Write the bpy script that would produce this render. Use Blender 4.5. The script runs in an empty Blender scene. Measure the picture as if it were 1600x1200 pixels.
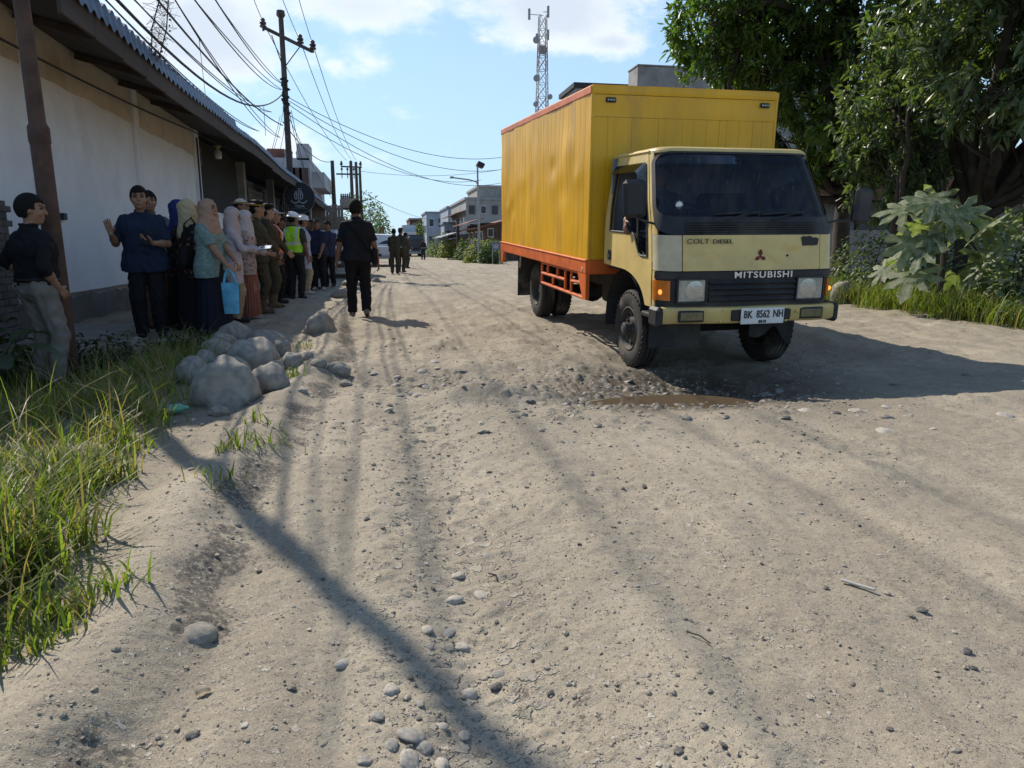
import bpy, bmesh, math, random
import numpy as np
from mathutils import Vector, Matrix, Euler
R = math.radians
random.seed(7)
rng = np.random.default_rng(11)
scene = bpy.context.scene
COL = scene.collection

# ------------------------------------------------------------------ camera
CAM_H, CAM_PITCH, CAM_YAW, FPX = 1.10, R(11.2), R(10.2), 1110.0
cd = bpy.data.cameras.new('camera')
cd.sensor_fit = 'HORIZONTAL'
cd.sensor_width = 36.0
cd.lens = 36.0 * FPX / 1600.0
cd.clip_start, cd.clip_end = 0.05, 3000
cam = bpy.data.objects.new('camera', cd)
COL.objects.link(cam)
cam.location = (0, 0, CAM_H)
cam.rotation_euler = (R(90) - CAM_PITCH, 0, -CAM_YAW)
scene.camera = cam

# ------------------------------------------------------------------ exposure
vs = scene.view_settings
vs.view_transform, vs.look, vs.gamma, vs.use_curve_mapping = 'Standard', 'None', 1.0, False
vs.exposure = 0.20
scene.cycles.use_denoising = True
scene.cycles.max_bounces = 8
scene.cycles.transparent_max_bounces = 16
scene.cycles.caustics_reflective = scene.cycles.caustics_refractive = False

# where a line of sight of the photograph meets the ground / a wall (used to survey positions)
def ray(px, py):
    a, v = (px - 800) / FPX, (600 - py) / FPX
    fw = math.cos(CAM_PITCH) + v * math.sin(CAM_PITCH)
    up = -math.sin(CAM_PITCH) + v * math.cos(CAM_PITCH)
    return np.array([a * math.cos(CAM_YAW) + fw * math.sin(CAM_YAW), -a * math.sin(CAM_YAW) + fw * math.cos(CAM_YAW), up])
def gnd(px, py, z=0.0):
    r = ray(px, py); return np.array([0, 0, CAM_H]) + r * ((z - CAM_H) / r[2])
def atX(px, py, x):
    r = ray(px, py); return np.array([0, 0, CAM_H]) + r * (x / r[0])
def atY(px, py, y):
    r = ray(px, py); return np.array([0, 0, CAM_H]) + r * (y / r[1])

# ------------------------------------------------------------------ sun and sky
SUN_AZ, SUN_EL = R(-28.8), R(42)
sd = Vector((math.sin(SUN_AZ) * math.cos(SUN_EL), math.cos(SUN_AZ) * math.cos(SUN_EL), math.sin(SUN_EL)))
sl = bpy.data.lights.new('sun', 'SUN')
sl.energy, sl.angle, sl.color = 4.9, R(0.5), (1.0, 0.91, 0.78)
sun = bpy.data.objects.new('sun', sl)
COL.objects.link(sun)
sun.rotation_euler = (-sd).to_track_quat('-Z', 'Y').to_euler()
sun.location = (-20, 40, 40)

world = bpy.data.worlds.new('World')
scene.world = world
world.use_nodes = True
wt = world.node_tree
wt.nodes.clear()
class NT:
    """small helper for building node graphs"""
    def __init__(s, t): s.t = t
    def n(s, kind, ins=None, **kw):
        nd = s.t.nodes.new(kind)
        for k, v in kw.items(): setattr(nd, k, v)
        for k, v in (ins or {}).items():
            if isinstance(v, bpy.types.NodeSocket): s.t.links.new(v, nd.inputs[k])
            else: nd.inputs[k].default_value = v
        return nd
    def m(s, op, a, b=None, c=None, clamp=False):
        d = {0: a}
        if b is not None: d[1] = b
        if c is not None: d[2] = c
        return s.n('ShaderNodeMath', d, operation=op, use_clamp=clamp).outputs[0]
    def mix(s, f, a, b, bt='MIX'):
        nd = s.t.nodes.new('ShaderNodeMix'); nd.data_type = 'RGBA'; nd.blend_type = bt
        for i, v in ((0, f), (6, a), (7, b)):
            if isinstance(v, bpy.types.NodeSocket): s.t.links.new(v, nd.inputs[i])
            elif i == 0: nd.inputs[i].default_value = v
            else: nd.inputs[i].default_value = (*v[:3], 1)
        return nd.outputs[2]
    def ramp(s, f, a, b, lo=0.0, hi=1.0):
        return s.n('ShaderNodeMapRange', {0: f, 1: a, 2: b, 3: lo, 4: hi}, interpolation_type='SMOOTHSTEP').outputs[0]
    def noise(s, vec, scale, detail=4, rough=0.55, out=0):
        return s.n('ShaderNodeTexNoise', {'Vector': vec, 'Scale': scale, 'Detail': detail, 'Roughness': rough}).outputs[out]
W = NT(wt)
sky = W.n('ShaderNodeTexSky', sky_type='NISHITA', sun_disc=False, sun_elevation=SUN_EL, sun_rotation=SUN_AZ, air_density=1.0, dust_density=.35, ozone_density=1.6)
gen = W.n('ShaderNodeTexCoord').outputs['Generated']
sx = W.n('ShaderNodeSeparateXYZ', {0: gen})
dy = W.m('MAXIMUM', sx.outputs[1], 0.05)
pu, pv = W.m('DIVIDE', sx.outputs[0], dy), W.m('DIVIDE', sx.outputs[2], dy)
warp = W.n('ShaderNodeCombineXYZ', {0: pu, 1: W.m('MULTIPLY', pv, 1.7), 2: 0.0}).outputs[0]
n1 = W.noise(warp, 5.0, 8, 0.62)
n2 = W.noise(warp, 1.3, 3, 0.5)
blob = None
for (px, py, rx, ry, wgt) in [(330, 60, 210, 120, 1.0), (560, 10, 240, 70, .72), (570, 75, 60, 50, .6), (522, 105, 34, 24, .55),
                              (860, 15, 230, 80, 1.0), (960, 66, 110, 34, .8), (757, 62, 40, 15, .55), (430, 235, 230, 60, .6),
                              (-300, 0, 420, 320, 1.0), (640, -260, 700, 190, .9), (1900, -80, 500, 260, .8)]:
    r_ = ray(px, py)
    cu, cv = r_[0] / r_[1], r_[2] / r_[1]
    e1 = W.m('POWER', W.m('DIVIDE', W.m('ABSOLUTE', W.m('SUBTRACT', pu, cu)), rx / FPX), 2.0)
    e2 = W.m('POWER', W.m('DIVIDE', W.m('ABSOLUTE', W.m('SUBTRACT', pv, cv)), ry / FPX), 2.0)
    b_ = W.m('MULTIPLY', W.m('SUBTRACT', 1.0, W.m('SQRT', W.m('ADD', e1, e2)), clamp=True), wgt)
    blob = b_ if blob is None else W.m('MAXIMUM', blob, b_)
dens = W.m('ADD', W.m('MULTIPLY', blob, .95), W.m('MULTIPLY', W.m('SUBTRACT', n1, 0.5), 2.3))
cm = W.ramp(dens, 0.12, 0.66)
cm = W.m('MULTIPLY', cm, 0.9)
thin = W.m('MULTIPLY', W.ramp(n2, 0.42, 0.75), 0.16)
cm = W.m('MAXIMUM', cm, thin)
up_ = W.ramp(sx.outputs[2], 0.0, 0.05)
cm = W.m('MULTIPLY', cm, up_)
shade = W.ramp(W.m('ADD', blob, W.m('MULTIPLY', W.m('SUBTRACT', n1, .5), 1.2)), 0.30, 0.85)
ccol = W.mix(shade, (7.6, 7.8, 8.0), (5.2, 5.7, 6.4))
skycol = W.mix(1.0, sky.outputs[0], (0.92, 1.04, 1.08), 'MULTIPLY')
skycol = W.mix(W.m('MULTIPLY', W.ramp(sx.outputs[2], 0.52, 0.0), 0.85), skycol, (3.7, 5.3, 7.0))
final = W.mix(cm, skycol, ccol)
bg = W.n('ShaderNodeBackground', {0: final, 1: 0.128})
W.n('ShaderNodeOutputWorld', {0: bg.outputs[0]})

# ------------------------------------------------------------------ objects
def tag(o, label=None, cat=None, group=None, kind=None):
    for k, v in (('label', label), ('category', cat), ('group', group), ('kind', kind)):
        if v: o[k] = v
    return o
def thing(name, label, cat, loc=(0, 0, 0), rotz=0.0, group=None):
    o = bpy.data.objects.new(name, None)
    o.empty_display_size = 0.2
    COL.objects.link(o)
    o.location = tuple(float(c) for c in loc)
    o.rotation_euler = (0, 0, rotz)
    return tag(o, label, cat, group)
def fast_mesh(name, V, F, mat_idx=None, smooth=True, sharp=None):
    """V (n,3) array; F (m,k) array or list of index lists"""
    me = bpy.data.meshes.new(name)
    V = np.asarray(V, np.float32)
    me.vertices.add(len(V)); me.vertices.foreach_set('co', V.ravel())
    if isinstance(F, np.ndarray):
        m, k = F.shape
        tot = np.full(m, k, np.int32); idx = F.astype(np.int32).ravel()
    else:
        tot = np.array([len(f) for f in F], np.int32); idx = np.array([i for f in F for i in f], np.int32); m = len(F)
    me.loops.add(len(idx)); me.loops.foreach_set('vertex_index', idx)
    me.polygons.add(m)
    st = np.concatenate(([0], np.cumsum(tot)[:-1])).astype(np.int32)
    me.polygons.foreach_set('loop_start', st); me.polygons.foreach_set('loop_total', tot)
    if mat_idx is not None: me.polygons.foreach_set('material_index', np.asarray(mat_idx, np.int32))
    me.polygons.foreach_set('use_smooth', np.full(m, bool(smooth)))
    me.update(calc_edges=True); me.validate()
    if sharp is not None: me.set_sharp_from_angle(angle=sharp)
    return me
def obj(name, me, mats, parent=None, loc=None):
    o = bpy.data.objects.new(name, me)
    COL.objects.link(o)
    if not isinstance(mats, (list, tuple)): mats = [mats]
    if len(me.materials) == 0:
        for m in mats: me.materials.append(m)
    if parent is not None: o.parent = parent
    if loc is not None: o.location = tuple(float(c) for c in loc)
    return o
def copy_tree(o, parent=None):
    c = o.copy(); COL.objects.link(c)
    if parent is not None: c.parent = parent
    for ch in list(o.children): copy_tree(ch, c)
    return c

class MB:
    """collects shapes into one mesh"""
    def __init__(s): s.v, s.f, s.mi = [], [], []
    def add(s, V, F, mi=0):
        b = len(s.v); s.v.extend([tuple(map(float, p)) for p in V]); s.f.extend([[b + i for i in f] for f in F]); s.mi.extend([mi] * len(F)); return s
    def box(s, c, size, rot=None, bev=0.0, mi=0):
        hx, hy, hz = (d / 2 for d in size); M = None
        if rot is not None: M = rot if isinstance(rot, Matrix) else Euler(rot).to_matrix()
        b = min(bev, hx * .9, hy * .9, hz * .9)
        if b <= 0:
            V = [Vector((x, y, z)) for x in (-hx, hx) for y in (-hy, hy) for z in (-hz, hz)]
            F = [(0, 1, 3, 2), (4, 6, 7, 5), (0, 4, 5, 1), (2, 3, 7, 6), (0, 2, 6, 4), (1, 5, 7, 3)]
        else:
            V, id_ = [], {}
            for x in (-1, 1):
                for y in (-1, 1):
                    for z in (-1, 1):
                        for a in range(3):
                            q = [x * hx, y * hy, z * hz]
                            for k in range(3):
                                if k != a: q[k] -= (x, y, z)[k] * b
                            id_[(x, y, z, a)] = len(V); V.append(Vector(q))
            F = []
            for a in range(3):
                o1, o2 = (a + 1) % 3, (a + 2) % 3
                for sg in (-1, 1):
                    q = []
                    for (p1, p2) in ((-1, -1), (1, -1), (1, 1), (-1, 1)):
                        k = [0, 0, 0]; k[a] = sg; k[o1] = p1; k[o2] = p2; q.append(id_[(*k, a)])
                    F.append(q if sg > 0 else q[::-1])
                for p1 in (-1, 1):
                    for p2 in (-1, 1):
                        k0 = [0, 0, 0]; k0[o1] = p1; k0[o2] = p2
                        k0[a] = -1; lo = tuple(k0); k0[a] = 1; hi = tuple(k0)
                        q = [id_[(*lo, o1)], id_[(*hi, o1)], id_[(*hi, o2)], id_[(*lo, o2)]]
                        F.append(q if p1 * p2 < 0 else q[::-1])
            for x in (-1, 1):
                for y in (-1, 1):
                    for z in (-1, 1):
                        q = [id_[(x, y, z, 0)], id_[(x, y, z, 1)], id_[(x, y, z, 2)]]
                        F.append(q if x * y * z > 0 else q[::-1])
        c = Vector(c)
        s.add([(M @ p if M else p) + c for p in V], F, mi); return s
    def tube(s, path, rad, n=8, cap=True, mi=0):
        P = [Vector(p) for p in path]
        rad = [rad] * len(P) if not hasattr(rad, '__len__') else rad
        V, F = [], []
        up = None
        for i, p in enumerate(P):
            d = (P[min(i + 1, len(P) - 1)] - P[max(i - 1, 0)]).normalized()
            if up is None: up = Vector((0, 0, 1)) if abs(d.z) < .9 else Vector((1, 0, 0))
            a = d.cross(up)
            if a.length < 1e-4: a = d.cross(Vector((0, 1, .3)))
            a.normalize(); b = a.cross(d).normalized(); up = b
            for k in range(n):
                t = 2 * math.pi * k / n
                V.append(p + (a * math.cos(t) + b * math.sin(t)) * rad[i])
        for i in range(len(P) - 1):
            for k in range(n):
                k2 = (k + 1) % n
                F.append((i * n + k, (i + 1) * n + k, (i + 1) * n + k2, i * n + k2))
        if cap: F.append(list(range(n))); F.append(list(range((len(P) - 1) * n, len(P) * n))[::-1])
        s.add(V, F, mi); return s
    def lathe(s, prof, n=32, axis='Z', c=(0, 0, 0), mi=0, closed=False):
        """prof: (radius, height) pairs"""
        V, F = [], []
        for r, h in prof:
            for k in range(n):
                t = 2 * math.pi * k / n; q = (r * math.cos(t), r * math.sin(t), h)
                if axis == 'X': q = (q[2], q[0], q[1])
                if axis == 'Y': q = (q[0], q[2], -q[1])
                V.append((q[0] + c[0], q[1] + c[1], q[2] + c[2]))
        m = len(prof)
        for i in range(m if closed else m - 1):
            for k in range(n):
                k2 = (k + 1) % n; i2 = (i + 1) % m
                F.append((i * n + k, i * n + k2, i2 * n + k2, i2 * n + k))
        s.add(V, F, mi); return s
    def prism(s, pts, axis, a, b, mi=0):
        """extrude a 2-D outline along an axis from a to b"""
        def q(p, h): return (h, p[0], p[1]) if axis == 'X' else ((p[0], h, p[1]) if axis == 'Y' else (p[0], p[1], h))
        n = len(pts)
        V = [q(p, a) for p in pts] + [q(p, b) for p in pts]
        F = [list(range(n))[::-1], list(range(n, 2 * n))] + [(i, (i + 1) % n, n + (i + 1) % n, n + i) for i in range(n)]
        s.add(V, F, mi); return s
    def grid(s, fn, nu, nv, mi=0, keep=None, flip=False):
        V = [fn(i / nu, j / nv) for j in range(nv + 1) for i in range(nu + 1)]
        F = []
        for j in range(nv):
            for i in range(nu):
                if keep and not keep((i + .5) / nu, (j + .5) / nv): continue
                a = j * (nu + 1) + i
                q = (a, a + 1, a + nu + 2, a + nu + 1)
                F.append(q[::-1] if flip else q)
        s.add(V, F, mi); return s
    def mesh(s, name, sharp=35, fix=True):
        me = fast_mesh(name, np.array(s.v, np.float32).reshape(-1, 3), s.f, s.mi, True, None)
        if fix:
            bm = bmesh.new(); bm.from_mesh(me); bmesh.ops.recalc_face_normals(bm, faces=bm.faces); bm.to_mesh(me); bm.free()
        if sharp is not None: me.set_sharp_from_angle(angle=R(sharp))
        return me
    def build(s, name, mats, parent=None, loc=None, sharp=35, fix=True):
        return obj(name, s.mesh(name, sharp, fix), mats, parent, loc)
def text_mesh(txt, size, depth, bold=0.0, align='CENTER', spacing=1.0, xscale=1.0):
    """lettering lying in the XZ plane facing -Y, centred on the origin"""
    cu = bpy.data.curves.new('lettering', 'FONT')
    cu.body, cu.size, cu.extrude, cu.offset = txt, size, depth, bold
    cu.align_x, cu.align_y, cu.space_character = align, 'CENTER', spacing
    o = bpy.data.objects.new('lettering', cu); COL.objects.link(o)
    dg = bpy.context.evaluated_depsgraph_get()
    me = bpy.data.meshes.new_from_object(o.evaluated_get(dg))
    bpy.data.objects.remove(o); bpy.data.curves.remove(cu)
    me.transform(Matrix.Rotation(R(90), 4, 'X') @ Matrix.Diagonal((xscale, 1, 1, 1)))
    me.materials.clear()
    return me

# ------------------------------------------------------------------ noise
def _h(ix, iy, s):
    n = (ix * 374761393 + iy * 668265263 + s * 974634541) & 0xffffffff
    n = ((n ^ (n >> 13)) * 1274126177) & 0xffffffff
    return (n ^ (n >> 16)) & 0xffffffff
def pn(x, y, s=0):
    x, y = np.asarray(x, np.float64), np.asarray(y, np.float64)
    ix, iy = np.floor(x).astype(np.int64), np.floor(y).astype(np.int64)
    fx, fy = x - ix, y - iy
    u, v = fx * fx * fx * (fx * (fx * 6 - 15) + 10), fy * fy * fy * (fy * (fy * 6 - 15) + 10)
    def g(a, b):
        t = _h(ix + a, iy + b, s) / 4294967296.0 * 2 * np.pi
        return np.cos(t) * (fx - a) + np.sin(t) * (fy - b)
    return ((g(0, 0) * (1 - u) + g(1, 0) * u) * (1 - v) + (g(0, 1) * (1 - u) + g(1, 1) * u) * v) * 1.5
def fbm(x, y, o=4, s=0, gain=.5):
    r, a, f = 0, 1.0, 1.0
    for i in range(o):
        r = r + a * pn(x * f + 13.7 * i, y * f - 7.1 * i, s + i); a *= gain; f *= 2.03
    return r
def sstep(a, b, x):
    t = np.clip((x - a) / (b - a), 0, 1); return t * t * (3 - 2 * t)

# ------------------------------------------------------------------ materials
def mat(name, col, rough=.7, var=.25, scale=6.0, bump=.15, bscale=40.0, metal=0.0, dirt=None, dscale=1.5, damt=.5, spec=.4, coat=0.0, coord='Object', stretch=None, **kw):
    m = bpy.data.materials.new(name); m.use_nodes = True
    t = m.node_tree; t.nodes.clear(); N = NT(t)
    vec = N.n('ShaderNodeTexCoord').outputs[coord]
    if stretch: vec = N.n('ShaderNodeMapping', {0: vec, 3: stretch}).outputs[0]
    f = N.noise(vec, scale, 5, .6)
    lo = tuple(c * (1 - var) for c in col); hi = tuple(min(1, c * (1 + var)) for c in col)
    c = N.mix(N.ramp(f, .3, .7), lo, hi)
    if dirt:
        d = N.m('MULTIPLY', N.ramp(N.noise(vec, dscale, 7, .68), .48, .70), damt)
        c = N.mix(d, c, dirt)
    p = N.n('ShaderNodeBsdfPrincipled', {'Base Color': c, 'Metallic': metal, 'Specular IOR Level': spec, 'Coat Weight': coat})
    r = N.m('ADD', rough - .08, N.m('MULTIPLY', f, .16)); t.links.new(r, p.inputs['Roughness'])
    for k, v in kw.items(): p.inputs[k].default_value = v
    if bump:
        b = N.n('ShaderNodeBump', {'Strength': bump, 'Distance': .01, 'Height': N.noise(vec, bscale, 4, .6)})
        t.links.new(b.outputs[0], p.inputs['Normal'])
    N.n('ShaderNodeOutputMaterial', {0: p.outputs[0]})
    return m
def leaf_mat(name, c1, c2, rough=.45, trans=.35, spec=.5, dust=None):
    m = bpy.data.materials.new(name); m.use_nodes = True
    t = m.node_tree; t.nodes.clear(); N = NT(t)
    at = N.n('ShaderNodeAttribute', attribute_name='rnd').outputs['Fac']
    c = N.mix(at, c1, c2)
    if dust:
        pos = N.n('ShaderNodeNewGeometry').outputs['Position']
        c = N.mix(N.m('MULTIPLY', N.ramp(N.noise(pos, 9, 3), .3, .7), dust[3]), c, dust[:3])
    p = N.n('ShaderNodeBsdfPrincipled', {'Base Color': c, 'Roughness': rough, 'Specular IOR Level': spec})
    tr = N.n('ShaderNodeBsdfTranslucent', {'Color': N.mix(1.0, c, (1.75, 2.1, .6), 'MULTIPLY')})
    mx = N.n('ShaderNodeMixShader', {0: trans, 1: p.outputs[0], 2: tr.outputs[0]})
    N.n('ShaderNodeOutputMaterial', {0: mx.outputs[0]})
    return m
def glow(name, col, strength, base=(.5, .2, .05)):
    m = bpy.data.materials.new(name); m.use_nodes = True
    p = m.node_tree.nodes['Principled BSDF']
    p.inputs['Base Color'].default_value = (*base, 1); p.inputs['Emission Color'].default_value = (*col, 1); p.inputs['Emission Strength'].default_value = strength
    return m
def glass(name, tint, gloss=.02):
    m = bpy.data.materials.new(name); m.use_nodes = True
    t = m.node_tree; t.nodes.clear(); N = NT(t)
    fr = N.n('ShaderNodeFresnel', {0: 1.5}).outputs[0]
    a = N.n('ShaderNodeBsdfTransparent', {0: (*tint, 1)}); b = N.n('ShaderNodeBsdfGlossy', {0: (.9, .9, .9, 1), 1: gloss})
    mx = N.n('ShaderNodeMixShader', {0: fr, 1: a.outputs[0], 2: b.outputs[0]})
    N.n('ShaderNodeOutputMaterial', {0: mx.outputs[0]})
    return m
# ------------------------------------------------------------------ the truck's stance (the road is shaped to its wheels)
TRUCK_M = Matrix.Translation((3.2765, 6.9065, -.1289)) @ Matrix.Rotation(.0466, 4, 'Z') @ Matrix.Rotation(.0472, 4, 'X') @ Matrix.Rotation(-.0082, 4, 'Y')
WHEELBASE = 3.56
wheel_feet = [TRUCK_M @ Vector((u, s, 0.0)) for u in (-.76, .70) for s in (0, WHEELBASE)]

# ------------------------------------------------------------------ the ground
EDGE_Y = [-5, 0, 1.47, 2.11, 3.12, 4.84, 7.0, 10.6, 26, 60, 200, 900]
EDGE_X = [-.7, -.7, -.67, -.62, -.64, -.56, -.38, -.56, -.3, .2, .5, .5]
def edge_x(y): return np.interp(y, EDGE_Y, EDGE_X)
def gauss(x, y, cx, cy, rx, ry, p=2): return np.exp(-(np.abs((x - cx) / rx) ** p + np.abs((y - cy) / ry) ** p))
def G(x, y, wheels=True):
    x, y = np.asarray(x, float), np.asarray(y, float)
    z = -0.005 * np.clip(y - 10, 0, 60)
    e = edge_x(y) + .07 * pn(y * 1.1, y * 0 + 3.3, 5) + .05 * pn(y * 3.7, y * 0, 8)
    d = x - e
    near = 1 - sstep(9, 14, y)
    # dusty berm along the road edge and the verge behind it
    z = z + near * (.075 * np.exp(-((d + .17) / .17) ** 2) - .03 * np.exp(-((d - .10) / .12) ** 2))
    z = z - .22 * sstep(-1.3, -2.6, d) * (1 - sstep(7.6, 8.5, y))
    # ruts
    wob = .12 * pn(y * .35, y * 0 + 1.7, 21)
    rut = .050 * np.exp(-((x - .18 - wob) / .17) ** 2) + .034 * np.exp(-((x - 1.75 - wob) / .22) ** 2) - .036 * np.exp(-((x - .70 - wob) / .20) ** 2) + .022 * np.exp(-((x + .22 - wob) / .08) ** 2) + .020 * np.exp(-((x - 2.6 - wob) / .12) ** 2) - .02 * np.exp(-((x - 1.2 - wob) / .10) ** 2)
    z = z - rut * sstep(-2, 1, y) * (1 - sstep(4.0, 5.5, y))
    # potholes
    wx, wy = x + .25 * pn(x * 1.3, y * 1.3, 31), y + .25 * pn(x * 1.3, y * 1.3, 37)
    z = z - .17 * gauss(wx, wy, 2.35, 5.55, 1.35, .95, 3) - .13 * gauss(wx, wy, 3.9, 6.5, 1.5, 1.2, 3)
    z = z - .09 * gauss(wx, wy, .25, 5.9, .75, .55, 3) - .05 * gauss(wx, wy, .9, 7.4, .9, .5)
    z = z - .05 * gauss(wx, wy, -.1, 8.6, .5, .7) - .06 * gauss(wx, wy, 1.8, 9.2, 1.0, .6)
    # the lip in front of the big pothole, and the hard lump left of it
    z = z + .034 * gauss(x, y, 3.4, 4.33 + .08 * np.sin(x * 2.3), 1.9, .22) + .02 * gauss(x, y, 1.4, 4.3, .6, .3)
    z = z + .125 * gauss(wx, wy, .92, 5.05, .32, .27, 3)
    # rough old surface
    far = sstep(3, 9, y)
    z = z + .018 * fbm(x * .9, y * .9, 3, 41) + (.007 + .020 * far) * fbm(x * 3.1, y * 2.2, 3, 47)
    z = z + .02 * np.maximum(fbm(x * 1.7, y * 1.7, 2, 53), 0) * far
    if wheels:
        for p in wheel_feet:
            w = np.exp(-(((x - p.x) / .34) ** 2 + ((y - p.y) / .42) ** 2) ** 2)
            z = z * (1 - w) + (p.z - .008) * w
    return z
def on_ground(px, py):
    """where the sight line of a photo pixel meets the modelled ground"""
    z = 0.0
    for _ in range(12):
        p = gnd(px, py, z); z = .5 * z + .5 * float(G(p[0], p[1]))
    p = gnd(px, py, z); return np.array([p[0], p[1], float(G(p[0], p[1]))])
def stone_bumps(x, y):
    """small half-buried pebbles pressed into the road"""
    out = np.zeros_like(x)
    for sc, amp, thr, s in ((9.0, .011, .5, 71), (17., .006, .45, 73)):
        gx, gy = np.floor(x * sc).astype(np.int64), np.floor(y * sc).astype(np.int64)
        best = np.zeros_like(x)
        for a in (-1, 0, 1):
            for b in (-1, 0, 1):
                h1, h2, h3, h4 = (_h(gx + a, gy + b, s + k) / 4294967296.0 for k in range(4))
                cx, cy = (gx + a + .2 + .6 * h1) / sc, (gy + b + .2 + .6 * h2) / sc
                r = (.16 + .26 * h3) / sc
                q = 1 - ((x - cx) / r) ** 2 - ((y - cy) / (r * (.7 + .6 * h4))) ** 2
                best = np.maximum(best, np.sqrt(np.clip(q, 0, 1)) * (h4 < thr) * (h3 + .3))
        out = np.maximum(out, best * amp)
    return out
def ground_zones(x, y):
    e = edge_x(y) + .07 * pn(y * 1.1, y * 0 + 3.3, 5) + .05 * pn(y * 3.7, y * 0, 8)
    d = x - e
    n = fbm(x * 2.3, y * 2.3, 4, 81); n2 = fbm(x * 9, y * 9, 3, 83)
    grit = np.clip(np.exp(-((d - .02) / .10) ** 2) * (1 - sstep(9, 12, y)) * sstep(-.45, .35, n + .4 * n2) * 1.5, 0, 1)
    hole = np.clip(gauss(x + .1 * n, y + .1 * n, 2.25, 5.45, 1.45, 1.15, 3) + gauss(x, y, .3 + .1 * n, 5.9, .8, .5) * .8 + .5 * gauss(x, y, .9, 7.4, .8, .5), 0, 1)
    spots = sstep(.35, .8, fbm(x * 1.4 + 5, y * 1.4, 3, 87)) * .8
    grit = np.clip(grit + .5 * spots * sstep(0.2, 1.0, y) + .8 * gauss(x, y, .42, 1.5, .12, .25) * sstep(-.3, .3, n2) + .5 * hole * sstep(-.2, .6, n2), 0, 1)
    cob = np.clip(1.1 * np.exp(-((x - .18) / .26) ** 2) * (1 - sstep(4.2, 5, y)) + .5 * sstep(.1, .5, n) * sstep(3.4, 4.2, y) * (x > -.4) * (x < 7.5) * (1 - .7 * sstep(25, 40, y)) + hole + .4 * gauss(x, y, 1.3, 2.2, 1.2, 1), 0, 1)
    cob *= (d > -.05)
    wet = np.clip(gauss(x + .18 * n, y + .2 * n, 2.2, 5.35, 1.05, 1.0, 3) + .75 * gauss(x + .2 * n, y + .1 * n, 2.9, 5.6, 1.0, .9, 3) + .72 * gauss(x + .15 * n, y, .62, 5.65 + .2 * n, .40, .62, 3) + .35 * gauss(x, y, 1.9, 9.2, 1, .6), 0, 1)
    powder = np.clip(sstep(-.2, .6, fbm(x * .8 + 3, y * .8, 2, 91)) * .7 + gauss(x, y, 1.7, 1.5, .8, 1.0, 3), 0, 1)
    grass = sstep(-.25, -.9, d) * (1 - sstep(8.0, 8.8, y)) * .75
    grass = np.maximum(grass, sstep(7.6, 8.4, x - .3 * n) * (1 - sstep(30, 60, y)) * .8)
    return grit, cob, wet, powder, grass

def axis(segs):
    out = [segs[0][0]]
    for a, b, n in segs: out += list(np.linspace(a, b, n + 1)[1:])
    return np.array(out)
gx = axis([(-900, -60, 8), (-60, -12, 16), (-12, -4.5, 40), (-4.5, -1.6, 150), (-1.6, 3.2, 400), (3.2, 9.5, 300), (9.5, 20, 40), (20, 60, 16), (60, 900, 8)])
ys = [.85]
while ys[-1] < 14: ys.append(ys[-1] + .0042 * ys[-1] + .0015)
while ys[-1] < 1500: ys.append(ys[-1] * 1.012 if ys[-1] < 40 else ys[-1] * 1.09)
gy = np.concatenate((np.linspace(-60, -4, 8), np.linspace(-3, .8, 40), ys))
XX, YY = np.meshgrid(gx, gy)
ZZ = G(XX, YY)
g_grit, g_cob, g_wet, g_pow, g_grass = ground_zones(XX, YY)
close = 1 - sstep(9, 16, YY)
rough = (1 - .75 * g_pow) * (1 - .3 * g_grass)
ZZ = ZZ + close * (stone_bumps(XX, YY) * g_cob * (1 + 1.6 * sstep(3.4, 4.8, YY)) + rough * (.0052 * fbm(XX * 11, YY * 8, 3, 61) * (.25 + 1.5 * sstep(-.25, .5, fbm(XX * 1.6, YY * .8, 3, 63))) + .0030 * fbm(XX * 45, YY * 45, 2, 67)) + g_grit * .010 * np.abs(fbm(XX * 30, YY * 30, 2, 69)))
ny, nx = XX.shape
ii = (np.arange(ny - 1)[:, None] * nx + np.arange(nx - 1)[None, :]).ravel()
gme = fast_mesh('ground', np.stack([XX, YY, ZZ], -1).reshape(-1, 3), np.stack([ii, ii + 1, ii + nx + 1, ii + nx], 1))
for nm, arr in (('grit', g_grit), ('cob', g_cob), ('wet', g_wet), ('powder', g_pow), ('soil', g_grass)):
    gme.attributes.new(nm, 'FLOAT', 'POINT').data.foreach_set('value', arr.ravel().astype(np.float32))

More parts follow.
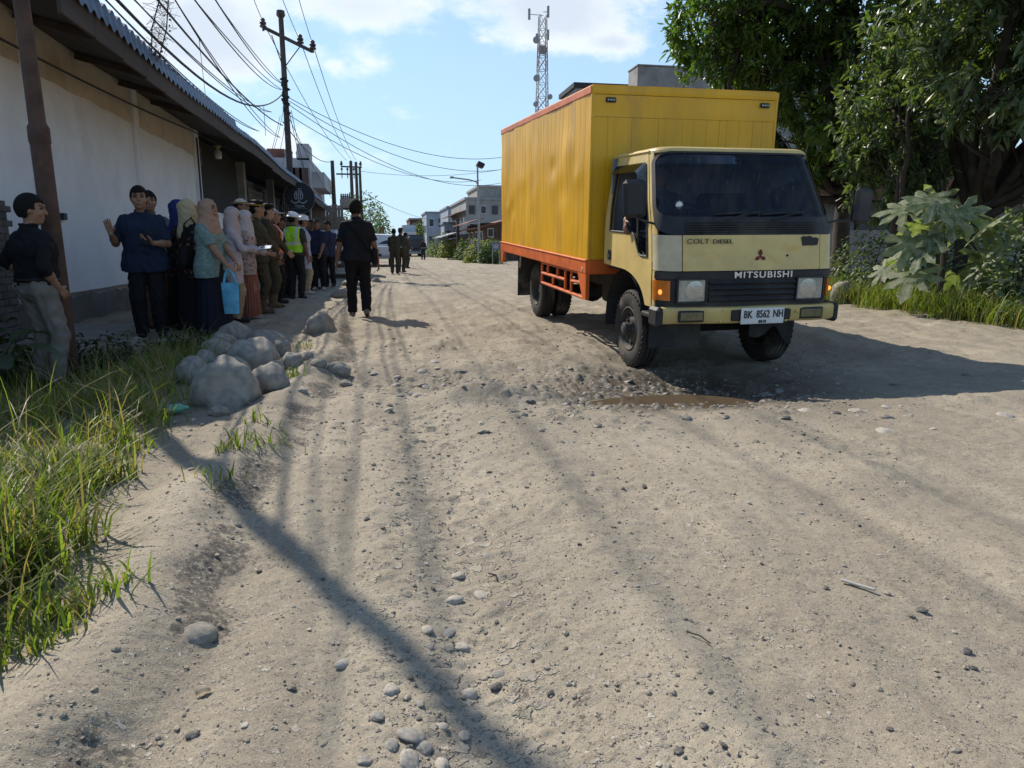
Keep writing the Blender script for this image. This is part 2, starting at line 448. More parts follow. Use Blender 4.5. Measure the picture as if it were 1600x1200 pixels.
def ground_material():
    m = bpy.data.materials.new('dusty_road'); m.use_nodes = True
    t = m.node_tree; t.nodes.clear(); N = NT(t)
    A = lambda k: N.n('ShaderNodeAttribute', attribute_name=k).outputs['Fac']
    pos = N.n('ShaderNodeTexCoord').outputs['Object']
    grit, cob, wet, pw, soil = A('grit'), A('cob'), A('wet'), A('powder'), A('soil')
    nb, nm_, nf = N.noise(pos, .9, 6, .6), N.noise(pos, 7, 6, .65), N.noise(pos, 70, 4, .6)
    c = N.mix(N.ramp(nb, .3, .7), (.240, .208, .157), (.385, .333, .252))
    c = N.mix(N.m('MULTIPLY', pw, .50), c, (.335, .284, .215))
    st = N.noise(N.n('ShaderNodeMapping', {0: pos, 3: (2.6, .32, 1)}).outputs[0], 1.1, 5, .6)
    c = N.mix(N.m('MULTIPLY', N.ramp(st, .46, .62), .60), c, (.225, .192, .146))
    c = N.mix(N.m('MULTIPLY', N.ramp(st, .46, .28), .35), c, (.46, .41, .33))
    c = N.mix(N.m('MULTIPLY', N.ramp(nm_, .45, .72), .55), c, (.215, .182, .138))
    c = N.mix(N.m('MULTIPLY', N.ramp(nf, .5, .72), .35), c, (.46, .41, .335))
    # small stones in the surface: light and dark chips
    def warped(sc, amt):
        d = N.n('ShaderNodeVectorMath', {0: N.noise(pos, sc, 3, .6, 1), 1: (.5, .5, .5)}, operation='SUBTRACT').outputs[0]
        d = N.n('ShaderNodeVectorMath', {0: d, 3: amt}, operation='SCALE').outputs[0]
        return N.n('ShaderNodeVectorMath', {0: pos, 1: d}, operation='ADD').outputs[0]
    pf, pc = warped(110, .022), warped(45, .060)
    v1 = N.n('ShaderNodeTexVoronoi', {'Vector': pf, 'Scale': 85.0}); v2 = N.n('ShaderNodeTexVoronoi', {'Vector': pc, 'Scale': 38.0})
    sep1 = N.n('ShaderNodeSeparateColor', {0: v1.outputs['Color']}); sep2 = N.n('ShaderNodeSeparateColor', {0: v2.outputs['Color']})
    chip1 = N.m('MULTIPLY', N.ramp(v1.outputs['Distance'], .42, .30), N.m('GREATER_THAN', sep1.outputs[0], .70))
    chip2 = N.m('MULTIPLY', N.ramp(v2.outputs['Distance'], .45, .33), N.m('GREATER_THAN', sep2.outputs[0], .80))
    ccol = N.mix(sep1.outputs[1], (.16, .145, .125), (.52, .48, .41)); ccol2 = N.mix(sep2.outputs[1], (.17, .155, .135), (.50, .46, .40))
    amt = N.m('SUBTRACT', .85, N.m('MULTIPLY', pw, .5))
    c = N.mix(N.m('MULTIPLY', chip1, amt), c, ccol)
    c = N.mix(N.m('MULTIPLY', chip2, amt), c, ccol2)
    fine = N.noise(pos, 210, 3, .7)
    c = N.mix(N.m('MULTIPLY', N.ramp(fine, .52, .66), N.m('SUBTRACT', .55, N.m('MULTIPLY', pw, .2))), c, (.17, .148, .118))
    c = N.mix(N.m('MULTIPLY', N.ramp(fine, .46, .34), .40), c, (.52, .475, .39))
    v3 = N.n('ShaderNodeTexVoronoi', {'Vector': pf, 'Scale': 150.0}); s3 = N.n('ShaderNodeSeparateColor', {0: v3.outputs['Color']})
    c = N.mix(N.m('MULTIPLY', N.ramp(v3.outputs['Distance'], .40, .28), N.m('GREATER_THAN', s3.outputs[0], .86)), c, (.075, .068, .058))
    grit = N.ramp(N.m('ADD', N.m('MULTIPLY', grit, .62), N.m('MULTIPLY', N.m('SUBTRACT', N.noise(pos, 48, 6, .75), .5), 2.4)), .45, .62)
    c = N.mix(N.m('MULTIPLY', grit, .92), c, N.mix(nf, (.060, .053, .046), (.165, .147, .124)))
    c = N.mix(N.m('MULTIPLY', soil, .6), c, N.mix(nm_, (.10, .082, .055), (.21, .175, .125)))
    v4 = N.n('ShaderNodeTexVoronoi', {'Vector': N.n('ShaderNodeMapping', {0: warped(24, .085), 3: (1, 1, .2)}).outputs[0], 'Scale': 19.0, 'Randomness': .9}); s4 = N.n('ShaderNodeSeparateColor', {0: v4.outputs['Color']})
    emb = N.m('MULTIPLY', N.m('MULTIPLY', N.ramp(v4.outputs['Distance'], .50, .36), N.m('GREATER_THAN', s4.outputs[0], .45)), N.ramp(N.m('ADD', cob, N.m('MULTIPLY', N.m('SUBTRACT', nm_, .5), 1.2)), .45, .8))
    wc = N.m('MULTIPLY', wet, .92)
    c = N.mix(wc, c, N.mix(nm_, (.052, .042, .032), (.118, .095, .070)))
    c = N.mix(N.m('MULTIPLY', emb, .85), c, N.mix(s4.outputs[1], (.20, .185, .158), (.37, .335, .272)))
    h = N.m('ADD', N.m('MULTIPLY', emb, .010), N.m('MULTIPLY', nm_, .012), N.m('MULTIPLY', nf, .0045))
    h = N.m('ADD', h, N.m('MULTIPLY', chip1, .0032)); h = N.m('ADD', h, N.m('MULTIPLY', chip2, .006))
    h = N.m('ADD', h, N.m('MULTIPLY', N.noise(pos, 230, 3, .6), .0022))
    b = N.n('ShaderNodeBump', {'Strength': .9, 'Distance': 1.0, 'Height': h})
    rg = N.m('SUBTRACT', .93, N.m('MULTIPLY', wet, .45))
    p = N.n('ShaderNodeBsdfPrincipled', {'Base Color': c, 'Roughness': rg, 'Specular IOR Level': .25, 'Normal': b.outputs[0]})
    N.n('ShaderNodeOutputMaterial', {0: p.outputs[0]})
    return m
M_ground = ground_material()
tag(obj('ground', gme, M_ground), kind='structure')

# muddy water standing in the pothole
def puddle():
    b = MB(); n = 40
    qx, qy = np.meshgrid(np.linspace(1.5, 2.7, 40), np.linspace(4.55, 5.1, 20)); zc = float(np.percentile(G(qx, qy), 42))
    pts = []
    for k in range(n):
        a = 2 * math.pi * k / n
        pts.append((2.08 + math.cos(a) * .70, 4.86 + math.sin(a) * .42))
    b.add([(x, y, zc) for x, y in pts], [list(range(n))])
    m = bpy.data.materials.new('muddy_water'); m.use_nodes = True
    N = NT(m.node_tree); p = m.node_tree.nodes['Principled BSDF']
    p.inputs['Base Color'].default_value = (.11, .080, .050, 1); p.inputs['Roughness'].default_value = .08; p.inputs['IOR'].default_value = 1.33
    bp = N.n('ShaderNodeBump', {'Strength': .06, 'Distance': .01, 'Height': N.noise(N.n('ShaderNodeTexCoord').outputs['Object'], 14, 2)})
    m.node_tree.links.new(bp.outputs[0], p.inputs['Normal'])
    tag(b.build('puddle_water', m), kind='structure')
puddle()
# ------------------------------------------------------------------ left side: warehouse, shop, poles
M_wall = mat('whitewash', (.80, .81, .83), .85, .05, 2.0, .25, 35, dirt=(.46, .46, .47), dscale=1.1, damt=.30, stretch=(1, .8, .65))
M_wallc = mat('cream_band', (.62, .57, .48), .85, .08, 2.0, .25, 35, dirt=(.33, .28, .21), dscale=1.2, damt=.5)
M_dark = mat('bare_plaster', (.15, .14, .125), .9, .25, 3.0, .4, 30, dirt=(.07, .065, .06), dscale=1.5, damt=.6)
M_wood = mat('old_timber', (.070, .053, .043), .85, .3, 3, .3, 30, dirt=(.05, .04, .03), dscale=2, damt=.6, stretch=(1, .15, 1))
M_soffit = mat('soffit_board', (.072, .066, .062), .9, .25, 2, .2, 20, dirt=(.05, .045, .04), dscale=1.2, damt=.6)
M_blue = mat('blue_roof_sheet', (.045, .105, .22), .5, .2, 2, .08, 30, dirt=(.16, .12, .10), dscale=1.5, damt=.4)
M_conc = mat('raw_concrete', (.30, .29, .27), .9, .15, 2.5, .35, 28, dirt=(.15, .14, .13), dscale=1.0, damt=.6)
M_rust = mat('rusty_steel', (.085, .048, .034), .8, .3, 5, .2, 40, dirt=(.17, .085, .045), dscale=3, damt=.5)
M_steel = mat('galvanised_steel', (.32, .33, .34), .5, .15, 6, .1, 40, metal=.5)
M_black = mat('black_paint', (.022, .023, .026), .6, .2, 8, .1, 50)
M_screen = mat('shade_netting', (.030, .030, .026), .9, .35, 30, .4, 160)
M_pole = mat('weathered_pole', (.075, .060, .050), .85, .25, 5, .2, 40)
M_ins = mat('insulator_porcelain', (.055, .03, .025), .3, .2, 10, .05, coat=.5)
M_cable = mat('cable_sheath', (.028, .030, .036), .6, .1, 10, 0)

WX, EX = -4.3, -3.0
def warehouse():
    Y0, Y1 = 7.75, 18.9
    t = thing('warehouse', 'whitewashed warehouse with a cream top band and blue corrugated eave along the roadside', 'building', (WX, 10, 0))
    o = lambda b, n, m: b.build(n, m, t, (-WX, -10, 0))
    def zt(y): return float(np.interp(y, [2, 10.6, 18.9], [4.05, 3.88, 3.76]))
    b = MB()
    b.grid(lambda i, j: Vector((WX + .006 * float(fbm(i * 14, j * 4, 2, 3)), Y0 + (Y1 - Y0) * i, .42 + (zt(Y0 + (Y1 - Y0) * i) - .62 - .42) * j)), 60, 14)
    b.box((WX - .15, Y1 - .01, 1.9), (.28, .02, 3.7)); o(b, 'wall', M_wall)
    b = MB(); b.grid(lambda i, j: Vector((WX + .004, Y0 + (Y1 - Y0) * i, zt(Y0 + (Y1 - Y0) * i) - .64 + .03 * float(pn(i * 20, 3.3, 5)) * (1 - j) + .84 * j)), 60, 3); o(b, 'cream_band', M_wallc)
    b = MB(); b.grid(lambda i, j: Vector((WX + .012 - .010 * j, Y0 + (Y1 - Y0) * i, -.4 + (.76 + .05 * float(fbm(i * 30, 1.1, 4, 7))) * j)), 120, 6); o(b, 'plinth', M_dark)
    for y in (10.35, 14.37, 18.72):
        b = MB(); b.box((WX + .03, y, zt(y) / 2 - .05), (.07, .24 if y < 18 else .34, zt(y) + .1), bev=.01); o(b, 'pilaster', M_wallc if False else M_wall)
    mp = mat('blue_pipe', (.05, .07, .13), .6, .1)
    b = MB(); b.tube([(WX + .085, 18.62, .9), (WX + .085, 18.62, 3.55)], .022, 6); o(b, 'downpipe', mp)
    b = MB(); b.tube([(WX + .04, 8.62, 2.0), (WX + .04, 8.60, 3.9)], .014, 6); o(b, 'downpipe', mp)
    # roof: corrugated sheet, sagging fascia, soffit and rafters
    def ze(y): return float(np.interp(y, [2, 8.6, 16.7, 19.6], [3.66, 3.56, 3.47, 3.43])) + .025 * math.sin(y * .9)
    Y2 = 16.9
    def roof(ya, yb, name, dz=0, dx=0.0):
        n = int((yb - ya) * 40)
        def fn(i, j):
            y = ya + (yb - ya) * i; x = EX + dx - 4.2 * j
            return Vector((x, y, ze(y) + .16 + dz + .33 * 4.2 * j + .030 * math.cos(2 * math.pi * y / .23) + .01 * float(pn(y * 2, j * 5, 6))))
        b = MB(); b.grid(fn, n, 6); b.grid(lambda i, j: fn(i, j) + Vector((0, 0, .006)), n, 6, flip=True)
        me_n = n + 1
        # turned-down edge of the sheets
        b.grid(lambda i, j: fn(i, 0) + Vector((.004 + .03 * j, 0, -.20 * j)), n, 2)
        return b.build(name, M_blue, t, (-WX, -10, 0))
    YR = 8.2
    roof(YR, Y2, 'roof_sheet')
    b = MB()
    for a, c in zip(np.linspace(YR, Y2, 11)[:-1], np.linspace(YR, Y2, 11)[1:]):
        m = (a + c) / 2; b.box((EX - .03, m, ze(m) - .12), (.04, c - a - .004, .30), rot=(0, 0, .002 * math.sin(m * 9)), bev=.004)
    o(b, 'fascia', M_wood)
    b = MB(); b.grid(lambda i, j: Vector((EX - .06 - 1.26 * j, YR + (Y2 + 2 - YR) * i, ze(YR + (Y2 + 2 - YR) * i) + .02 + .30 * j)), 40, 3); o(b, 'soffit', M_soffit)
    for y in np.arange(8.4, Y2, 1.75):
        b = MB(); b.box(((EX + WX) / 2, y, ze(y) + .10), (1.25, .07, .09), rot=(0, R(14), 0), bev=.006); o(b, 'rafter', M_wood)
    b = MB(); b.box((WX + .07, (Y0 + Y2) / 2 + 1, 3.88), (.12, Y2 - Y0 + 2, .12), rot=(R(-.9), 0, 0)); o(b, 'wall_plate', M_wood)
    b = MB(); b.box((WX + .03, 10.9, 1.46), (.06, .12, .09), bev=.008); o(b, 'vent_box', M_black)
    # the rest of the building, unseen from the road
    b = MB(); b.box((WX - 4, (Y0 + Y1) / 2, 2.2), (7.8, Y1 - Y0 - .1, 4.4)); o(b, 'building_mass', M_wall)
warehouse()

def cafe():
    """the open shop front beyond the warehouse"""
    Y0, Y1 = 19.0, 44.0
    t = thing('roadside_shop', 'open fronted shop under a sagging blue sheet roof with concrete posts and dark netting', 'building', (WX, 24, 0))
    o = lambda b, n, m: b.build(n, m, t, (-WX, -24, 0))
    def ze(y): return float(np.interp(y, [17, 30, 40, 52, 60], [3.52, 3.36, 3.22, 3.12, 2.9])) + .03 * math.sin(y * .7)
    def fn(i, j):
        y = 16.6 + (52 - 16.6) * i; x = EX - .02 - 4.2 * j
        return Vector((x, y, ze(y) + .10 + .30 * 4.2 * j + .02 * math.cos(2 * math.pi * y / .22) + .015 * float(pn(y, j * 5, 6))))
    b = MB(); b.grid(fn, 1000, 3); b.grid(lambda i, j: fn(i, 0) + Vector((.004 + .03 * j, 0, -.12 * j)), 1000, 1); o(b, 'roof_sheet', M_blue)
    b = MB()
    yy = np.linspace(16.7, 52, 20)
    for a, c in zip(yy[:-1], yy[1:]): b.box((EX - .05, (a + c) / 2, ze((a + c) / 2) - .13), (.04, c - a, .26), rot=(R(-.2), 0, 0))
    o(b, 'fascia', M_wood)
    b = MB(); b.grid(lambda i, j: Vector((EX - .1 - 2.6 * j, 18.9 + 33 * i, ze(18.9 + 33 * i) + .03 + .75 * j)), 20, 2); o(b, 'soffit', M_soffit)
    # low white wall with dark netting above, then a timber gate and open bays
    b = MB(); b.box((WX, 21.4, .85), (.16, 4.7, 1.70 + .4), bev=.01); o(b, 'low_wall', M_wall)
    b = MB(); b.grid(lambda i, j: Vector((WX + .03 * math.sin(9 * i) * math.sin(5 * j), 19.2 + 4.5 * i, 1.9 + 1.7 * j)), 20, 8); o(b, 'netting', M_screen)
    for y, m in ((23.9, M_conc), (30.0, M_conc), (36.0, M_conc), (43.5, M_conc)):
        b = MB(); b.box((WX + .08, y, 1.75), (.26, .26, 3.6), bev=.015); o(b, 'post', m)
    b = MB(); b.box((WX + .12, 26.0, 2.05), (.05, 3.2, 1.5))
    for z in np.arange(1.35, 2.85, .16): b.box((WX + .155, 26.0, z), (.03, 3.1, .13), bev=.004)
    for y in (24.4, 27.6): b.box((WX + .17, y, 1.7), (.06, .10, 2.4))
    o(b, 'timber_gate', mat('gate_timber', (.10, .085, .07), .85, .3, 4, .3, 30))
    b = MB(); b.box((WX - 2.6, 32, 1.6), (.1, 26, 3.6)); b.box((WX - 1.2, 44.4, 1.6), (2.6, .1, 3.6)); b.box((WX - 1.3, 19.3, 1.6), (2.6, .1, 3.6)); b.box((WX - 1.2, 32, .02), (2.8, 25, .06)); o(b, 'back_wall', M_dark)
    # black window frames
    for y in (31.6, 34.2):
        b = MB()
        for k in range(4): b.box((WX + .05, y - .9 + .6 * k, 1.9), (.05, .05, 2.0))
        for z in (.95, 1.6, 2.3, 2.9): b.box((WX + .05, y, z), (.05, 1.85, .05))
        f = o(b, 'window', M_black)
        b = MB(); b.box((WX + .02, y, 1.9), (.012, 1.8, 1.95)); g = b.build('pane', mat('shop_pane', (.30, .36, .36), .15, .15, 3, .02, coat=.5), f)
    b = MB(); b.box((WX + .05, 39.5, 1.5), (.08, 6.2, 3.2)); o(b, 'shutter', mat('grey_shutter', (.16, .17, .19), .6, .15, 3, .2, 20))
    for y in (29.2, 30.4, 31.6, 33.4, 34.6):
        b = MB(); b.tube([(EX - .12, y, ze(y) - .05), (EX - .12, y, ze(y) - .42)], .028, 8); o(b, 'hanging_tube', mat('white_tube', (.6, .6, .58), .4, .05, 9, 0))
    b = MB(); b.box((WX - 4.8, 34, 2.4), (4, 34, 4.2)); o(b, 'building_mass', M_wall)
cafe()

def hanging_lamp():
    p = atX(340, 236, -4.02)
    t = thing('hanging_lamp', 'white glass jar lamp hanging under the eave beside the dark netting', 'lamp', p)
    b = MB(); b.lathe([(.0, -.20), (.07, -.19), (.095, -.14), (.095, -.03), (.06, .03), (.035, .045), (.03, .05)], 20); b.build('lamp_globe', mat('milk_glass', (.62, .64, .64), .25, .08, 8, .02, coat=.6), t)
    b = MB(); b.lathe([(.03, .045), (.035, .06), (.10, .12), (.085, .13), (.0, .14)], 20); b.build('lamp_cap', mat('brass_cap', (.40, .30, .14), .45, .1, 8, .02), t)
    b = MB(); b.tube([(0, 0, .13), (0, 0, 1.1)], .006, 6); b.build('flex', M_cable, t)
hanging_lamp()

def shop_sign():
    c = atX(468, 309, -2.95); y0 = c[1]; r = 22.5 / FPX * (y0 * .98)
    t = thing('round_sign', 'round black shop sign with a white anchor like emblem on two posts', 'sign', (c[0], y0, 0))
    b = MB(); b.lathe([(.0, -.05), (r - .02, -.05), (r, -.03), (r, .03), (r - .02, .05), (.0, .05)], 48, 'Y', (0, 0, c[2])); b.build('sign_disc', mat('sign_black', (.018, .021, .030), .5, .1, 6, .03), t)
    b = MB(); b.tube([Vector((r * math.cos(a), -.052, c[2] + r * math.sin(a))) for a in np.linspace(0, 2 * math.pi, 49)], .012, 6); b.build('sign_rim', mat('sign_rim', (.20, .21, .23), .5, .1), t)
    ink = mat('sign_ink', (.42, .43, .52), .6, .05, 9, 0)
    k = r / .46
    def P2(x, z): return Vector((x * k, -.058, c[2] + z * k))
    b = MB()
    w = .014 * k
    b.tube([P2(-.02, -.13), P2(-.02, .27), P2(.085, .27)], w, 5); b.tube([P2(-.02, .20), P2(.085, .20)], w, 5)
    b.tube([P2(.11 * math.cos(a) * 1.0 - .02, .06 + .115 * math.sin(a)) for a in np.linspace(.35, math.pi - .35, 2)], .0 + w * .6, 5)
    for sg in (-1, 1):
        b.tube([P2(-.02 + sg * (.045 + .075 * math.sin(a)), .06 + .125 * math.cos(a)) for a in np.linspace(.1, math.pi * .86, 14)], w, 5)
        b.tube([P2(-.02 + sg * .055, .17), P2(-.02 + sg * .055, -.05)], w, 5)
        b.tube([P2(-.02 + sg * (.01 + .105 - .105 * math.cos(a)), -.075 - .085 * math.sin(a)) for a in np.linspace(.25, math.pi, 16)], w * 1.2, 5)
    b.build('emblem', ink, t)
    o = obj('lettering', text_mesh('TEJAR', .10 * k, .003, .002, spacing=1.1), ink, t); o.location = (-.0, -.056, c[2] - .255 * k)
    b = MB(); b.box((0, -.053, c[2] - .32 * k), (.46 * k, .008, .022 * k)); b.build('small_print', mat('faint_print', (.11, .12, .14), .6, .3, 60, 0), t)
    for x in (-.36, .30):
        b = MB(); b.tube([(x * k, .08, 0), (x * k, .08, c[2] - .1)], .035, 8); b.build('post', M_steel, t)
shop_sign()

def bakso():
    c = atX(520, 352, -2.9); y0 = c[1]; s = (y0 * .98) / FPX
    t = thing('food_sign', 'yellow food stall banner reading BAKSO beneath the far shop eave', 'sign', (c[0], y0, 0))
    wd, hh = 36 * s, 34 * s
    b = MB(); b.box((0, 0, c[2] - 4 * s), (wd, .06, hh), bev=.01); b.build('panel', mat('banner_yellow', (.42, .34, .13), .7, .25, 3, .05, dirt=(.16, .10, .06), dscale=3, damt=.6), t)
    o = obj('lettering', text_mesh('BAKSO', 11.5 * s, .01, .006), mat('banner_ink', (.03, .02, .02), .7, .1, 9, 0), t); o.location = (0, -.045, c[2] + 6 * s)
    b = MB(); b.lathe([(0, -.035), (5 * s, -.03), (6.5 * s, .0)], 20, 'Y', (0, -.02, c[2] - 10 * s)); b.build('bowl_picture', mat('banner_green', (.06, .10, .05), .7, .3, 6, 0), t)
    for x in (-.45, .45): 
        b = MB(); b.tube([(x * wd, .06, 0), (x * wd, .06, c[2] + .3)], .04, 8); b.build('post', M_steel, t)
    # blue awning beside it
    c2 = atX(532, 345, -2.6)
    t = thing('stall_awning', 'dark blue awning over the stall beside the yellow banner', 'awning', (c2[0] + .1, c2[1], 0))
    b = MB(); b.grid(lambda i, j: Vector((-.9 + 1.8 * i, -1 + 3.2 * j, c2[2] + .35 - .5 * i + .04 * math.sin(9 * j))), 6, 10); b.grid(lambda i, j: Vector((.9, -1 + 3.2 * j, c2[2] - .15 - .4 * i)), 2, 10); b.build('canopy', mat('awning_blue', (.03, .055, .16), .8, .2, 3, .1), t)
    for y in (-.9, 2.1):
        b = MB(); b.tube([(.85, y, 0), (.85, y, c2[2] - .1)], .03, 8); b.build('post', M_steel, t)
    # plank fence and sheds on the left beyond the shop
    c3 = atX(500, 325, -3.4)
    t = thing('plank_screen', 'grey plank screen standing between the shop and the food banner', 'fence', (c3[0], c3[1] - 1, 0))
    b = MB()
    for k in range(12): b.box((-.5 + .16 * k, .0, 1.6), (.15, .04, 3.2 + .1 * math.sin(k * 5)), bev=.005)
    b.build('planks', mat('grey_planks', (.20, .17, .15), .85, .3, 4, .3, 30), t)
bakso()

def street_pole():
    """swaged steel lamp-less pole in front of the eave; its shadow crosses the road"""
    x, y = -3.02, 7.45; g = float(G(x, y))
    t = thing('steel_pole', 'rusty swaged steel utility pole standing at the ditch in front of the white wall', 'utility pole', (x, y, g))
    b = MB(); b.tube([(0, 0, -.3), (-.02, 0, 2.3)], .082, 16); b.build('lower_section', M_rust, t)
    b = MB(); b.tube([(-.02, 0, 2.28), (-.022, 0, 2.36), (-.075, 0, 8.6)], [.080, .070, .036], 16); b.build('upper_section', M_rust, t)
    b = MB(); b.lathe([(.084, 2.20), (.090, 2.22), (.090, 2.34), (.072, 2.38)], 20, 'Z', (-.02, 0, 0)); b.build('collar', M_rust, t)
    b = MB(); b.box((-.06, 0, 8.3), (1.5, .08, .09)); b.build('crossarm', M_rust, t)
    return (x - .07, y, g + 8.3)
POLE_A = street_pole()
# ------------------------------------------------------------------ utility poles, wires
def pole(name_label, x, y, top, r0=.14, arm=None, arm_z=None, ins=(), lean=0.0, group='poles along the left side'):
    g = float(G(x, y)); t = thing('power_pole', name_label, 'utility pole', (x, y, g), group=group)
    b = MB(); b.tube([(0, 0, -.2), (lean * .5, 0, (top - g) * .5), (lean, 0, top - g)], [r0, r0 * .85, r0 * .68], 12); b.build('shaft', M_pole, t)
    if arm:
        z = arm_z - g
        for dz, d0, d1, dyy in arm:
            b = MB(); b.box(((d0 + d1) / 2 + lean, .0, z + dz), (d1 - d0, .09, .11), rot=(0, R(dyy), 0), bev=.006); b.build('crossarm', M_pole, t)
        for px_, dz in ins:
            b = MB(); zz = z + dz; b.lathe([(.04, 0), (.04, .10), (.12, .12), (.12, .17), (.07, .20), (.12, .23), (.11, .29), (.07, .32), (.09, .37), (.05, .42), (0, .43)], 12, 'Z', (px_ + lean, 0, zz)); b.build('insulator', M_ins, t)
    return t, g
c = atX(446, 150, -3.25); PY = c[1]
topz = atY(445, 30, PY)[2]; armz = atY(452, 62, PY)[2]
s_ = PY * .98 / FPX
PT, pg = pole('tall dark power pole with a crossarm rising behind the blue eave', -3.25, PY, topz, .13, [(0.0, -27 * s_, 44 * s_, 24)], armz, [(-25 * s_, 10 * s_), (25 * s_, -9 * s_), (42 * s_, -16 * s_)])
b = MB(); b.lathe([(.0, .30), (.14, .27), (.16, .12), (.07, .0), (.0, 0)], 12, 'Z', (0, 0, topz - pg)); b.tube([(0, -.08, armz - pg - 1.0), (24 * s_, 0, armz - pg - .22)], .02, 6); b.tube([(0, -.08, armz - pg - 1.0), (-14 * s_, 0, armz - pg + .12)], .02, 6); b.build('pole_cap', M_ins, PT)
zb = atY(446, 150, PY)[2] - pg
b = MB()
for k in range(14): b.box((.10 * math.cos(k * 2.1), -.12 + .05 * math.sin(k), zb - .6 + .09 * k), (.14 + .06 * math.sin(k * 3), .12, .05), rot=(k, k * .7, k * 2), bev=.01)
b.build('cable_clamp', M_black, PT)
for (px, ptop, yy, lab, arm) in ((519, 251, 50, 'slim far power pole carrying one side of the transformer frame', None), (548, 252, 58, 'far power pole with a narrow crossarm on the transformer frame', 1), (556, 253, 64, 'second dark far pole right of the transformer', None), (562, 262, 70, 'shorter rightmost far pole with small brackets', 2)):
    q = atY(px, ptop, yy); s2 = yy * .98 / FPX
    a_ = {None: None, 1: [(0, -15 * s2, 16 * s2, 1)], 2: [(0, 0, 8 * s2, 0)]}[arm]
    t, g = pole(lab, q[0], yy, q[2], .17, a_, q[2] - (8 if arm == 1 else 48) * s2 if arm else None, [(-14 * s2, 0), (0, 0.05), (14 * s2, 0)] if arm == 1 else ())
# transformer on its frame
q = atY(540, 318, 54); s2 = 54 * .98 / FPX
t = thing('pole_transformer', 'grey transformer with bushings on a platform between the far poles', 'transformer', (q[0], 54, 0))
b = MB(); b.box((0, 0, q[2]), (16 * s2, .7, 13 * s2), bev=.05); b.build('tank', M_conc, t)
b = MB()
for k in range(5): b.lathe([(.08, 0), (.06, .1), (.08, .15), (.05, .25), (.07, .3), (.0, .42)], 10, 'Z', ((-6 + 3 * k) * s2, 0, q[2] + 6.5 * s2))
b.build('bushing', M_ins, t)
b = MB(); b.box((2 * s2, 0, q[2] - 8 * s2), (44 * s2, .5, .12)); b.build('platform', M_pole, t)
for x in (-20, 24):
    b = MB(); b.tube([(x * s2, 0, 0), (x * s2, 0, q[2] - 8 * s2)], .08, 8); b.build('support', M_pole, t)
ca = atY(535, 272, 52)
t = thing('line_crossarm', 'horizontal steel crossarm with pin insulators strung between two far poles', 'crossarm', (ca[0], 52, ca[2]))
b = MB(); b.box((.35, 0, 0), (32 * s2, .1, .1)); b.build('beam', M_pole, t)
for k in (-8, 0, 9):
    b = MB(); b.lathe([(.03, -.28), (.03, .25), (.09, .3), (.06, .4), (.0, .45)], 8, 'Z', (k * s2 + .35, 0, 0)); b.build('insulator', M_ins, t)

def cable(p, q, sag, r=.012, label='overhead cable', n=24, group='overhead cables'):
    p, q = Vector(tuple(map(float, p))), Vector(tuple(map(float, q)))
    pts = []
    for k in range(n + 1):
        u = k / n; v = p.lerp(q, u); v.z -= sag * 4 * u * (1 - u); pts.append(v - p)
    b = MB(); b.tube(pts, r, 5)
    o = b.build('overhead_cable', M_cable, None, p, sharp=None)
    return tag(o, label, 'cable', group)
A = lambda px, py, y: atY(px, py, y)
top = Vector((-3.25, PY, 0))
arm_pts = [A(418, 48, PY), A(470, 66, PY), A(489, 70, PY)]
def long_cable(q, s, e, sag, r, label):
    pts = []
    q, s, e = (Vector(tuple(map(float, v))) for v in (q, s, e))
    for k in range(19): u = k / 18; v = q.lerp(s, u); v.z -= sag * 4 * u * (1 - u); pts.append(v - q)
    for k in range(1, 13): u = k / 12; v = s.lerp(e, u); v.z -= .25 * 4 * u * (1 - u); pts.append(v - q)
    b = MB(); b.tube(pts, r, 5); tag(b.build('overhead_cable', M_cable, None, q, sharp=None), label, 'cable', 'overhead cables')
for (px, k, lb) in ((395, 0, 'left'), (440, 1, 'middle'), (466, 2, 'right')):
    s0 = A(px, -5, 23.6); long_cable(arm_pts[k], s0, (s0[0] + (.2, .8, 1.0)[k], -14, s0[2] - .2), .05, .011, 'thin high wire reaching the %s insulator of the tall pole' % lb)
far = [A(541, 250, 58), A(548, 248, 58), A(556, 250, 58)]
for p, q, lb in zip(arm_pts, far, ('left', 'middle', 'right')): cable(p, q, .5, .014, 'wire running from the %s insulator of the tall pole to the far poles' % lb)
for (px, q, sag, r, lb) in ((178, A(441, 147, PY), .75, .022, 'thick sagging bundled cable from the top left to the tall pole'), (242, A(442, 196, PY), .25, .018, 'dark twisted cable slanting from the top edge to the tall pole'),
                            (300, A(440, 140, PY), .15, .011, 'steep service wire from the top edge to the clamp on the tall pole'), (333, A(440, 130, PY), .12, .011, 'upper steep service wire beside the clamp of the tall pole'),
                            (205, A(425, 175, PY - 1), .25, .010, 'long thin wire under the thick sagging bundle'), (160, A(405, 205, PY - 4), .2, .010, 'lowest thin wire crossing above the blue eave'), (270, A(438, 215, PY), .25, .010, 'thin wire between the twisted cable and the steep service wires')):
    s0 = atX(px, -5, -2.95); long_cable(q, s0, (-3.0, -14, s0[2] + 1.2) if px in (300, 333) else (-3.05, 7.45, s0[2] + .5), sag, r, lb)
cable(A(442, 190, PY), A(519, 252, 50), .5, .020, 'twisted cable from the tall pole down to the slim far pole')
cable(A(300, -6, 10), A(440, 140, PY), .25, .011, 'steep service wire from the top edge to the clamp on the tall pole')
cable(A(333, -6, 11), A(440, 130, PY), .2, .011, 'upper steep service wire beside the clamp of the tall pole')
cable(A(205, -6, 9.3), A(425, 175, PY - 1), .3, .010, 'long thin wire under the thick sagging bundle')
cable(A(160, -6, 8.7), A(405, 205, PY - 4), .25, .010, 'lowest thin wire crossing above the blue eave')
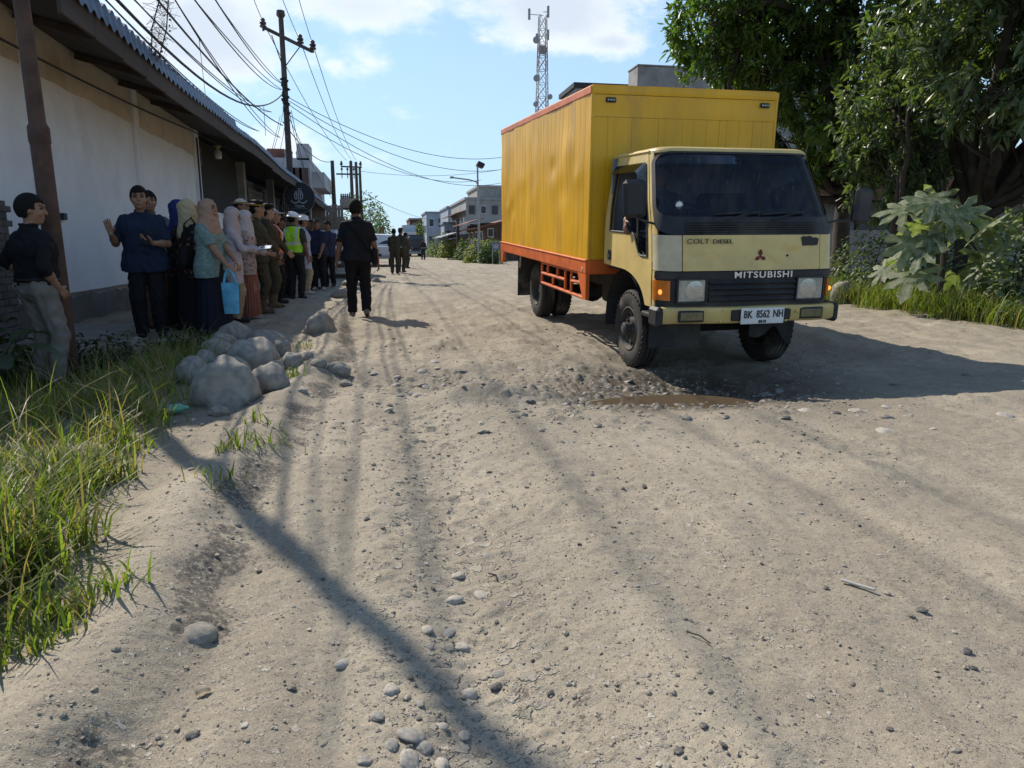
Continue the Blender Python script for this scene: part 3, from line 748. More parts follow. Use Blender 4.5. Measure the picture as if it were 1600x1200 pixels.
cable(A(270, -6, 10.2), A(438, 215, PY), .35, .010, 'thin wire between the twisted cable and the steep service wires')
RX = [(A(450, 152, PY), A(800, 243, 40), .9, 'upper wire crossing the sky from the tall pole to behind the truck'), (A(452, 158, PY), A(800, 262, 40), 1.0, 'second wire crossing the sky towards the truck box'),
      (A(452, 164, PY), A(800, 281, 46), 1.3, 'third wire drooping across the sky towards the lamp post'), (A(452, 180, PY), A(752, 281, 46), .9, 'lowest drooping wire ending at the solar lamp post')]
for p, q, sg, lb in RX: cable(p, q, sg, .013, lb)
cable(A(452, 185, PY), A(535, 330, 52), .4, .012, 'slack wire dropping from the tall pole to the transformer'); cable(A(449, 160, PY), A(490, 300, 34), .6, .012, 'slack service wire from the tall pole to the shop roof')
cable(A(455, 172, PY), A(505, 318, 40), 1.2, .012, 'loose looping wire above the far shop roof')
cable(A(560, 267, 60), A(800, 262, 60), .5, .014, 'nearly level far wire running from the far poles to the right'); cable(A(565, 300, 70), A(690, 345, 110), .6, .02, 'far wire fading down the street from the small pole')
for k, (px, py, py2) in enumerate(((436, 165, 250), (430, 180, 285), (440, 170, 240), (404, 165, 212), (441, 210, 262))):
    cable(A(px + 8, py, PY - .2), A(px + (-14, -22, -4, 11, -2)[k], py2, PY - .6), .15, .009, ('frayed drop wire left of the tall pole', 'longest frayed drop wire slanting off the tall pole', 'short drop wire hugging the tall pole', 'loose broken wire end hanging from the dark twisted cable', 'drop wire reaching the eave by the tall pole')[k], 10)
# cable along the white wall, and the wire from the wall to the shop lamp
cable(atX(-20, 50, -3.9), atX(302, 205, -4.1), .05, .016, 'grey cable stapled across the white wall under the eave', group='wall cables'); cable(atX(302, 205, -4.1), atX(418, 235, -3.02), .2, .014, 'pale cable from the wall corner to the shop eave', group='wall cables')
cable(atX(311, 62, -2.9), atX(330, 226, -4.0), .05, .005, 'thin dangling wire above the hanging lamp', group='wall cables')
# tangle of vines and scrap wire hanging from the cables at the top left
b = MB(); p0, p1 = A(258, -8, 10.2), A(243, 92, 11.2)
for k in range(22):
    u = k / 21; c0 = Vector(p0.tolist()).lerp(Vector(p1.tolist()), u)
    for m_ in range(2):
        pts = [c0 + Vector((random.gauss(0, .06 + .03 * (1 - u)), random.gauss(0, .06), random.gauss(0, .08))) for _ in range(4)]
        b.tube(pts, .0025, 4)
    b.box(c0 + Vector((random.gauss(0, .07), random.gauss(0, .05), 0)), (.02, .004, .03), rot=(random.random() * 3, random.random() * 3, 0))
for o_ in (-.05, .04): b.tube([Vector(p0.tolist()) + Vector((o_, 0, 0)), Vector(p0.tolist()).lerp(Vector(p1.tolist()), .5) + Vector((o_ * 2, 0, 0)), Vector(p1.tolist()) + Vector((o_, 0, 0))], .008, 4)
tag(b.build('dry_vine', mat('dry_vine', (.07, .06, .045), .9, .3)), 'ragged dry vine dangling from the cables above the blue eave', 'vine')
# ------------------------------------------------------------------ far street
M_gb = mat('blue_grey_render', (.28, .33, .40), .85, .12, .6, .15, 10, dirt=(.18, .20, .24), dscale=.4, damt=.5)
M_gr = mat('grey_render', (.30, .30, .29), .85, .15, .6, .15, 10, dirt=(.17, .17, .17), dscale=.4, damt=.5)
M_cr = mat('cream_render', (.46, .43, .37), .85, .12, .6, .15, 10, dirt=(.3, .28, .24), dscale=.5, damt=.4)
M_zinc = mat('zinc_sheet', (.20, .22, .26), .6, .25, .8, .1, 10, dirt=(.22, .12, .08), dscale=.6, damt=.5)
M_rtile = mat('red_roof', (.17, .075, .055), .8, .25, 2, .2, 10)
M_win = mat('dark_pane', (.04, .045, .055), .25, .2, 3, 0)
M_brown = mat('brown_board', (.11, .065, .05), .85, .25, 2, .2, 20)
M_whit = mat('white_paint', (.62, .62, .60), .7, .08, 2, .05, 20)
def far_house(name, label, px0, px1, pytop, y, depth, roofkind='flat', m=M_gr, rows=2, cols=3, roofm=M_zinc, pitch=.25, awn=None, base_py=398, side=1):
    """a house whose street face is seen between two sight lines at distance y"""
    a, b_ = atY(px0, pytop, y), atY(px1, pytop, y)
    w = b_[0] - a[0]; h = a[2] + .6
    t = thing(name, label, 'building', (a[0], y, -.6))
    b = MB(); b.box((w / 2, depth / 2, h / 2), (w, depth, h)); b.build('wall', m, t)
    for r_ in range(rows):
        for c_ in range(cols):
            z = .6 + (h - .8) * (r_ + .55) / rows
            ww, hh = w / cols * .5, (h / rows) * .42
            wb = MB(); wb.box((w * (c_ + .5) / cols, -.03, z), (ww, .10, hh)); wn = wb.build('window', M_whit if (c_ + r_) % 2 else M_brown, t)
            pb = MB(); pb.box((w * (c_ + .5) / cols, -.085, z), (ww * .84, .02, hh * .84)); pb.build('pane', M_win, wn)
    for c_ in range(int(depth / 3)):   # street side windows
        pb = MB(); pb.box((-.02, 1.5 + 3 * c_, h * .62), (.10, 1.4, 1.3)); wn = pb.build('window', M_whit, t)
        pb = MB(); pb.box((-.08, 1.5 + 3 * c_, h * .62), (.02, 1.2, 1.1)); pb.build('pane', M_win, wn)
    rb = MB()
    if roofkind == 'flat': rb.box((w / 2, depth / 2, h + .12), (w + .3, depth + .3, .24))
    elif roofkind == 'gable': rb.prism([(-.5, h - .05), (w / 2, h + w * pitch), (w + .5, h - .05)], 'Y', -.5, depth + .4)
    elif roofkind == 'shed': rb.prism([(-.8, h - .5), (w + .3, h + w * pitch), (w + .3, h + w * pitch + .12), (-.8, h - .38)], 'Y', -.4, depth + .4)
    rb.build('roof', roofm, t)
    if awn:
        ab = MB(); ab.prism([(-awn[0], awn[1]), (0, awn[1] + awn[0] * .3), (0, awn[1] + awn[0] * .3 + .08), (-awn[0], awn[1] + .08)], 'Y', 0, depth); ab.build('awning', awn[2], t)
    return t, w, h
far_house('street_house', 'farthest pale grey house with a flat roof end at the vanishing end of the street', 625, 655, 361, 150, 10, 'flat', M_cr, 1, 2, M_gb)
far_house('concrete_house', 'far brick and grey block with a flat roof, left of the tall grey gable', 640, 668, 343, 122, 14, 'flat', M_brown, 2, 2, M_gr)
far_house('tall_house', 'tall grey blue house with an overhanging roof edge beyond the brick block', 666, 697, 333, 110, 12, 'flat', M_gb, 2, 2, M_zinc)
far_house('blue_house', 'blue grey two storey house with plain upper wall behind the long low roof', 700, 728, 325, 92, 12, 'flat', M_gb, 2, 2, M_zinc)
far_house('gabled_shop', 'pale blue boarded shop under a low sheet roof', 694, 733, 350, 86, 5, 'flat', M_gb, 1, 3, M_zinc)
far_house('long_shed', 'long low shed with a sagging zinc roof behind the garden plants', 716, 756, 366, 68, 12, 'shed', M_gr, 1, 4, M_zinc, .06, (1.6, 2.2, M_zinc))
far_house('grey_shophouse', 'grey three storey concrete shophouse with roof garden beside the street lamp', 728, 800, 312, 74, 16, 'flat', M_gr, 3, 4, M_gr, .1, (1.2, 4.6, M_rtile))
t, w, h = far_house('roof_room', 'bare concrete roof room with plants on top of the grey shophouse', 748, 806, 293, 76.5, 10, 'flat', M_conc, 1, 2, M_conc)
far_house('timber_house', 'two storey brown timber house with white shutters nearest the truck box', 757, 812, 348, 56, 12, 'shed', M_brown, 2, 3, M_rtile, .16, (1.3, 3.2, M_rtile))
# building rising behind the truck box
far_house('upper_terrace', 'row of concrete roof piers showing above the left edge of the truck box', 900, 990, 137, 38, 3, 'flat', M_conc, 3, 4, M_black)
q0, q1 = atY(997, 102, 30), atY(1100, 102, 30)
t = thing('concrete_building', 'raw concrete block building rising above the truck box beside the tree', 'building', (q0[0], 30, -.3))
b = MB(); wdt = q1[0] - q0[0] + 6; hh = q0[2] + .3
b.box((wdt / 2, .6, hh / 2), (wdt, 1.2, hh), bev=.03); b.build('wall', M_conc, t)
b = MB(); b.box((wdt / 2, .6, hh + .02), (wdt + .06, 1.26, .05)); b.build('roof', M_conc, t)
for k in range(3):
    b = MB(); b.box((1.2 + 2.6 * k, -.03, hh * .55), (1.3, .1, 1.4)); wn = b.build('window', M_whit, t)
    b = MB(); b.box((1.2 + 2.6 * k, -.085, hh * .55), (1.1, .02, 1.2)); b.build('pane', M_win, wn)
# house hidden behind the trees on the right
q = atY(1420, 290, 21)
t = thing('tree_house', 'low house with a dull red roof glimpsed behind the mango trees', 'building', (11.5, 23, -.2))
b = MB(); b.box((6, 4, 1.5), (12, 8, 3.0)); b.build('wall', M_conc, t)
b = MB(); b.prism([(-.8, 2.7), (6, 5.0), (12.8, 2.7)], 'Y', -1.2, 9); b.build('roof', M_rtile, t)
for k in range(3):
    b = MB(); b.box((2 + 3.6 * k, -.03, 1.6), (1.5, .1, 1.3)); wn = b.build('window', M_brown, t)
    b = MB(); b.box((2 + 3.6 * k, -.085, 1.6), (1.3, .02, 1.1)); b.build('pane', M_win, wn)
t = thing('block_wall', 'weathered concrete yard wall under the mango trees', 'wall', (15.5, 20.2, -.1))
b = MB(); b.box((0, 0, .8), (13, .15, 1.6)); b.build('wall', M_conc, t)
# left side beyond the shop: white house with balconies behind the tall pole
q = atY(415, 240, 44); s2 = 44 * .98 / FPX
t = thing('white_townhouse', 'white and grey town house with balconies and roof tank behind the tall pole', 'building', (q[0], 44, -.3))
W_ = 62 * s2; H_ = atY(470, 247, 44)[2] + .3
b = MB(); b.box((W_ / 2, 5, H_ / 2), (W_, 10, H_)); b.box((W_ + .35, 4, H_ * .82), (.7, 6, .9)); b.box((W_ * .85, 1, H_ + .35), (W_ * .28, 2, .9)); b.build('wall', mat('grey_white_render', (.40, .40, .40), .85, .15, .8, .2, 10, dirt=(.2, .2, .2), dscale=.6, damt=.6), t)
for k in range(3):
    b = MB(); b.box((W_ + .02, 1.5 + 2.4 * k, H_ * .6), (.1, 1.0, 1.3)); wn = b.build('window', M_brown, t)
    b = MB(); b.box((W_ * (.55 + .15 * k), -.04, H_ * .84), (.5, .08, .9)); wn = b.build('window', M_brown, t)
b = MB(); b.box((W_ * .2, 2, H_ + .25), (W_ * .4, 3, .6)); b.build('roof', M_rtile, t)
for k in range(5):
    b = MB(); b.lathe([(.07, 0), (.05, .2), (.09, .3), (.0, .5)], 8, 'Z', (W_ * (.45 + .13 * k), .2, H_ + .0)); b.build('finial', M_conc, t)
far_house('left_row_house', 'low grey row of houses on the left beyond the food stall', 505, 552, 352, 78, 30, 'gable', M_gr, 1, 2, M_zinc, .12)
# telecom tower
def tower():
    y = 150.0; pt, pb = atY(848, 20, y), atY(851, 210, y)
    zt, x = pt[2], pt[0]
    t = thing('telecom_tower', 'red and white lattice telecom tower with dishes and panel antennas', 'tower', (x, y, -.5))
    red = mat('tower_red', (.30, .19, .18), .6, .1); wh = mat('tower_white', (.45, .45, .46), .6, .1); gy_ = mat('tower_grey', (.25, .26, .28), .6, .1)
    s2 = y * .98 / FPX
    wdt = lambda z: (5.2 + 7.5 * (1 - z / zt)) * s2
    secs = np.linspace(0, zt, 19)
    for k in range(18):
        z0, z1 = secs[k], secs[k + 1]; b = MB()
        c0 = [(sx * wdt(z0), sy * wdt(z0), z0) for sx, sy in ((-1, -1), (1, -1), (1, 1), (-1, 1))]; c1 = [(sx * wdt(z1), sy * wdt(z1), z1) for sx, sy in ((-1, -1), (1, -1), (1, 1), (-1, 1))]
        for i in range(4):
            b.tube([c0[i], c1[i]], .11, 5); j = (i + 1) % 4
            b.tube([c0[i], c1[j]], .055, 4); b.tube([c0[j], c1[i]], .055, 4); b.tube([c0[i], c0[j]], .06, 4)
        b.build('lattice_section', red if (k // 2) % 2 else wh, t)
    z_ = lambda py: atY(850, py, y)[2] + .5
    for (px, py, r) in ((838, 66, 5), (839, 125, 5), (860, 153, 4), (838, 165, 4)):
        b = MB(); b.lathe([(0, -.5), (r * s2 * .6, -.45), (r * s2, -.2), (r * s2, .1), (0, .25)], 16, 'Y', (((px - 850) * s2), -1.3, z_(py))); b.build('dish', gy_, t)
    for (px, p0, p1) in ((828, 17, 34), (857, 11, 29), (857, 48, 64), (840, 55, 62)):
        b = MB(); b.box(((px - 850) * s2, -.8, (z_(p0) + z_(p1)) / 2), (.45, .3, z_(p0) - z_(p1))); b.tube([((px - 850) * s2, -.8, z_((p0 + p1) / 2)), (0, -.5, z_((p0 + p1) / 2))], .07, 5); b.build('antenna', gy_, t)
    b = MB(); b.box((0, 0, z_(78)), (10 * s2, 8 * s2, 1.5)); b.build('equipment_box', gy_, t)
tower()
# solar street lamp, far lamps
def lamp(px, pyb, pyt, y, label, arm, solar=False):
    q = atY(px, pyt, y); s2 = y * .98 / FPX; g = float(G(q[0], y))
    t = thing('street_lamp', label, 'street lamp', (q[0], y, g))
    b = MB(); b.tube([(0, 0, 0), (-2 * s2 if solar else 0, 0, q[2] - g)], [.09, .05], 8); b.build('post', M_steel, t)
    if solar:
        b = MB(); b.box((.1, 0, q[2] - g + .05), (11 * s2, .8, .28), rot=(0, R(24), 0), bev=.03); b.build('solar_panel', M_black, t)
    z = arm[2]
    b = MB(); b.tube([(0, 0, q[2] - g - z - 12 * s2), (-4 * s2, 0, q[2] - g - z - 4 * s2), (arm[0] * .35 * s2, 0, q[2] - g - z - 1 * s2), (arm[0] * s2, 0, q[2] - g - z + arm[1] * s2)], .045, 6); b.build('arm', M_steel, t)
    b = MB(); b.box(((arm[0] + 2) * s2, 0, q[2] - g - z + arm[1] * s2), (6 * s2, .25, .12), bev=.03); b.build('lamp_head', M_steel, t)
    if solar: return t
s46 = 46 * .98 / FPX
lamp(748, 380, 259, 46, 'grey solar street lamp with a long curved arm beside the shophouse', (-44, 2, 20 * s46), True)
lamp(578, 400, 327, 80, 'far street lamp with an arm to the right above the pickup', (14, 1, 0)); lamp(589, 400, 345, 110, 'second smaller far street lamp above the red banner', (5, 1, 0))
q = atY(715, 341, 66); s2 = 66 * .98 / FPX
t, g = pole('short far pole with double crossarm in front of the long shed', q[0], 66, q[2], .16, [(0, -7 * s2, 7 * s2, 0), (-1.0, -7 * s2, 5 * s2, 0)], q[2] - .15, (), group=None)
# small blue notice board and red banner
q = atY(775, 385, 44); s2 = 44 * .98 / FPX
t = thing('notice_board', 'small blue and white notice board on legs by the far verge', 'sign', (q[0], 44, float(G(q[0], 44))))
b = MB(); b.box((0, 0, q[2] - float(G(q[0], 44))), (12 * s2, .05, 11 * s2), bev=.01); b.build('panel', mat('notice_blue', (.10, .16, .32), .6, .15, 4, 0), t)
b = MB()
for z, w_ in ((2.2, 9), (0.2, 8), (-2.2, 9)): b.box((0, -.032, q[2] - float(G(q[0], 44)) + z * s2), (w_ * s2, .01, .9 * s2))
b.build('printed_lines', M_whit, t)
for x in (-5.5, 5.5):
    b = MB(); b.tube([(x * s2, .04, 0), (x * s2, .04, q[2] + .5)], .025, 6); b.build('post', M_steel, t)
q = atY(597, 361, 96); s2 = 96 * .98 / FPX
t = thing('street_banner', 'tall red advertising banner on a pole far up the street', 'banner', (q[0], 96, -.4))
b = MB(); b.box((0, 0, q[2] + .4), (7 * s2, .08, 13 * s2)); b.box((0, 0, q[2] - 8 * s2), (6 * s2, .06, 2 * s2)); b.build('cloth', mat('banner_red', (.55, .06, .05), .7, .2, 1, 0), t)
b = MB(); b.box((0, -.06, q[2] + .4 - 2 * s2), (3.5 * s2, .03, 3 * s2)); b.build('printed_patch', mat('banner_pale', (.6, .35, .3), .7, .2, 2, 0), t)
b = MB(); b.tube([(-3.7 * s2, 0, 0), (-3.7 * s2, 0, q[2] + 2)], .08, 6); b.build('post', M_steel, t)
# white fence panels and pots by the far verge
for px, y, lb in ((741, 48, 'white sheet fence panel among the far garden plants'),):
    q = atY(px, 392, y); s2 = y * .98 / FPX
    t = thing('fence_panel', lb, 'fence', (q[0], y, float(G(q[0], y))))
    b = MB(); b.box((0, 0, .75), (9 * s2, .05, 1.5)); b.build('panel', M_cr, t)
    b = MB(); b.tube([(-4.6 * s2, 0, 0), (-4.6 * s2, 0, 1.6)], .03, 6); b.tube([(4.6 * s2, 0, 0), (4.6 * s2, 0, 1.6)], .03, 6); b.build('post', M_whit, t)
b = MB(); b.box((0, 0, .02), (1.0, .4, .10), rot=(0, R(4), .2), bev=.02)
q = gnd(708, 405, -.2); tag(b.build('scrap_board', M_black, None, (q[0], q[1], float(G(q[0], q[1])))), 'dark scrap board lying on the far side of the road', 'board')
# vehicles up the street
def car_body(prof, W_, m, t, name='body'):
    """side outline (y, z) lofted over a tapered width"""
    b = MB(); n = len(prof)
    xs = [(-W_ / 2, .92), (-W_ / 2 * .96, 1.0), (0, 1.03), (W_ / 2 * .96, 1.0), (W_ / 2, .92)]
    cz = .7
    V = [(x, y * (1 if abs(x) < W_ * .49 else .985), cz + (z - cz) * k) for x, k in xs for y, z in prof]
    F = [(i * n + j, i * n + (j + 1) % n, (i + 1) * n + (j + 1) % n, (i + 1) * n + j) for i in range(len(xs) - 1) for j in range(n)]
    F += [list(range(n))[::-1], [(len(xs) - 1) * n + j for j in range(n)]]
    b.add(V, F); return b.build(name, m, t)
def wheels(t, pts, r, w):
    for x, y in pts:
        b = MB(); b.lathe([(r * .6, -w / 2), (r * .95, -w / 2), (r, -w * .35), (r, w * .35), (r * .95, w / 2), (r * .6, w / 2)], 24, 'X'); wl = b.build('wheel', M_black, t, (x, y, r))
        b = MB(); b.lathe([(0, -w * .3), (r * .3, -w * .42), (r * .58, -w * .3), (r * .62, -w * .45)], 20, 'X'); b.lathe([(0, w * .3), (r * .3, w * .42), (r * .58, w * .3), (r * .62, w * .45)], 20, 'X'); b.build('rim', M_steel, wl)
def pickup():
    q = atY(594, 411, 40.0); g = float(G(q[0], 40))
    t = thing('pickup_truck', 'white pickup truck parked on the left verge seen from behind', 'pickup', (q[0] - .15, 40, g), R(0))
    wp = mat('white_car_paint', (.62, .64, .66), .35, .05, 3, 0, coat=.5)
    prof = [(0, .55), (0, 1.08), (1.55, 1.10), (1.65, 1.12), (2.0, 1.72), (3.2, 1.78), (3.9, 1.18), (5.0, 1.05), (5.1, .5)]
    car_body(prof, 1.80, wp, t)
    for y in (2.3, 2.95):
        for sg in (-1, 1):
            b = MB(); b.box((sg * .868, y, 1.42), (.03, .52, .36)); b.build('side_window', M_win, t)
    b = MB(); b.add([(-.72, 1.70, 1.22), (.72, 1.70, 1.22), (.66, 1.95, 1.63), (-.66, 1.95, 1.63)], [(0, 1, 2, 3)]); b.build('rear_window', M_win, t)
    b = MB(); b.box((0, -.02, .82), (1.3, .04, .46), bev=.02); tg = b.build('tailgate', wp, t)
    b = MB(); b.box((0, -.06, .90), (.22, .04, .06)); b.build('handle', M_black, tg)
    for sg in (-1, 1):
        b = MB(); b.box((sg * .80, -.02, .92), (.16, .06, .34), bev=.02); b.build('tail_light', mat('tail_red', (.40, .02, .02), .3, .1, 5, 0, coat=.5), t)
    b = MB(); b.box((0, -.10, .52), (1.76, .16, .16), bev=.03); b.build('bumper', M_steel, t)
    b = MB(); b.box((0, -.17, .64), (.46, .02, .14)); b.build('number_plate', M_black, t)
    wheels(t, [(-.76, 1.0), (.76, 1.0), (-.76, 4.1), (.76, 4.1)], .36, .24)
pickup()
def dark_car():
    q = atY(528, 430, 25.0); g = float(G(q[0], 25))
    t = thing('parked_car', 'dark car with a pale windscreen parked facing the camera behind the queue', 'car', (q[0] - .1, 25, g), 0)
    dp = mat('dark_car_paint', (.05, .055, .065), .3, .1, 3, 0, coat=.6)
    prof = [(0, .4), (0, .85), (.15, .98), (1.15, 1.10), (1.85, 1.62), (3.2, 1.66), (4.1, 1.15), (4.4, 1.0), (4.4, .4)]
    car_body(prof, 1.72, dp, t)
    b = MB(); b.add([(-.70, 1.22, 1.13), (.70, 1.22, 1.13), (.60, 1.80, 1.60), (-.60, 1.80, 1.60)], [(0, 1, 2, 3)])
    b.v = [(x, y - .045, z + .035) for x, y, z in b.v]; b.build('windscreen', mat('reflective_screen', (.30, .36, .44), .12, .1, 2, 0, coat=1.0), t)
    for sg in (-1, 1):
        b = MB(); b.box((sg * .62, -.01, .80), (.34, .06, .14), bev=.03); b.build('headlight', M_whit, t)
    b = MB(); b.box((0, -.02, .74), (.8, .04, .12)); b.build('grille', M_black, t)
    b = MB(); b.box((0, -.05, .52), (.44, .02, .13)); b.build('number_plate', M_whit, t)
    b = MB(); b.box((0, -.03, .45), (1.6, .10, .16), bev=.04); b.build('bumper', dp, t)
    wheels(t, [(-.72, .85), (.72, .85), (-.72, 3.4), (.72, 3.4)], .32, .2)
dark_car()
def far_lorry(px, pyt, pyb, y, wpx, label, cab, boxm, hbox):
    s2 = y * .98 / FPX; q = atY(px, pyb, y); g = float(G(q[0], y)); W_ = wpx * s2; H_ = atY(px, pyt, y)[2] - g
    t = thing('lorry', label, 'lorry', (q[0], y, g))
    b = MB(); b.box((0, 1.0, H_ * .55), (W_, 2.0, H_ * .85), bev=.12); b.build('cab', cab, t)
    b = MB(); b.box((0, -.02, H_ * .68), (W_ * .86, .06, H_ * .30), bev=.03); b.build('windscreen', M_win, t)
    b = MB(); b.box((0, -.02, H_ * .38), (W_ * .6, .06, H_ * .10)); b.build('grille', M_black, t)
    for sg in (-1, 1):
        b = MB(); b.box((sg * W_ * .38, -.03, H_ * .30), (W_ * .12, .06, H_ * .06)); b.build('headlight', M_whit, t)
    b = MB(); b.box((0, -.04, H_ * .19), (W_, .2, H_ * .1)); b.build('bumper', M_steel, t)
    b = MB(); b.box((0, 5.0, hbox * .55 + .3), (W_ * 1.04, 5.6, hbox * .9), bev=.04); b.build('cargo_box', boxm, t)
    wheels(t, [(-W_ * .4, 1.0), (W_ * .4, 1.0), (-W_ * .4, 6), (W_ * .4, 6)], .45, .3)
far_lorry(650, 368, 396, 78, 22, 'dark blue truck with a tall windscreen facing down the far street', mat('lorry_blue', (.05, .07, .11), .5, .1), M_black, 2.0)
far_lorry(641, 361, 392, 100, 20, 'pale box lorry half hidden behind the dark blue truck', M_whit, mat('pale_box', (.42, .50, .56), .6, .1), 3.6)
# ------------------------------------------------------------------ vegetation
def leaf_mesh(name, P, D, N_, L, Wd, droop, rnd, segs=2):
    """many folded lance leaves; P base points, D directions, N_ side vectors"""
    n = len(P); Z = np.array([0, 0, -1.0])
    L, Wd, droop = (np.broadcast_to(np.asarray(a, float), (n,))[:, None] for a in (L, Wd, droop))
    up = np.cross(D, N_)
    mid = P + D * L * .42 + Z * droop * L * .12; mid2 = P + D * L * .74 + Z * droop * L * .40; tip = P + D * L * .96 + Z * droop * L * .75
    f = up * Wd * .22
    V = np.stack([P, mid + N_ * Wd * .5 + f, mid, mid - N_ * Wd * .5 + f, mid2 + N_ * Wd * .36 + f, mid2, mid2 - N_ * Wd * .36 + f, tip], 1).reshape(-1, 3)
    b = np.arange(n)[:, None] * 8
    Q = np.concatenate([b + np.array([[1, 4, 5, 2]]), b + np.array([[2, 5, 6, 3]]), b + np.array([[0, 1, 2, 3]]), b + np.array([[4, 7, 6, 5]])])
    me = fast_mesh(name, V, Q, smooth=False)
    me.attributes.new('rnd', 'FLOAT', 'POINT').data.foreach_set('value', np.repeat(rnd, 8).astype(np.float32))
    return me
def unit(v): return v / np.maximum(np.linalg.norm(v, axis=-1, keepdims=True), 1e-9)
M_bark = mat('mango_bark', (.050, .040, .032), .9, .35, 5, .6, 18, dirt=(.13, .12, .10), dscale=2, damt=.45)
M_mango = leaf_mat('mango_leaf', (.036, .076, .016), (.122, .172, .034), .36, .38, .5)
M_mango2 = leaf_mat('mango_leaf_dusty', (.034, .068, .022), (.110, .152, .050), .40, .34, .5, dust=(.24, .24, .17, .35))
M_shrub = leaf_mat('shrub_leaf', (.035, .066, .022), (.09, .14, .042), .5, .3, .4, dust=(.20, .19, .15, .4))
def mango(label, base, blobs, nclus, leafL=.20, seed=1, m=M_mango, trunk_r=.17, fork=1.7, per=12, gap=-.04):
    """trunk, limbs reaching into the crown, and leaf whorls on twigs filling clumpy masses of the crown"""
    r = np.random.default_rng(seed)
    bx, by = base; g = float(G(bx, by))
    t = thing('mango_tree', label, 'tree', (bx, by, g))
    o0 = np.array([bx, by, g])
    # crown clusters
    C = []
    for (c, rad, w) in blobs:
        k = int(nclus * w); c, rad = np.array(c), np.array(rad)
        d = unit(r.normal(size=(k * 3, 3))); q = r.random((k * 3, 1)) ** .45
        p = c + d * q * rad
        nz = fbm(p[:, 0] * .75 + p[:, 2] * .4, p[:, 1] * .75 + p[:, 2] * .9, 3, seed * 7) + .35 * pn(p[:, 0] * 2.1 + 4, p[:, 2] * 2.1, seed + 3)
        p = p[nz > gap][:int(k * (1.0 if gap < 0 else .85))]; C.append(p)
    C = np.concatenate(C); C = C[C[:, 2] > .9]
    # limbs
    b = MB(); segs = []
    def limb(p, q, r0, r1, wob=.12, n=7):
        p, q = np.array(p, float), np.array(q, float); pts = []
        o = r.normal(size=3) * wob * np.linalg.norm(q - p)
        for k in range(n + 1):
            u = k / n; pts.append(p + (q - p) * u + o * math.sin(math.pi * u) + np.array([0, 0, .12 * np.linalg.norm(q - p) * math.sin(math.pi * u)]) + r.normal(size=3) * .02 * (0 < k < n))
        b.tube([Vector(v - o0) for v in pts], [r0 + (r1 - r0) * k / n for k in range(n + 1)], 8)
        segs.extend(pts); return pts
    fk = o0 + np.array([r.normal() * .1, r.normal() * .1, fork])
    tb = MB()
    tp = [o0 + np.array([0, 0, -.2]), o0 + np.array([.02, .03, fork * .3]), o0 + np.array([-.04, .0, fork * .65]), fk]
    tb.tube([Vector(v - o0) for v in tp], [trunk_r * 1.5, trunk_r * 1.08, trunk_r, trunk_r * .95], 14)
    tb.build('trunk', M_bark, t)
    tg = np.concatenate([np.array(c)[None] + r.normal(size=(3, 3)) * np.array(rad) * .30 for c, rad, w in blobs])
    for k in range(len(tg)):
        pts = limb(fk + r.normal(size=3) * .05 - np.array([0, 0, .3 * r.random()]), tg[k], trunk_r * .55, trunk_r * .2, .14)
        for _ in range(6):
            s_ = pts[r.integers(3, 8)]; near = C[np.argsort(((C - s_) ** 2).sum(1))[r.integers(10, min(200, len(C)))]]
            p2 = limb(s_, near, trunk_r * .2, trunk_r * .07, .12, 5)
            for _ in range(3):
                s3 = p2[r.integers(2, 6)]; n3 = C[np.argsort(((C - s3) ** 2).sum(1))[r.integers(3, min(60, len(C)))]]
                limb(s3, n3, trunk_r * .08, .012, .1, 3)
    S_ = np.array(segs)
    for c in C[::2]:
        s_ = S_[np.argmin(((S_ - c) ** 2).sum(1))]
        if np.linalg.norm(s_ - c) < 1.3: b.tube([Vector(s_ - o0), Vector((s_ + c) / 2 - o0 + np.array([0, 0, .05])), Vector(c - o0)], [.010, .008, .005], 3, cap=False)
    b.build('limbs', M_bark, t, sharp=60)
    n = len(C) * per
    cc = np.repeat(C, per, 0)
    out = unit(np.repeat(unit(C - C.mean(0)), per, 0) * .5 + r.normal(size=(n, 3)) + np.array([0, 0, -.10]))
    side = unit(np.cross(out, np.array([0, 0, 1.0]) + r.normal(size=(n, 3)) * .5))
    rn = np.clip(np.repeat(r.random(len(C)), per) * .6 + r.random(n) * .35 + .35 * (np.repeat(r.random(len(C)), per) > .93), 0, 1.2)
    me = leaf_mesh('crown', cc + r.normal(size=(n, 3)) * .055 - o0, out, side, leafL * (.6 + .65 * r.random(n)), leafL * .35, .12 + .45 * r.random(n), rn)
    obj('crown', me, m, t)
    return t
TB = [((8.2, 13.2, 5.6), (2.6, 2.2, 2.6), .48), ((6.9, 12.9, 6.2), (1.8, 1.6, 1.9), .24), ((9.6, 13.0, 7.6), (3.0, 2.2, 2.0), .28), ((9.4, 13.2, 3.3), (1.3, 1.2, 1.1), .08), ((7.6, 13.0, 4.3), (1.5, 1.2, 1.3), .16), ((8.6, 13.0, 2.9), (1.2, 1.0, .9), .10), ((5.9, 12.5, 4.7), (.95, .9, .95), .08)]
TB = [((c[0] * 1.32, c[1] * 1.32, 1.1 + (c[2] - 1.1) * 1.32), tuple(q * 1.32 for q in r_), w) for c, r_, w in TB]
mango('mango tree with light spilling through its crown, directly behind the yellow truck box', (12.3, 17.8), TB, 2700, .215, 5, M_mango, .21, 2.6, 12, .02)
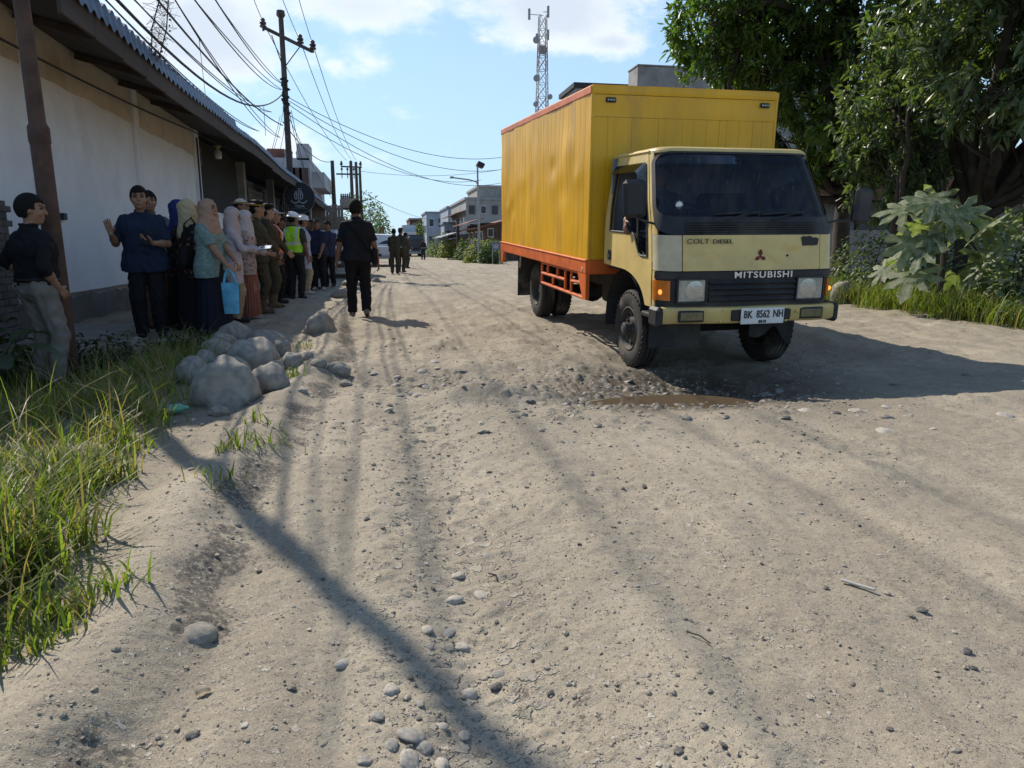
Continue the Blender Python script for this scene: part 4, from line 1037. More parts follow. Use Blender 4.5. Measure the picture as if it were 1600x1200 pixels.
mango('big dark mango tree with drooping leaf whorls filling the top right corner', (10.6, 11.6), [((9.4, 10.3, 5.4), (2.4, 1.9, 2.2), .34), ((11.2, 9.6, 4.8), (2.4, 1.7, 2.2), .30), ((10.6, 11.2, 7.4), (3.2, 2.4, 1.8), .26), ((9.3, 10.0, 3.6), (1.3, 1.0, .9), .10), ((11.6, 9.4, 3.3), (1.6, 1.2, 1.2), .14), ((12.2, 9.6, 5.6), (1.7, 1.3, 1.8), .16)], 2200, .205, 9, M_mango2, .19, 1.8, 12, .02)
mango('mango tree growing behind the other two beside the yard wall', (12.6, 14.6), [((12.2, 14.6, 4.2), (3.2, 2.0, 2.4), .6), ((13.0, 14.0, 6.8), (3.2, 2.2, 2.2), .4)], 900, .21, 14, M_mango, .15, 1.5, 11, .12)
mango('slender tree standing just right of the truck cab', (9.3, 12.0), [((9.0, 12.0, 3.6), (1.0, .9, 1.2), .5), ((9.4, 12.2, 2.3), (.9, .8, .9), .5)], 420, .17, 23, M_mango2, .10, 1.3)

def bush(name, label, cat, base, rad, n, leafL, m, seed, ratio=.4, hmin=0.0, stems=10, group=None):
    r = np.random.default_rng(seed); bx, by = base; g = float(G(bx, by)); t = thing(name, label, cat, (bx, by, g), 0, group)
    rad = np.array(rad)
    d = unit(r.normal(size=(n * 2, 3))); d[:, 2] = np.abs(d[:, 2])
    p = d * (r.random((n * 2, 1)) ** .5) * rad + np.array([0, 0, hmin])
    nz = fbm(p[:, 0] * 2.2 + p[:, 2], p[:, 1] * 2.2 - p[:, 2], 2, seed)
    p = p[nz > -.25][:n]; k = len(p)
    out = unit(unit(p - np.array([0, 0, rad[2] * .3])) + r.normal(size=(k, 3)) * .7); side = unit(np.cross(out, np.array([0, 0, 1.0]) + r.normal(size=(k, 3)) * .4))
    obj('foliage', leaf_mesh('foliage', p, out, side, leafL * (.6 + .7 * r.random(k)), leafL * ratio, .4 + .6 * r.random(k), r.random(k)), m, t)
    b = MB()
    for i in range(stems):
        e = p[r.integers(0, k)]; b.tube([Vector((e[0] * .15, e[1] * .15, -.05)), Vector((e[0] * .5, e[1] * .5, e[2] * .6)), Vector(e)], [.018, .012, .005], 5)
    b.build('stem', M_bark, t)
    return t
# dark undergrowth along the right verge under the trees
for k, (x, y, rx, h, n, lb) in enumerate(((9.6, 12.9, 1.0, 1.3, 900, 'dark bush at the foot of the slender tree by the cab'), (10.9, 11.4, 1.2, 1.5, 1200, 'shaded bush behind the lobed leaf plant'), (12.2, 10.6, 1.3, 1.6, 1200, 'shaded bush behind the broad leaved stalks at the right edge'), (12.6, 12.6, 1.6, 2.0, 1200, 'tall dark bush by the yard wall'), (11.0, 14.0, 1.6, 1.9, 1200, 'dense bush under the overhanging mango tree'), (8.8, 15.5, 1.2, 1.6, 900, 'bush half hidden by the truck box on the right verge'))):
    bush('shrub', lb, 'shrub', (x, y), (rx, rx, h), n, .14, M_shrub, 40 + k, .42)
# lobed dusty leaves (papaya like)
M_lobed = leaf_mat('lobed_leaf', (.065, .11, .042), (.17, .20, .115), .6, .34, .3, dust=(.40, .40, .33, .55))
M_broad = leaf_mat('broad_leaf', (.06, .16, .018), (.10, .22, .03), .4, .42, .5)
def lobed_leaf(b, c, R_, M3, r):
    """one deeply cut leaf: seven toothed lobes around the stalk"""
    pts = [(0.0, 0.0)]
    lob = [-2.3, -1.5, -.75, 0, .75, 1.5, 2.3]
    outl = []
    for i, a in enumerate(lob):
        L = R_ * (1 - .10 * abs(a)) * (.9 + .2 * r.random())
        for da, fr in ((-.30, .42), (-.21, .70), (-.25, .74), (-.10, .86), (0, 1.0), (.10, .86), (.25, .74), (.21, .70), (.30, .42)):
            outl.append((a + da, L * fr))
    V = [Vector((0, 0, 0))]
    for a, L in outl: V.append(Vector((L * math.sin(a), L * math.cos(a), -.26 * L * L / R_ + .05 * R_ * math.cos(a * 8))))
    n = len(V)
    b.add([c + M3 @ v for v in V], [(0, i, i + 1) for i in range(1, n - 1)])
def papaya(label, base, n, hs, spread, R0, seed):
    r = np.random.default_rng(seed); g = float(G(*base)); t = thing('papaya_plant', label, 'plant', (*base, g))
    b = MB(); b.tube([(0, 0, -.1), (.03, .0, .8), (0, .05, 1.6)], [.05, .045, .03], 8); b.build('stem', M_bark, t)
    for k in range(n):
        a = r.random() * 2 * math.pi; h = hs[0] + (hs[1] - hs[0]) * (k + .5) / n; d = spread * (.55 + .6 * r.random()) * (1.1 - .25 * k / n)
        c = Vector((d * math.cos(a), d * math.sin(a) * .8, h))
        lb_ = MB(); lobed_leaf(lb_, c, R0 * (.7 + .5 * r.random()), (Matrix.Rotation(a - math.pi / 2, 3, 'Z') @ Matrix.Rotation(R(-25 - 35 * r.random()), 3, 'X') @ Matrix.Rotation(R(r.normal() * 18), 3, 'Y')), r)
        lb_.tube([Vector((0, 0, min(h, 1.55) - .1)), c * .6 + Vector((0, 0, h * .45)), c], .010, 5)
        me = lb_.mesh('leaf', 60, fix=False); me.attributes.new('rnd', 'FLOAT', 'POINT').data.foreach_set('value', np.full(len(me.vertices), r.random(), np.float32))
        obj('leaf', me, M_lobed, t)
papaya('plant with big pale dusty lobed leaves on the right verge under the mango trees', (8.7, 10.0), 21, (.55, 1.85), .85, .46, 3)
papaya('lower dusty lobed leaf plant close beside the roadside grass', (9.5, 9.35), 10, (.5, 1.8), .6, .42, 8)
def broad_plant(label, base, n, h, L, m, seed, wr_=.30):
    r = np.random.default_rng(seed); g = float(G(*base)); t = thing('broadleaf_plant', label, 'plant', (*base, g))
    for k in range(n):
        a = r.random() * 2 * math.pi; up = h * (.5 + .6 * r.random()); d = .12 + .25 * r.random()
        c = Vector((d * math.cos(a), d * math.sin(a), up)); dirv = Vector((math.cos(a) * .6, math.sin(a) * .6, .75 - .6 * r.random())).normalized(); sd_ = dirv.cross(Vector((0, 0, 1))).normalized(); nn = sd_.cross(dirv)
        l_ = L * (.7 + .5 * r.random()); b = MB()
        def fn(i, j):
            w = math.sin(math.pi * min(1, .03 + j * .97)) ** .7 * l_ * wr_; x = (i - .5) * 2
            return c + dirv * (l_ * j) + sd_ * (w * x) + nn * (.25 * abs(x) * w + .01 * math.sin(j * 40) * abs(x)) + Vector((0, 0, -.55 * l_ * j * j))
        b.grid(fn, 4, 12); b.tube([Vector((0, 0, 0)), c * .6, c], .014, 5)
        me = b.mesh('leaf', 60, fix=False); me.attributes.new('rnd', 'FLOAT', 'POINT').data.foreach_set('value', np.full(len(me.vertices), r.random(), np.float32))
        obj('leaf', me, m, t)
broad_plant('bright green broad leaved stalks at the right edge of the photo', (9.75, 8.35), 9, 1.0, .75, M_broad, 5)
broad_plant('dusty broad leaved plant at the foot of the green stalks', (9.25, 8.15), 10, .55, .5, M_lobed, 6, .26)
bush('weed', 'tall dusty weed with oval leaves between the lobed plant and the green stalks', 'weed', (9.05, 9.0), (.45, .45, 1.35), 420, .13, M_lobed, 61, .5, .15)
bush('weed', 'low leafy weed at the right verge in front of the green stalks', 'weed', (8.75, 8.3), (.5, .45, .5), 260, .13, M_lobed, 62, .5)
# left ditch plants
M_dk = leaf_mat('ditch_leaf', (.020, .034, .014), (.045, .070, .028), .5, .25, .4)
bush('weed', 'dark small leaved weed at the foot of the steel pole', 'weed', (-2.75, 7.75), (.55, .40, .42), 520, .075, M_dk, 71, .5)
bush('weed', 'dark creeping weed between the pole and the boulders', 'weed', (-2.2, 8.15), (.5, .3, .25), 260, .07, M_dk, 72, .5)
bush('weed', 'shadowed bush behind the man in the black shirt at the left edge', 'weed', (-3.75, 7.2), (.5, .5, .85), 500, .12, M_dk, 73, .5)
broad_plant('dark broad leaved plant at the left edge of the ditch', (-3.35, 6.35), 6, .45, .42, M_dk, 74)
# far verge plants on the right side of the street
M_farg = leaf_mat('far_green', (.05, .09, .03), (.14, .19, .07), .6, .25, .3); M_fary = leaf_mat('far_yellow_green', (.13, .16, .035), (.26, .25, .06), .6, .3, .3)
for k, (px, py, y, rx, h, m, lb) in enumerate(((690, 400, 74, 1.6, 2.6, M_farg, 'tall garden bush before the long shed'), (703, 401, 70, 1.2, 2.3, M_fary, 'yellow green bush with fronds beside the far red shirt'), (729, 401, 58, 1.0, 1.7, M_farg, 'dark green bush left of the white fence panel'), (752, 405, 48, 1.2, 1.6, M_fary, 'yellow leaved garden shrub beside the notice board'), (764, 405, 46, .7, 1.5, M_farg, 'green potted shrub by the notice board'), (683, 396, 86, 2.5, 1.6, M_fary, 'low bright weeds at the far bend'), (772, 402, 52, .8, 1.7, M_farg, 'bush at the rear corner of the truck'))):
    q = gnd(px, 400, -.3); q = atY(px, 398, y); bush('garden_shrub', lb, 'shrub', (q[0], y), (rx, rx, h), 700, .34, m, 80 + k, .4, 0, 5)
for k, (px, y, rx, h, lb) in enumerate(((571, 92, 3.2, 7.5, 'dark green tree behind the far power poles'), (583, 104, 3.0, 6.6, 'rounded tree beside the red banner'), (665, 118, 3.0, 4.6, 'tree in front of the far brick block'))):
    q = atY(px, 390, y); bush('street_tree', lb, 'tree', (q[0], y), (rx, rx, h), 1500, .55, M_farg, 95 + k, .4, .6 if h < 10 else 9.6 - 8.8, 6)

# ------------------------------------------------------------------ grass
def grass(name, pts, H, seed, m, bend=.5, width=.006, dry=.2):
    r = np.random.default_rng(seed); n = len(pts)
    z = G(pts[:, 0], pts[:, 1], False)
    a = r.random(n) * 2 * np.pi; lean = (.15 + .55 * r.random(n)) * bend * 1.6
    d = np.stack([np.cos(a), np.sin(a)], 1); H = H * (.45 + .75 * r.random(n))
    sdv = np.stack([-d[:, 1], d[:, 0], np.zeros(n)], 1) * (width * (.6 + .8 * r.random(n)))[:, None]
    V = []
    for k, w in ((0, 1.0), (.35, .95), (.65, .75), (.88, .42), (1.0, .06)):
        c = np.stack([pts[:, 0] + d[:, 0] * lean * H * k ** 1.8, pts[:, 1] + d[:, 1] * lean * H * k ** 1.8, z - .01 + H * (k - .55 * lean * k ** 2.6 * .6)], 1)
        V += [c - sdv * w, c + sdv * w]
    V = np.stack(V, 1).reshape(-1, 3); b = np.arange(n)[:, None] * 10
    Q = np.concatenate([b + np.array([[2 * k, 2 * k + 1, 2 * k + 3, 2 * k + 2]]) for k in range(4)])
    me = fast_mesh(name, V, Q, smooth=True)
    rn = r.random(n) * .75; isdry = r.random(n) < dry; rn[isdry] = 1.6 + .5 * r.random(isdry.sum())
    me.attributes.new('rnd', 'FLOAT', 'POINT').data.foreach_set('value', np.repeat(rn, 10).astype(np.float32))
    return tag(obj(name, me, m), kind='stuff')
def grass_mat():
    m = bpy.data.materials.new('grass_blade'); m.use_nodes = True
    t = m.node_tree; t.nodes.clear(); N = NT(t)
    at = N.n('ShaderNodeAttribute', attribute_name='rnd').outputs['Fac']
    c = N.mix(at, (.070, .105, .018), (.215, .255, .055)); dr = N.m('GREATER_THAN', at, 1.3)
    c = N.mix(dr, c, (.24, .185, .095))
    p = N.n('ShaderNodeBsdfPrincipled', {'Base Color': c, 'Roughness': .5, 'Specular IOR Level': .35}); tr = N.n('ShaderNodeBsdfTranslucent', {'Color': N.mix(1.0, c, (1.7, 2.0, .7), 'MULTIPLY')})
    N.n('ShaderNodeOutputMaterial', {0: N.n('ShaderNodeMixShader', {0: .42, 1: p.outputs[0], 2: tr.outputs[0]}).outputs[0]})
    return m
M_grass = grass_mat()
def scatter(n, x0, x1, y0, y1, dens, seed):
    r = np.random.default_rng(seed); p = np.stack([x0 + (x1 - x0) * r.random(n), y0 + (y1 - y0) * r.random(n)], 1)
    return p[r.random(n) < dens(p[:, 0], p[:, 1])]
def left_d(x, y):
    d = x - (edge_x(y) + .07 * pn(y * 1.1, y * 0 + 3.3, 5))
    n = fbm(x * 2.0, y * 2.0, 3, 131); tuft = sstep(-.1, .45, fbm(x * 5, y * 5, 2, 133))
    lim = np.interp(y, [0, 1.5, 1.9, 2.4, 3, 4, 5.5, 7, 9], [-1.0, -.75, -.40, -.44, -.62, -.62, -.85, -1.1, -1.3])
    return np.clip(sstep(lim + .10, lim - .25, d + .12 * n) * (.25 + .75 * tuft) * (1 - sstep(7.9, 8.5, y)), 0, 1)
P1 = scatter(50000, -2.9, -.8, .8, 3.6, left_d, 1)
grass('roadside_grass', P1, .25 + .10 * pn(P1[:, 0] * 1.3, P1[:, 1] * 1.3, 9), 2, M_grass, .85, .0042, .28)
P2 = scatter(24000, -5.0, -1.0, 3.3, 8.4, left_d, 3)
grass('roadside_grass', P2, .19 + .10 * pn(P2[:, 0] * 1.1, P2[:, 1] * 1.1, 12), 4, M_grass, .95, .0046, .42)
P2b = scatter(5200, -3.4, -.85, 1.6, 7.5, lambda x, y: left_d(x, y) * .5, 5)
grass('seed_grass', P2b, .46, 6, M_grass, .9, .0030, .5)
def tuft(cx, cy, rad, n, seed):
    r = np.random.default_rng(seed); return np.array([cx, cy]) + r.normal(size=(n, 2)) * rad
tufts = np.concatenate([tuft(*on_ground(px, py)[:2], .06, n, 50 + k) for k, (px, py, n) in enumerate(((455, 590, 70), (425, 575, 50), (400, 660, 24), (412, 690, 34), (360, 700, 40), (330, 745, 24), (205, 700, 60), (472, 545, 20), (95, 960, 60), (160, 930, 60), (60, 1010, 80)))])
grass('grass_tuft', tufts, .11, 7, M_grass, .9, .0042, .2)
P3 = scatter(60000, 7.7, 12.5, 7.0, 15.5, lambda x, y: sstep(8.0, 8.45, x - .25 * fbm(x * 1.5, y * 1.5, 2, 139) - .15 * np.sin(y * 1.3) + .22 * (y - 9) * (y < 9)) * (1 - sstep(10.0, 10.8, x)) * (.3 + .7 * sstep(-.2, .4, fbm(x * 3, y * 3, 2, 141))), 8)
grass('verge_grass', P3, .46 + .16 * pn(P3[:, 0] * 1.3, P3[:, 1] * 1.3, 19), 10, M_grass, .8, .0055, .22)
# ------------------------------------------------------------------ stones
def stone_mesh(name, seed, sub=3, rough_=.16, flat=.7):
    r = np.random.default_rng(seed); bm = bmesh.new(); bmesh.ops.create_icosphere(bm, subdivisions=sub, radius=1)
    V = np.array([v.co[:] for v in bm.verts])
    ax = r.normal(size=(7, 3)); ax = unit(ax); cutd = .72 + .25 * r.random(7)
    for a, c in zip(ax, cutd):
        h = V @ a; ex = np.maximum(h - c, 0); V -= a * (ex * .8)[:, None]
    V *= (1 + rough_ * fbm(V[:, 0] * 1.1 + V[:, 2] * .8 + seed, V[:, 1] * 1.1 - V[:, 2] * .6, 3, seed))[:, None]
    V[:, 2] *= flat
    for v, c in zip(bm.verts, V): v.co = c
    me = bpy.data.meshes.new(name); bm.to_mesh(me); bm.free()
    me.polygons.foreach_set('use_smooth', [True] * len(me.polygons)); return me
M_boul = mat('river_boulder', (.265, .245, .212), .88, .25, 3.0, .6, 16, dirt=(.33, .295, .24), dscale=1.3, damt=.75, coord='Object')
M_cob = [mat('river_cobble_%s' % k, c, .8, .25, 2.5, .25, 8, dirt=(.36, .31, .25), dscale=.9, damt=.9) for k, c in (('grey', (.25, .235, .21)), ('pale', (.37, .335, .285)), ('dark', (.10, .095, .088)))]
# the boulders that line the verge, each surveyed from the photo: centre px, width px, height px
for k, (px, pb, w, h, lb) in enumerate((
    (347, 636, 118, 92, 'largest smooth grey boulder, cone shaped, at the grass edge'), (419, 612, 64, 52, 'round grey boulder right of the largest one'),
    (388, 578, 88, 58, 'broad flat topped boulder behind the largest one'), (336, 560, 52, 36, 'low boulder at the back left of the boulder heap'),
    (364, 542, 52, 46, 'pointed boulder at the top of the heap near the navy skirt'), (412, 545, 56, 36, 'long low boulder at the back right of the heap'),
    (440, 556, 30, 34, 'small rounded boulder at the right end of the heap'), (300, 600, 56, 50, 'shaded boulder half hidden in grass left of the largest one'),
    (362, 592, 50, 40, 'boulder wedged between the largest and the flat topped one'), (397, 560, 36, 24, 'small stone on the heap under the long low boulder'), (499, 521, 46, 40, 'lone sunlit rough boulder at the road edge beyond the heap'), (340, 650, 30, 18, 'small dark stone lying in front of the largest boulder'),
    (527, 586, 38, 24, 'flat sunlit stone at the edge of the road'), (497, 572, 26, 14, 'small stone embedded in the dusty edge left of the flat one'), (455, 575, 34, 30, 'rounded stone at the road end of the heap beside dry grass'), (430, 585, 30, 26, 'small stone wedged beside the round grey boulder'), (318, 578, 44, 34, 'rounded boulder in the grass at the left end of the heap'), (345, 545, 44, 30, 'flat boulder at the very back of the heap below the teal blouse'), (385, 612, 36, 24, 'stone tucked between the two front boulders'), (540, 604, 22, 12, 'small stone on the edge below the flat sunlit one'), (480, 562, 22, 14, 'stone beside the dry grass tuft at the edge'),
    (118, 556, 44, 24, 'stone in the dark ditch right of the steel pole'), (212, 552, 36, 28, 'stone in the ditch below the navy shirted man'), (300, 1000, 62, 44, 'dust coated stone half buried in the berm in the foreground'),
    (548, 446, 26, 12, 'sunlit pale rock left of the walking man'), (536, 465, 38, 16, 'pale rock lying in the shade edge near the walking man'), (588, 440, 14, 10, 'dark stone right of the walking man at the verge'), (1322, 474, 34, 40, 'grey stone block at the right verge beside the turn signal'))):
    p = on_ground(px, pb); D = math.hypot(p[0], p[1]); s_ = D / FPX
    me = stone_mesh('boulder', 200 + k, 4, .14 if k != 10 else .3, 1.0)
    o = tag(obj('boulder', me, M_boul), lb, 'boulder', 'boulders along the road edges')
    hh = h * s_ * (.82 if lb[:4] != 'dust' else .5); o.location = (p[0], p[1] + w * s_ * .30, p[2] + hh * (.22 if lb[:4] != 'dust' else -.20)); o.scale = (w * s_ * .52, w * s_ * .46, hh * .74); o.rotation_euler = (0, 0, random.random() * 6)
    if k == 0: o.scale = (w * s_ * .42, w * s_ * .42, hh * .70)
variants = [stone_mesh('cobble', 300 + k, 3, .18, .75) for k in range(9)]
def stones(pts, size, label, group, mats_=M_cob, bury=.25):
    r = np.random.default_rng(len(pts) + 17)
    for (x, y), s_ in zip(pts, size):
        v = variants[r.integers(0, 9)].copy() if False else variants[r.integers(0, 9)]
        o = bpy.data.objects.new('stone', v); COL.objects.link(o)
        if len(v.materials) == 0: v.materials.append(mats_[0])
        o.material_slots[0].link = 'OBJECT'; o.material_slots[0].material = mats_[r.integers(0, len(mats_))]
        o.location = (x, y, float(G(x, y)) + s_ * (.30 - bury)); o.scale = (s_ * (.8 + .5 * r.random()), s_ * (.7 + .4 * r.random()), s_ * (.42 + .28 * r.random())); o.rotation_euler = (r.normal() * .2, r.normal() * .2, r.random() * 6.28)
        tag(o, label, 'stone', group)
def px_st(lst):
    pts, sz = [], []
    for px, py, w in lst: p = on_ground(px, py); pts.append(p[:2]); sz.append(w * .5 * math.hypot(math.hypot(p[0], p[1]), CAM_H) / FPX)
    return pts, sz
stones(*px_st([(708, 940, 26), (715, 901, 24), (752, 931, 22), (690, 1137, 20), (662, 1168, 28), (643, 1150, 36), (722, 1012, 22), (700, 990, 20), (735, 1085, 26), (780, 1055, 20), (538, 1038, 28), (610, 1080, 26), (665, 985, 22), (670, 1012, 16), (640, 1190, 30), (700, 1100, 18), (590, 1120, 24), (760, 870, 14), (570, 1190, 24), (725, 1150, 20), (745, 1120, 16), (612, 1165, 20), (655, 1100, 18), (690, 1195, 24)]), 'pale rounded river stone lying in the left wheel rut in the foreground', 'loose stones in the wheel rut', M_cob[:2], .24)
stones(*px_st([(456, 1077, 13), (302, 1150, 16), (905, 851, 10), (1006, 760, 10), (1182, 690, 8), (860, 1085, 14), (1130, 1165, 12), (1290, 920, 9), (1440, 955, 16), (1510, 1020, 14), (1425, 965, 12), (1520, 1045, 10), (1390, 1140, 10), (505, 905, 8), (1100, 1135, 12), (1060, 1175, 12), (775, 1075, 18), (655, 1125, 12)]), 'dark chip of stone lying loose on the dusty road', 'dark stone chips on the road', [M_cob[2]], .05)
M_wet = [mat('wet_cobble', (.135, .122, .105), .45, .3, 2.5, .25, 8, dirt=(.07, .055, .04), dscale=1.2, damt=.7), mat('damp_cobble', (.21, .195, .17), .6, .3, 2.5, .25, 8, dirt=(.10, .08, .06), dscale=1.2, damt=.7)]
rs = np.random.default_rng(77)
hp = np.stack([2.2 + .75 * rs.normal(size=150), 5.25 + .55 * rs.normal(size=150)], 1); stones(hp, .018 + .035 * rs.random(150) ** 2, 'wet grey cobble lying in the muddy pothole by the front wheel', 'cobbles in the big pothole', M_wet, .27)
hp = np.stack([.2 + .38 * rs.normal(size=34), 5.8 + .55 * rs.normal(size=34)], 1); stones(hp, .022 + .035 * rs.random(34) ** 2, 'flat pale cobble exposed in the shallow pothole left of the hard lump', 'cobbles in the shallow pothole', M_cob[:2], .22)
hp = np.stack([2.6 + 2.2 * rs.random(16), 4.15 + .28 * rs.normal(size=16)], 1); stones(hp, .02 + .05 * rs.random(16) ** 2, 'dusty cobble set in the sunlit lip of the pothole', 'cobbles along the pothole lip', M_cob[1:2], .46)
def gravel():
    n = 26000; r = np.random.default_rng(5)
    y = .9 * (9.5 / .9) ** r.random(n); x = (r.random(n) - .42) * (1.2 + 1.05 * y)
    gr, cb, wt_, pw_, so = ground_zones(x, y)
    keep = r.random(n) < np.clip(.30 + .6 * gr + .6 * cb - .22 * pw_, 0, 1) * (x < 8); x, y = x[keep], y[keep]; n = len(x)
    s_ = .0024 + .0040 * r.random(n) ** 2 + .009 * (r.random(n) ** 14); s_ *= np.clip(y / 3, .75, 1.6)
    bm = bmesh.new(); bmesh.ops.create_icosphere(bm, subdivisions=1, radius=1); T = np.array([v.co[:] for v in bm.verts]); F = np.array([[v.index for v in f.verts] for f in bm.faces]); bm.free()
    a = r.random(n) * 6.28; ca, sa = np.cos(a), np.sin(a)
    jit = 1 + .35 * r.normal(size=(n, len(T), 1)).clip(-1.5, 1.5) * .6
    V = T[None] * jit * (s_[:, None, None] * np.stack([.8 + .6 * r.random(n), .7 + .4 * r.random(n), .5 + .3 * r.random(n)], 1)[:, None, :])
    V = np.stack([V[..., 0] * ca[:, None] - V[..., 1] * sa[:, None], V[..., 0] * sa[:, None] + V[..., 1] * ca[:, None], V[..., 2]], -1) + np.stack([x, y, G(x, y) + s_ * .25], -1)[:, None, :]
    Q = (np.arange(n)[:, None, None] * len(T) + F[None]).reshape(-1, 3)
    me = fast_mesh('gravel', V.reshape(-1, 3), Q, smooth=False)
    me.attributes.new('rnd', 'FLOAT', 'POINT').data.foreach_set('value', np.repeat(r.random(n), len(T)).astype(np.float32))
    m = bpy.data.materials.new('gravel'); m.use_nodes = True; N = NT(m.node_tree); p = m.node_tree.nodes['Principled BSDF']; p.inputs['Roughness'].default_value = .9
    at = N.n('ShaderNodeAttribute', attribute_name='rnd').outputs['Fac']
    rp = N.n('ShaderNodeValToRGB', {0: at}); e = rp.color_ramp.elements; e[0].color = (.11, .10, .085, 1); e[1].color = (.44, .40, .34, 1)
    k = e.new(.12); k.color = (.27, .24, .19, 1); k = e.new(.75); k.color = (.35, .30, .235, 1)
    m.node_tree.links.new(rp.outputs[0], p.inputs['Base Color'])
    tag(obj('gravel', me, m), kind='stuff')
gravel()
# ------------------------------------------------------------------ ditch slab, brick wall, litter
def brick_wall():
    t = thing('brick_wall', 'broken low wall of bare dark bricks at the left edge beside the white wall', 'wall', (-4.12, 7.0, -.2))
    b = MB(); r = random.Random(4)
    for c in range(25):
        z = c * .078; n = 24
        for k in range(n):
            y = -3.0 + k * .21 + (.105 if c % 2 else 0)
            topz_ = 1.85 - .05 * math.sin(k * 2.1) - (.22 if k > n - 5 and k % 2 else 0) - .05 * r.random()
            if z > topz_ or y > 2.02: continue
            b.box((r.gauss(0, .004), y, z + .035), (.11, .198, .066), rot=(r.gauss(0, .01), 0, r.gauss(0, .02)), bev=.006)
    b.box((-.005, -.5, .9), (.09, 4.9, 1.72)); b.build('brickwork', mat('dark_brick', (.105, .095, .088), .9, .3, 6, .5, 30, dirt=(.05, .05, .045), dscale=2, damt=.6), t)
brick_wall()
b = MB(); xs_, ys_ = np.linspace(-4.26, -2.05, 12), np.linspace(8.62, 10.6, 10)
V = [(x, y, float(G(x, y)) * .3 + .012) for y in ys_ for x in xs_] + [(x, 8.62, -.25) for x in xs_] + [(-2.05, y, -.12) for y in ys_]
F = [(j * 12 + i, j * 12 + i + 1, (j + 1) * 12 + i + 1, (j + 1) * 12 + i) for j in range(9) for i in range(11)] + [(i, 120 + i, 121 + i, i + 1) for i in range(11)] + [(j * 12 + 11, 132 + j, 133 + j, (j + 1) * 12 + 11) for j in range(9)]
b.add(V, F); tag(b.build('pavement_slab', mat('slab_concrete', (.26, .25, .235), .9, .2, 3, .35, 30, dirt=(.10, .13, .09), dscale=1.2, damt=.5)), kind='structure')
def litter(px, py, name, label, cat, fn, m, rz=0):
    p = on_ground(px, py); b = MB(); fn(b); o = b.build(name, m, None, (p[0], p[1], p[2] + .006)); o.rotation_euler = (0, 0, rz); tag(o, label, cat)
litter(1340, 918, 'wood_strip', 'pale grey strip of wood lying on the right of the road', 'stick', lambda b: b.box((0, 0, .004), (.105, .012, .007), bev=.002), mat('grey_wood_strip', (.40, .38, .35), .8, .2), R(-52))
litter(318, 1086, 'dry_leaf', 'pale dry leaf curled on the road in the left foreground', 'leaf', lambda b: b.grid(lambda i, j: Vector((.036 * (i - .5), .022 * (j - .5) * math.sin(math.pi * (.15 + .7 * i)), .006 * abs(2 * j - 1))), 6, 4), mat('dry_leaf', (.40, .32, .21), .8, .2), .4)
litter(1090, 1000, 'twig', 'thin twig lying on the dust right of the centre', 'twig', lambda b: b.tube([(-.035, 0, .003), (0, .008, .005), (.04, 0, .003)], .002, 5), M_bark, R(-60))
litter(770, 905, 'twig', 'short crooked twig beside the wheel rut', 'twig', lambda b: b.tube([(-.03, 0, .003), (0, .012, .007), (.03, .0, .003)], .003, 5), M_bark, R(-70))
litter(265, 648, 'plastic_bottle', 'crumpled green plastic bottle in the grass by the largest boulder', 'bottle', lambda b: b.lathe([(0, -.10), (.032, -.098), (.033, -.02), (.028, 0), (.033, .03), (.03, .07), (.013, .10), (.013, .12), (0, .12)], 16, 'X', (0, 0, .03)), mat('bottle_green', (.12, .36, .24), .25, .1, 5, 0, coat=.5), .3)
litter(68, 935, 'plastic_scrap', 'white plastic scrap among the grass roots at the left', 'litter', lambda b: b.grid(lambda i, j: Vector((.05 * (i - .5), .035 * (j - .5), .012 * math.sin(5 * i + 3 * j))), 4, 4), mat('scrap_white', (.7, .7, .7), .5, .05), .6)
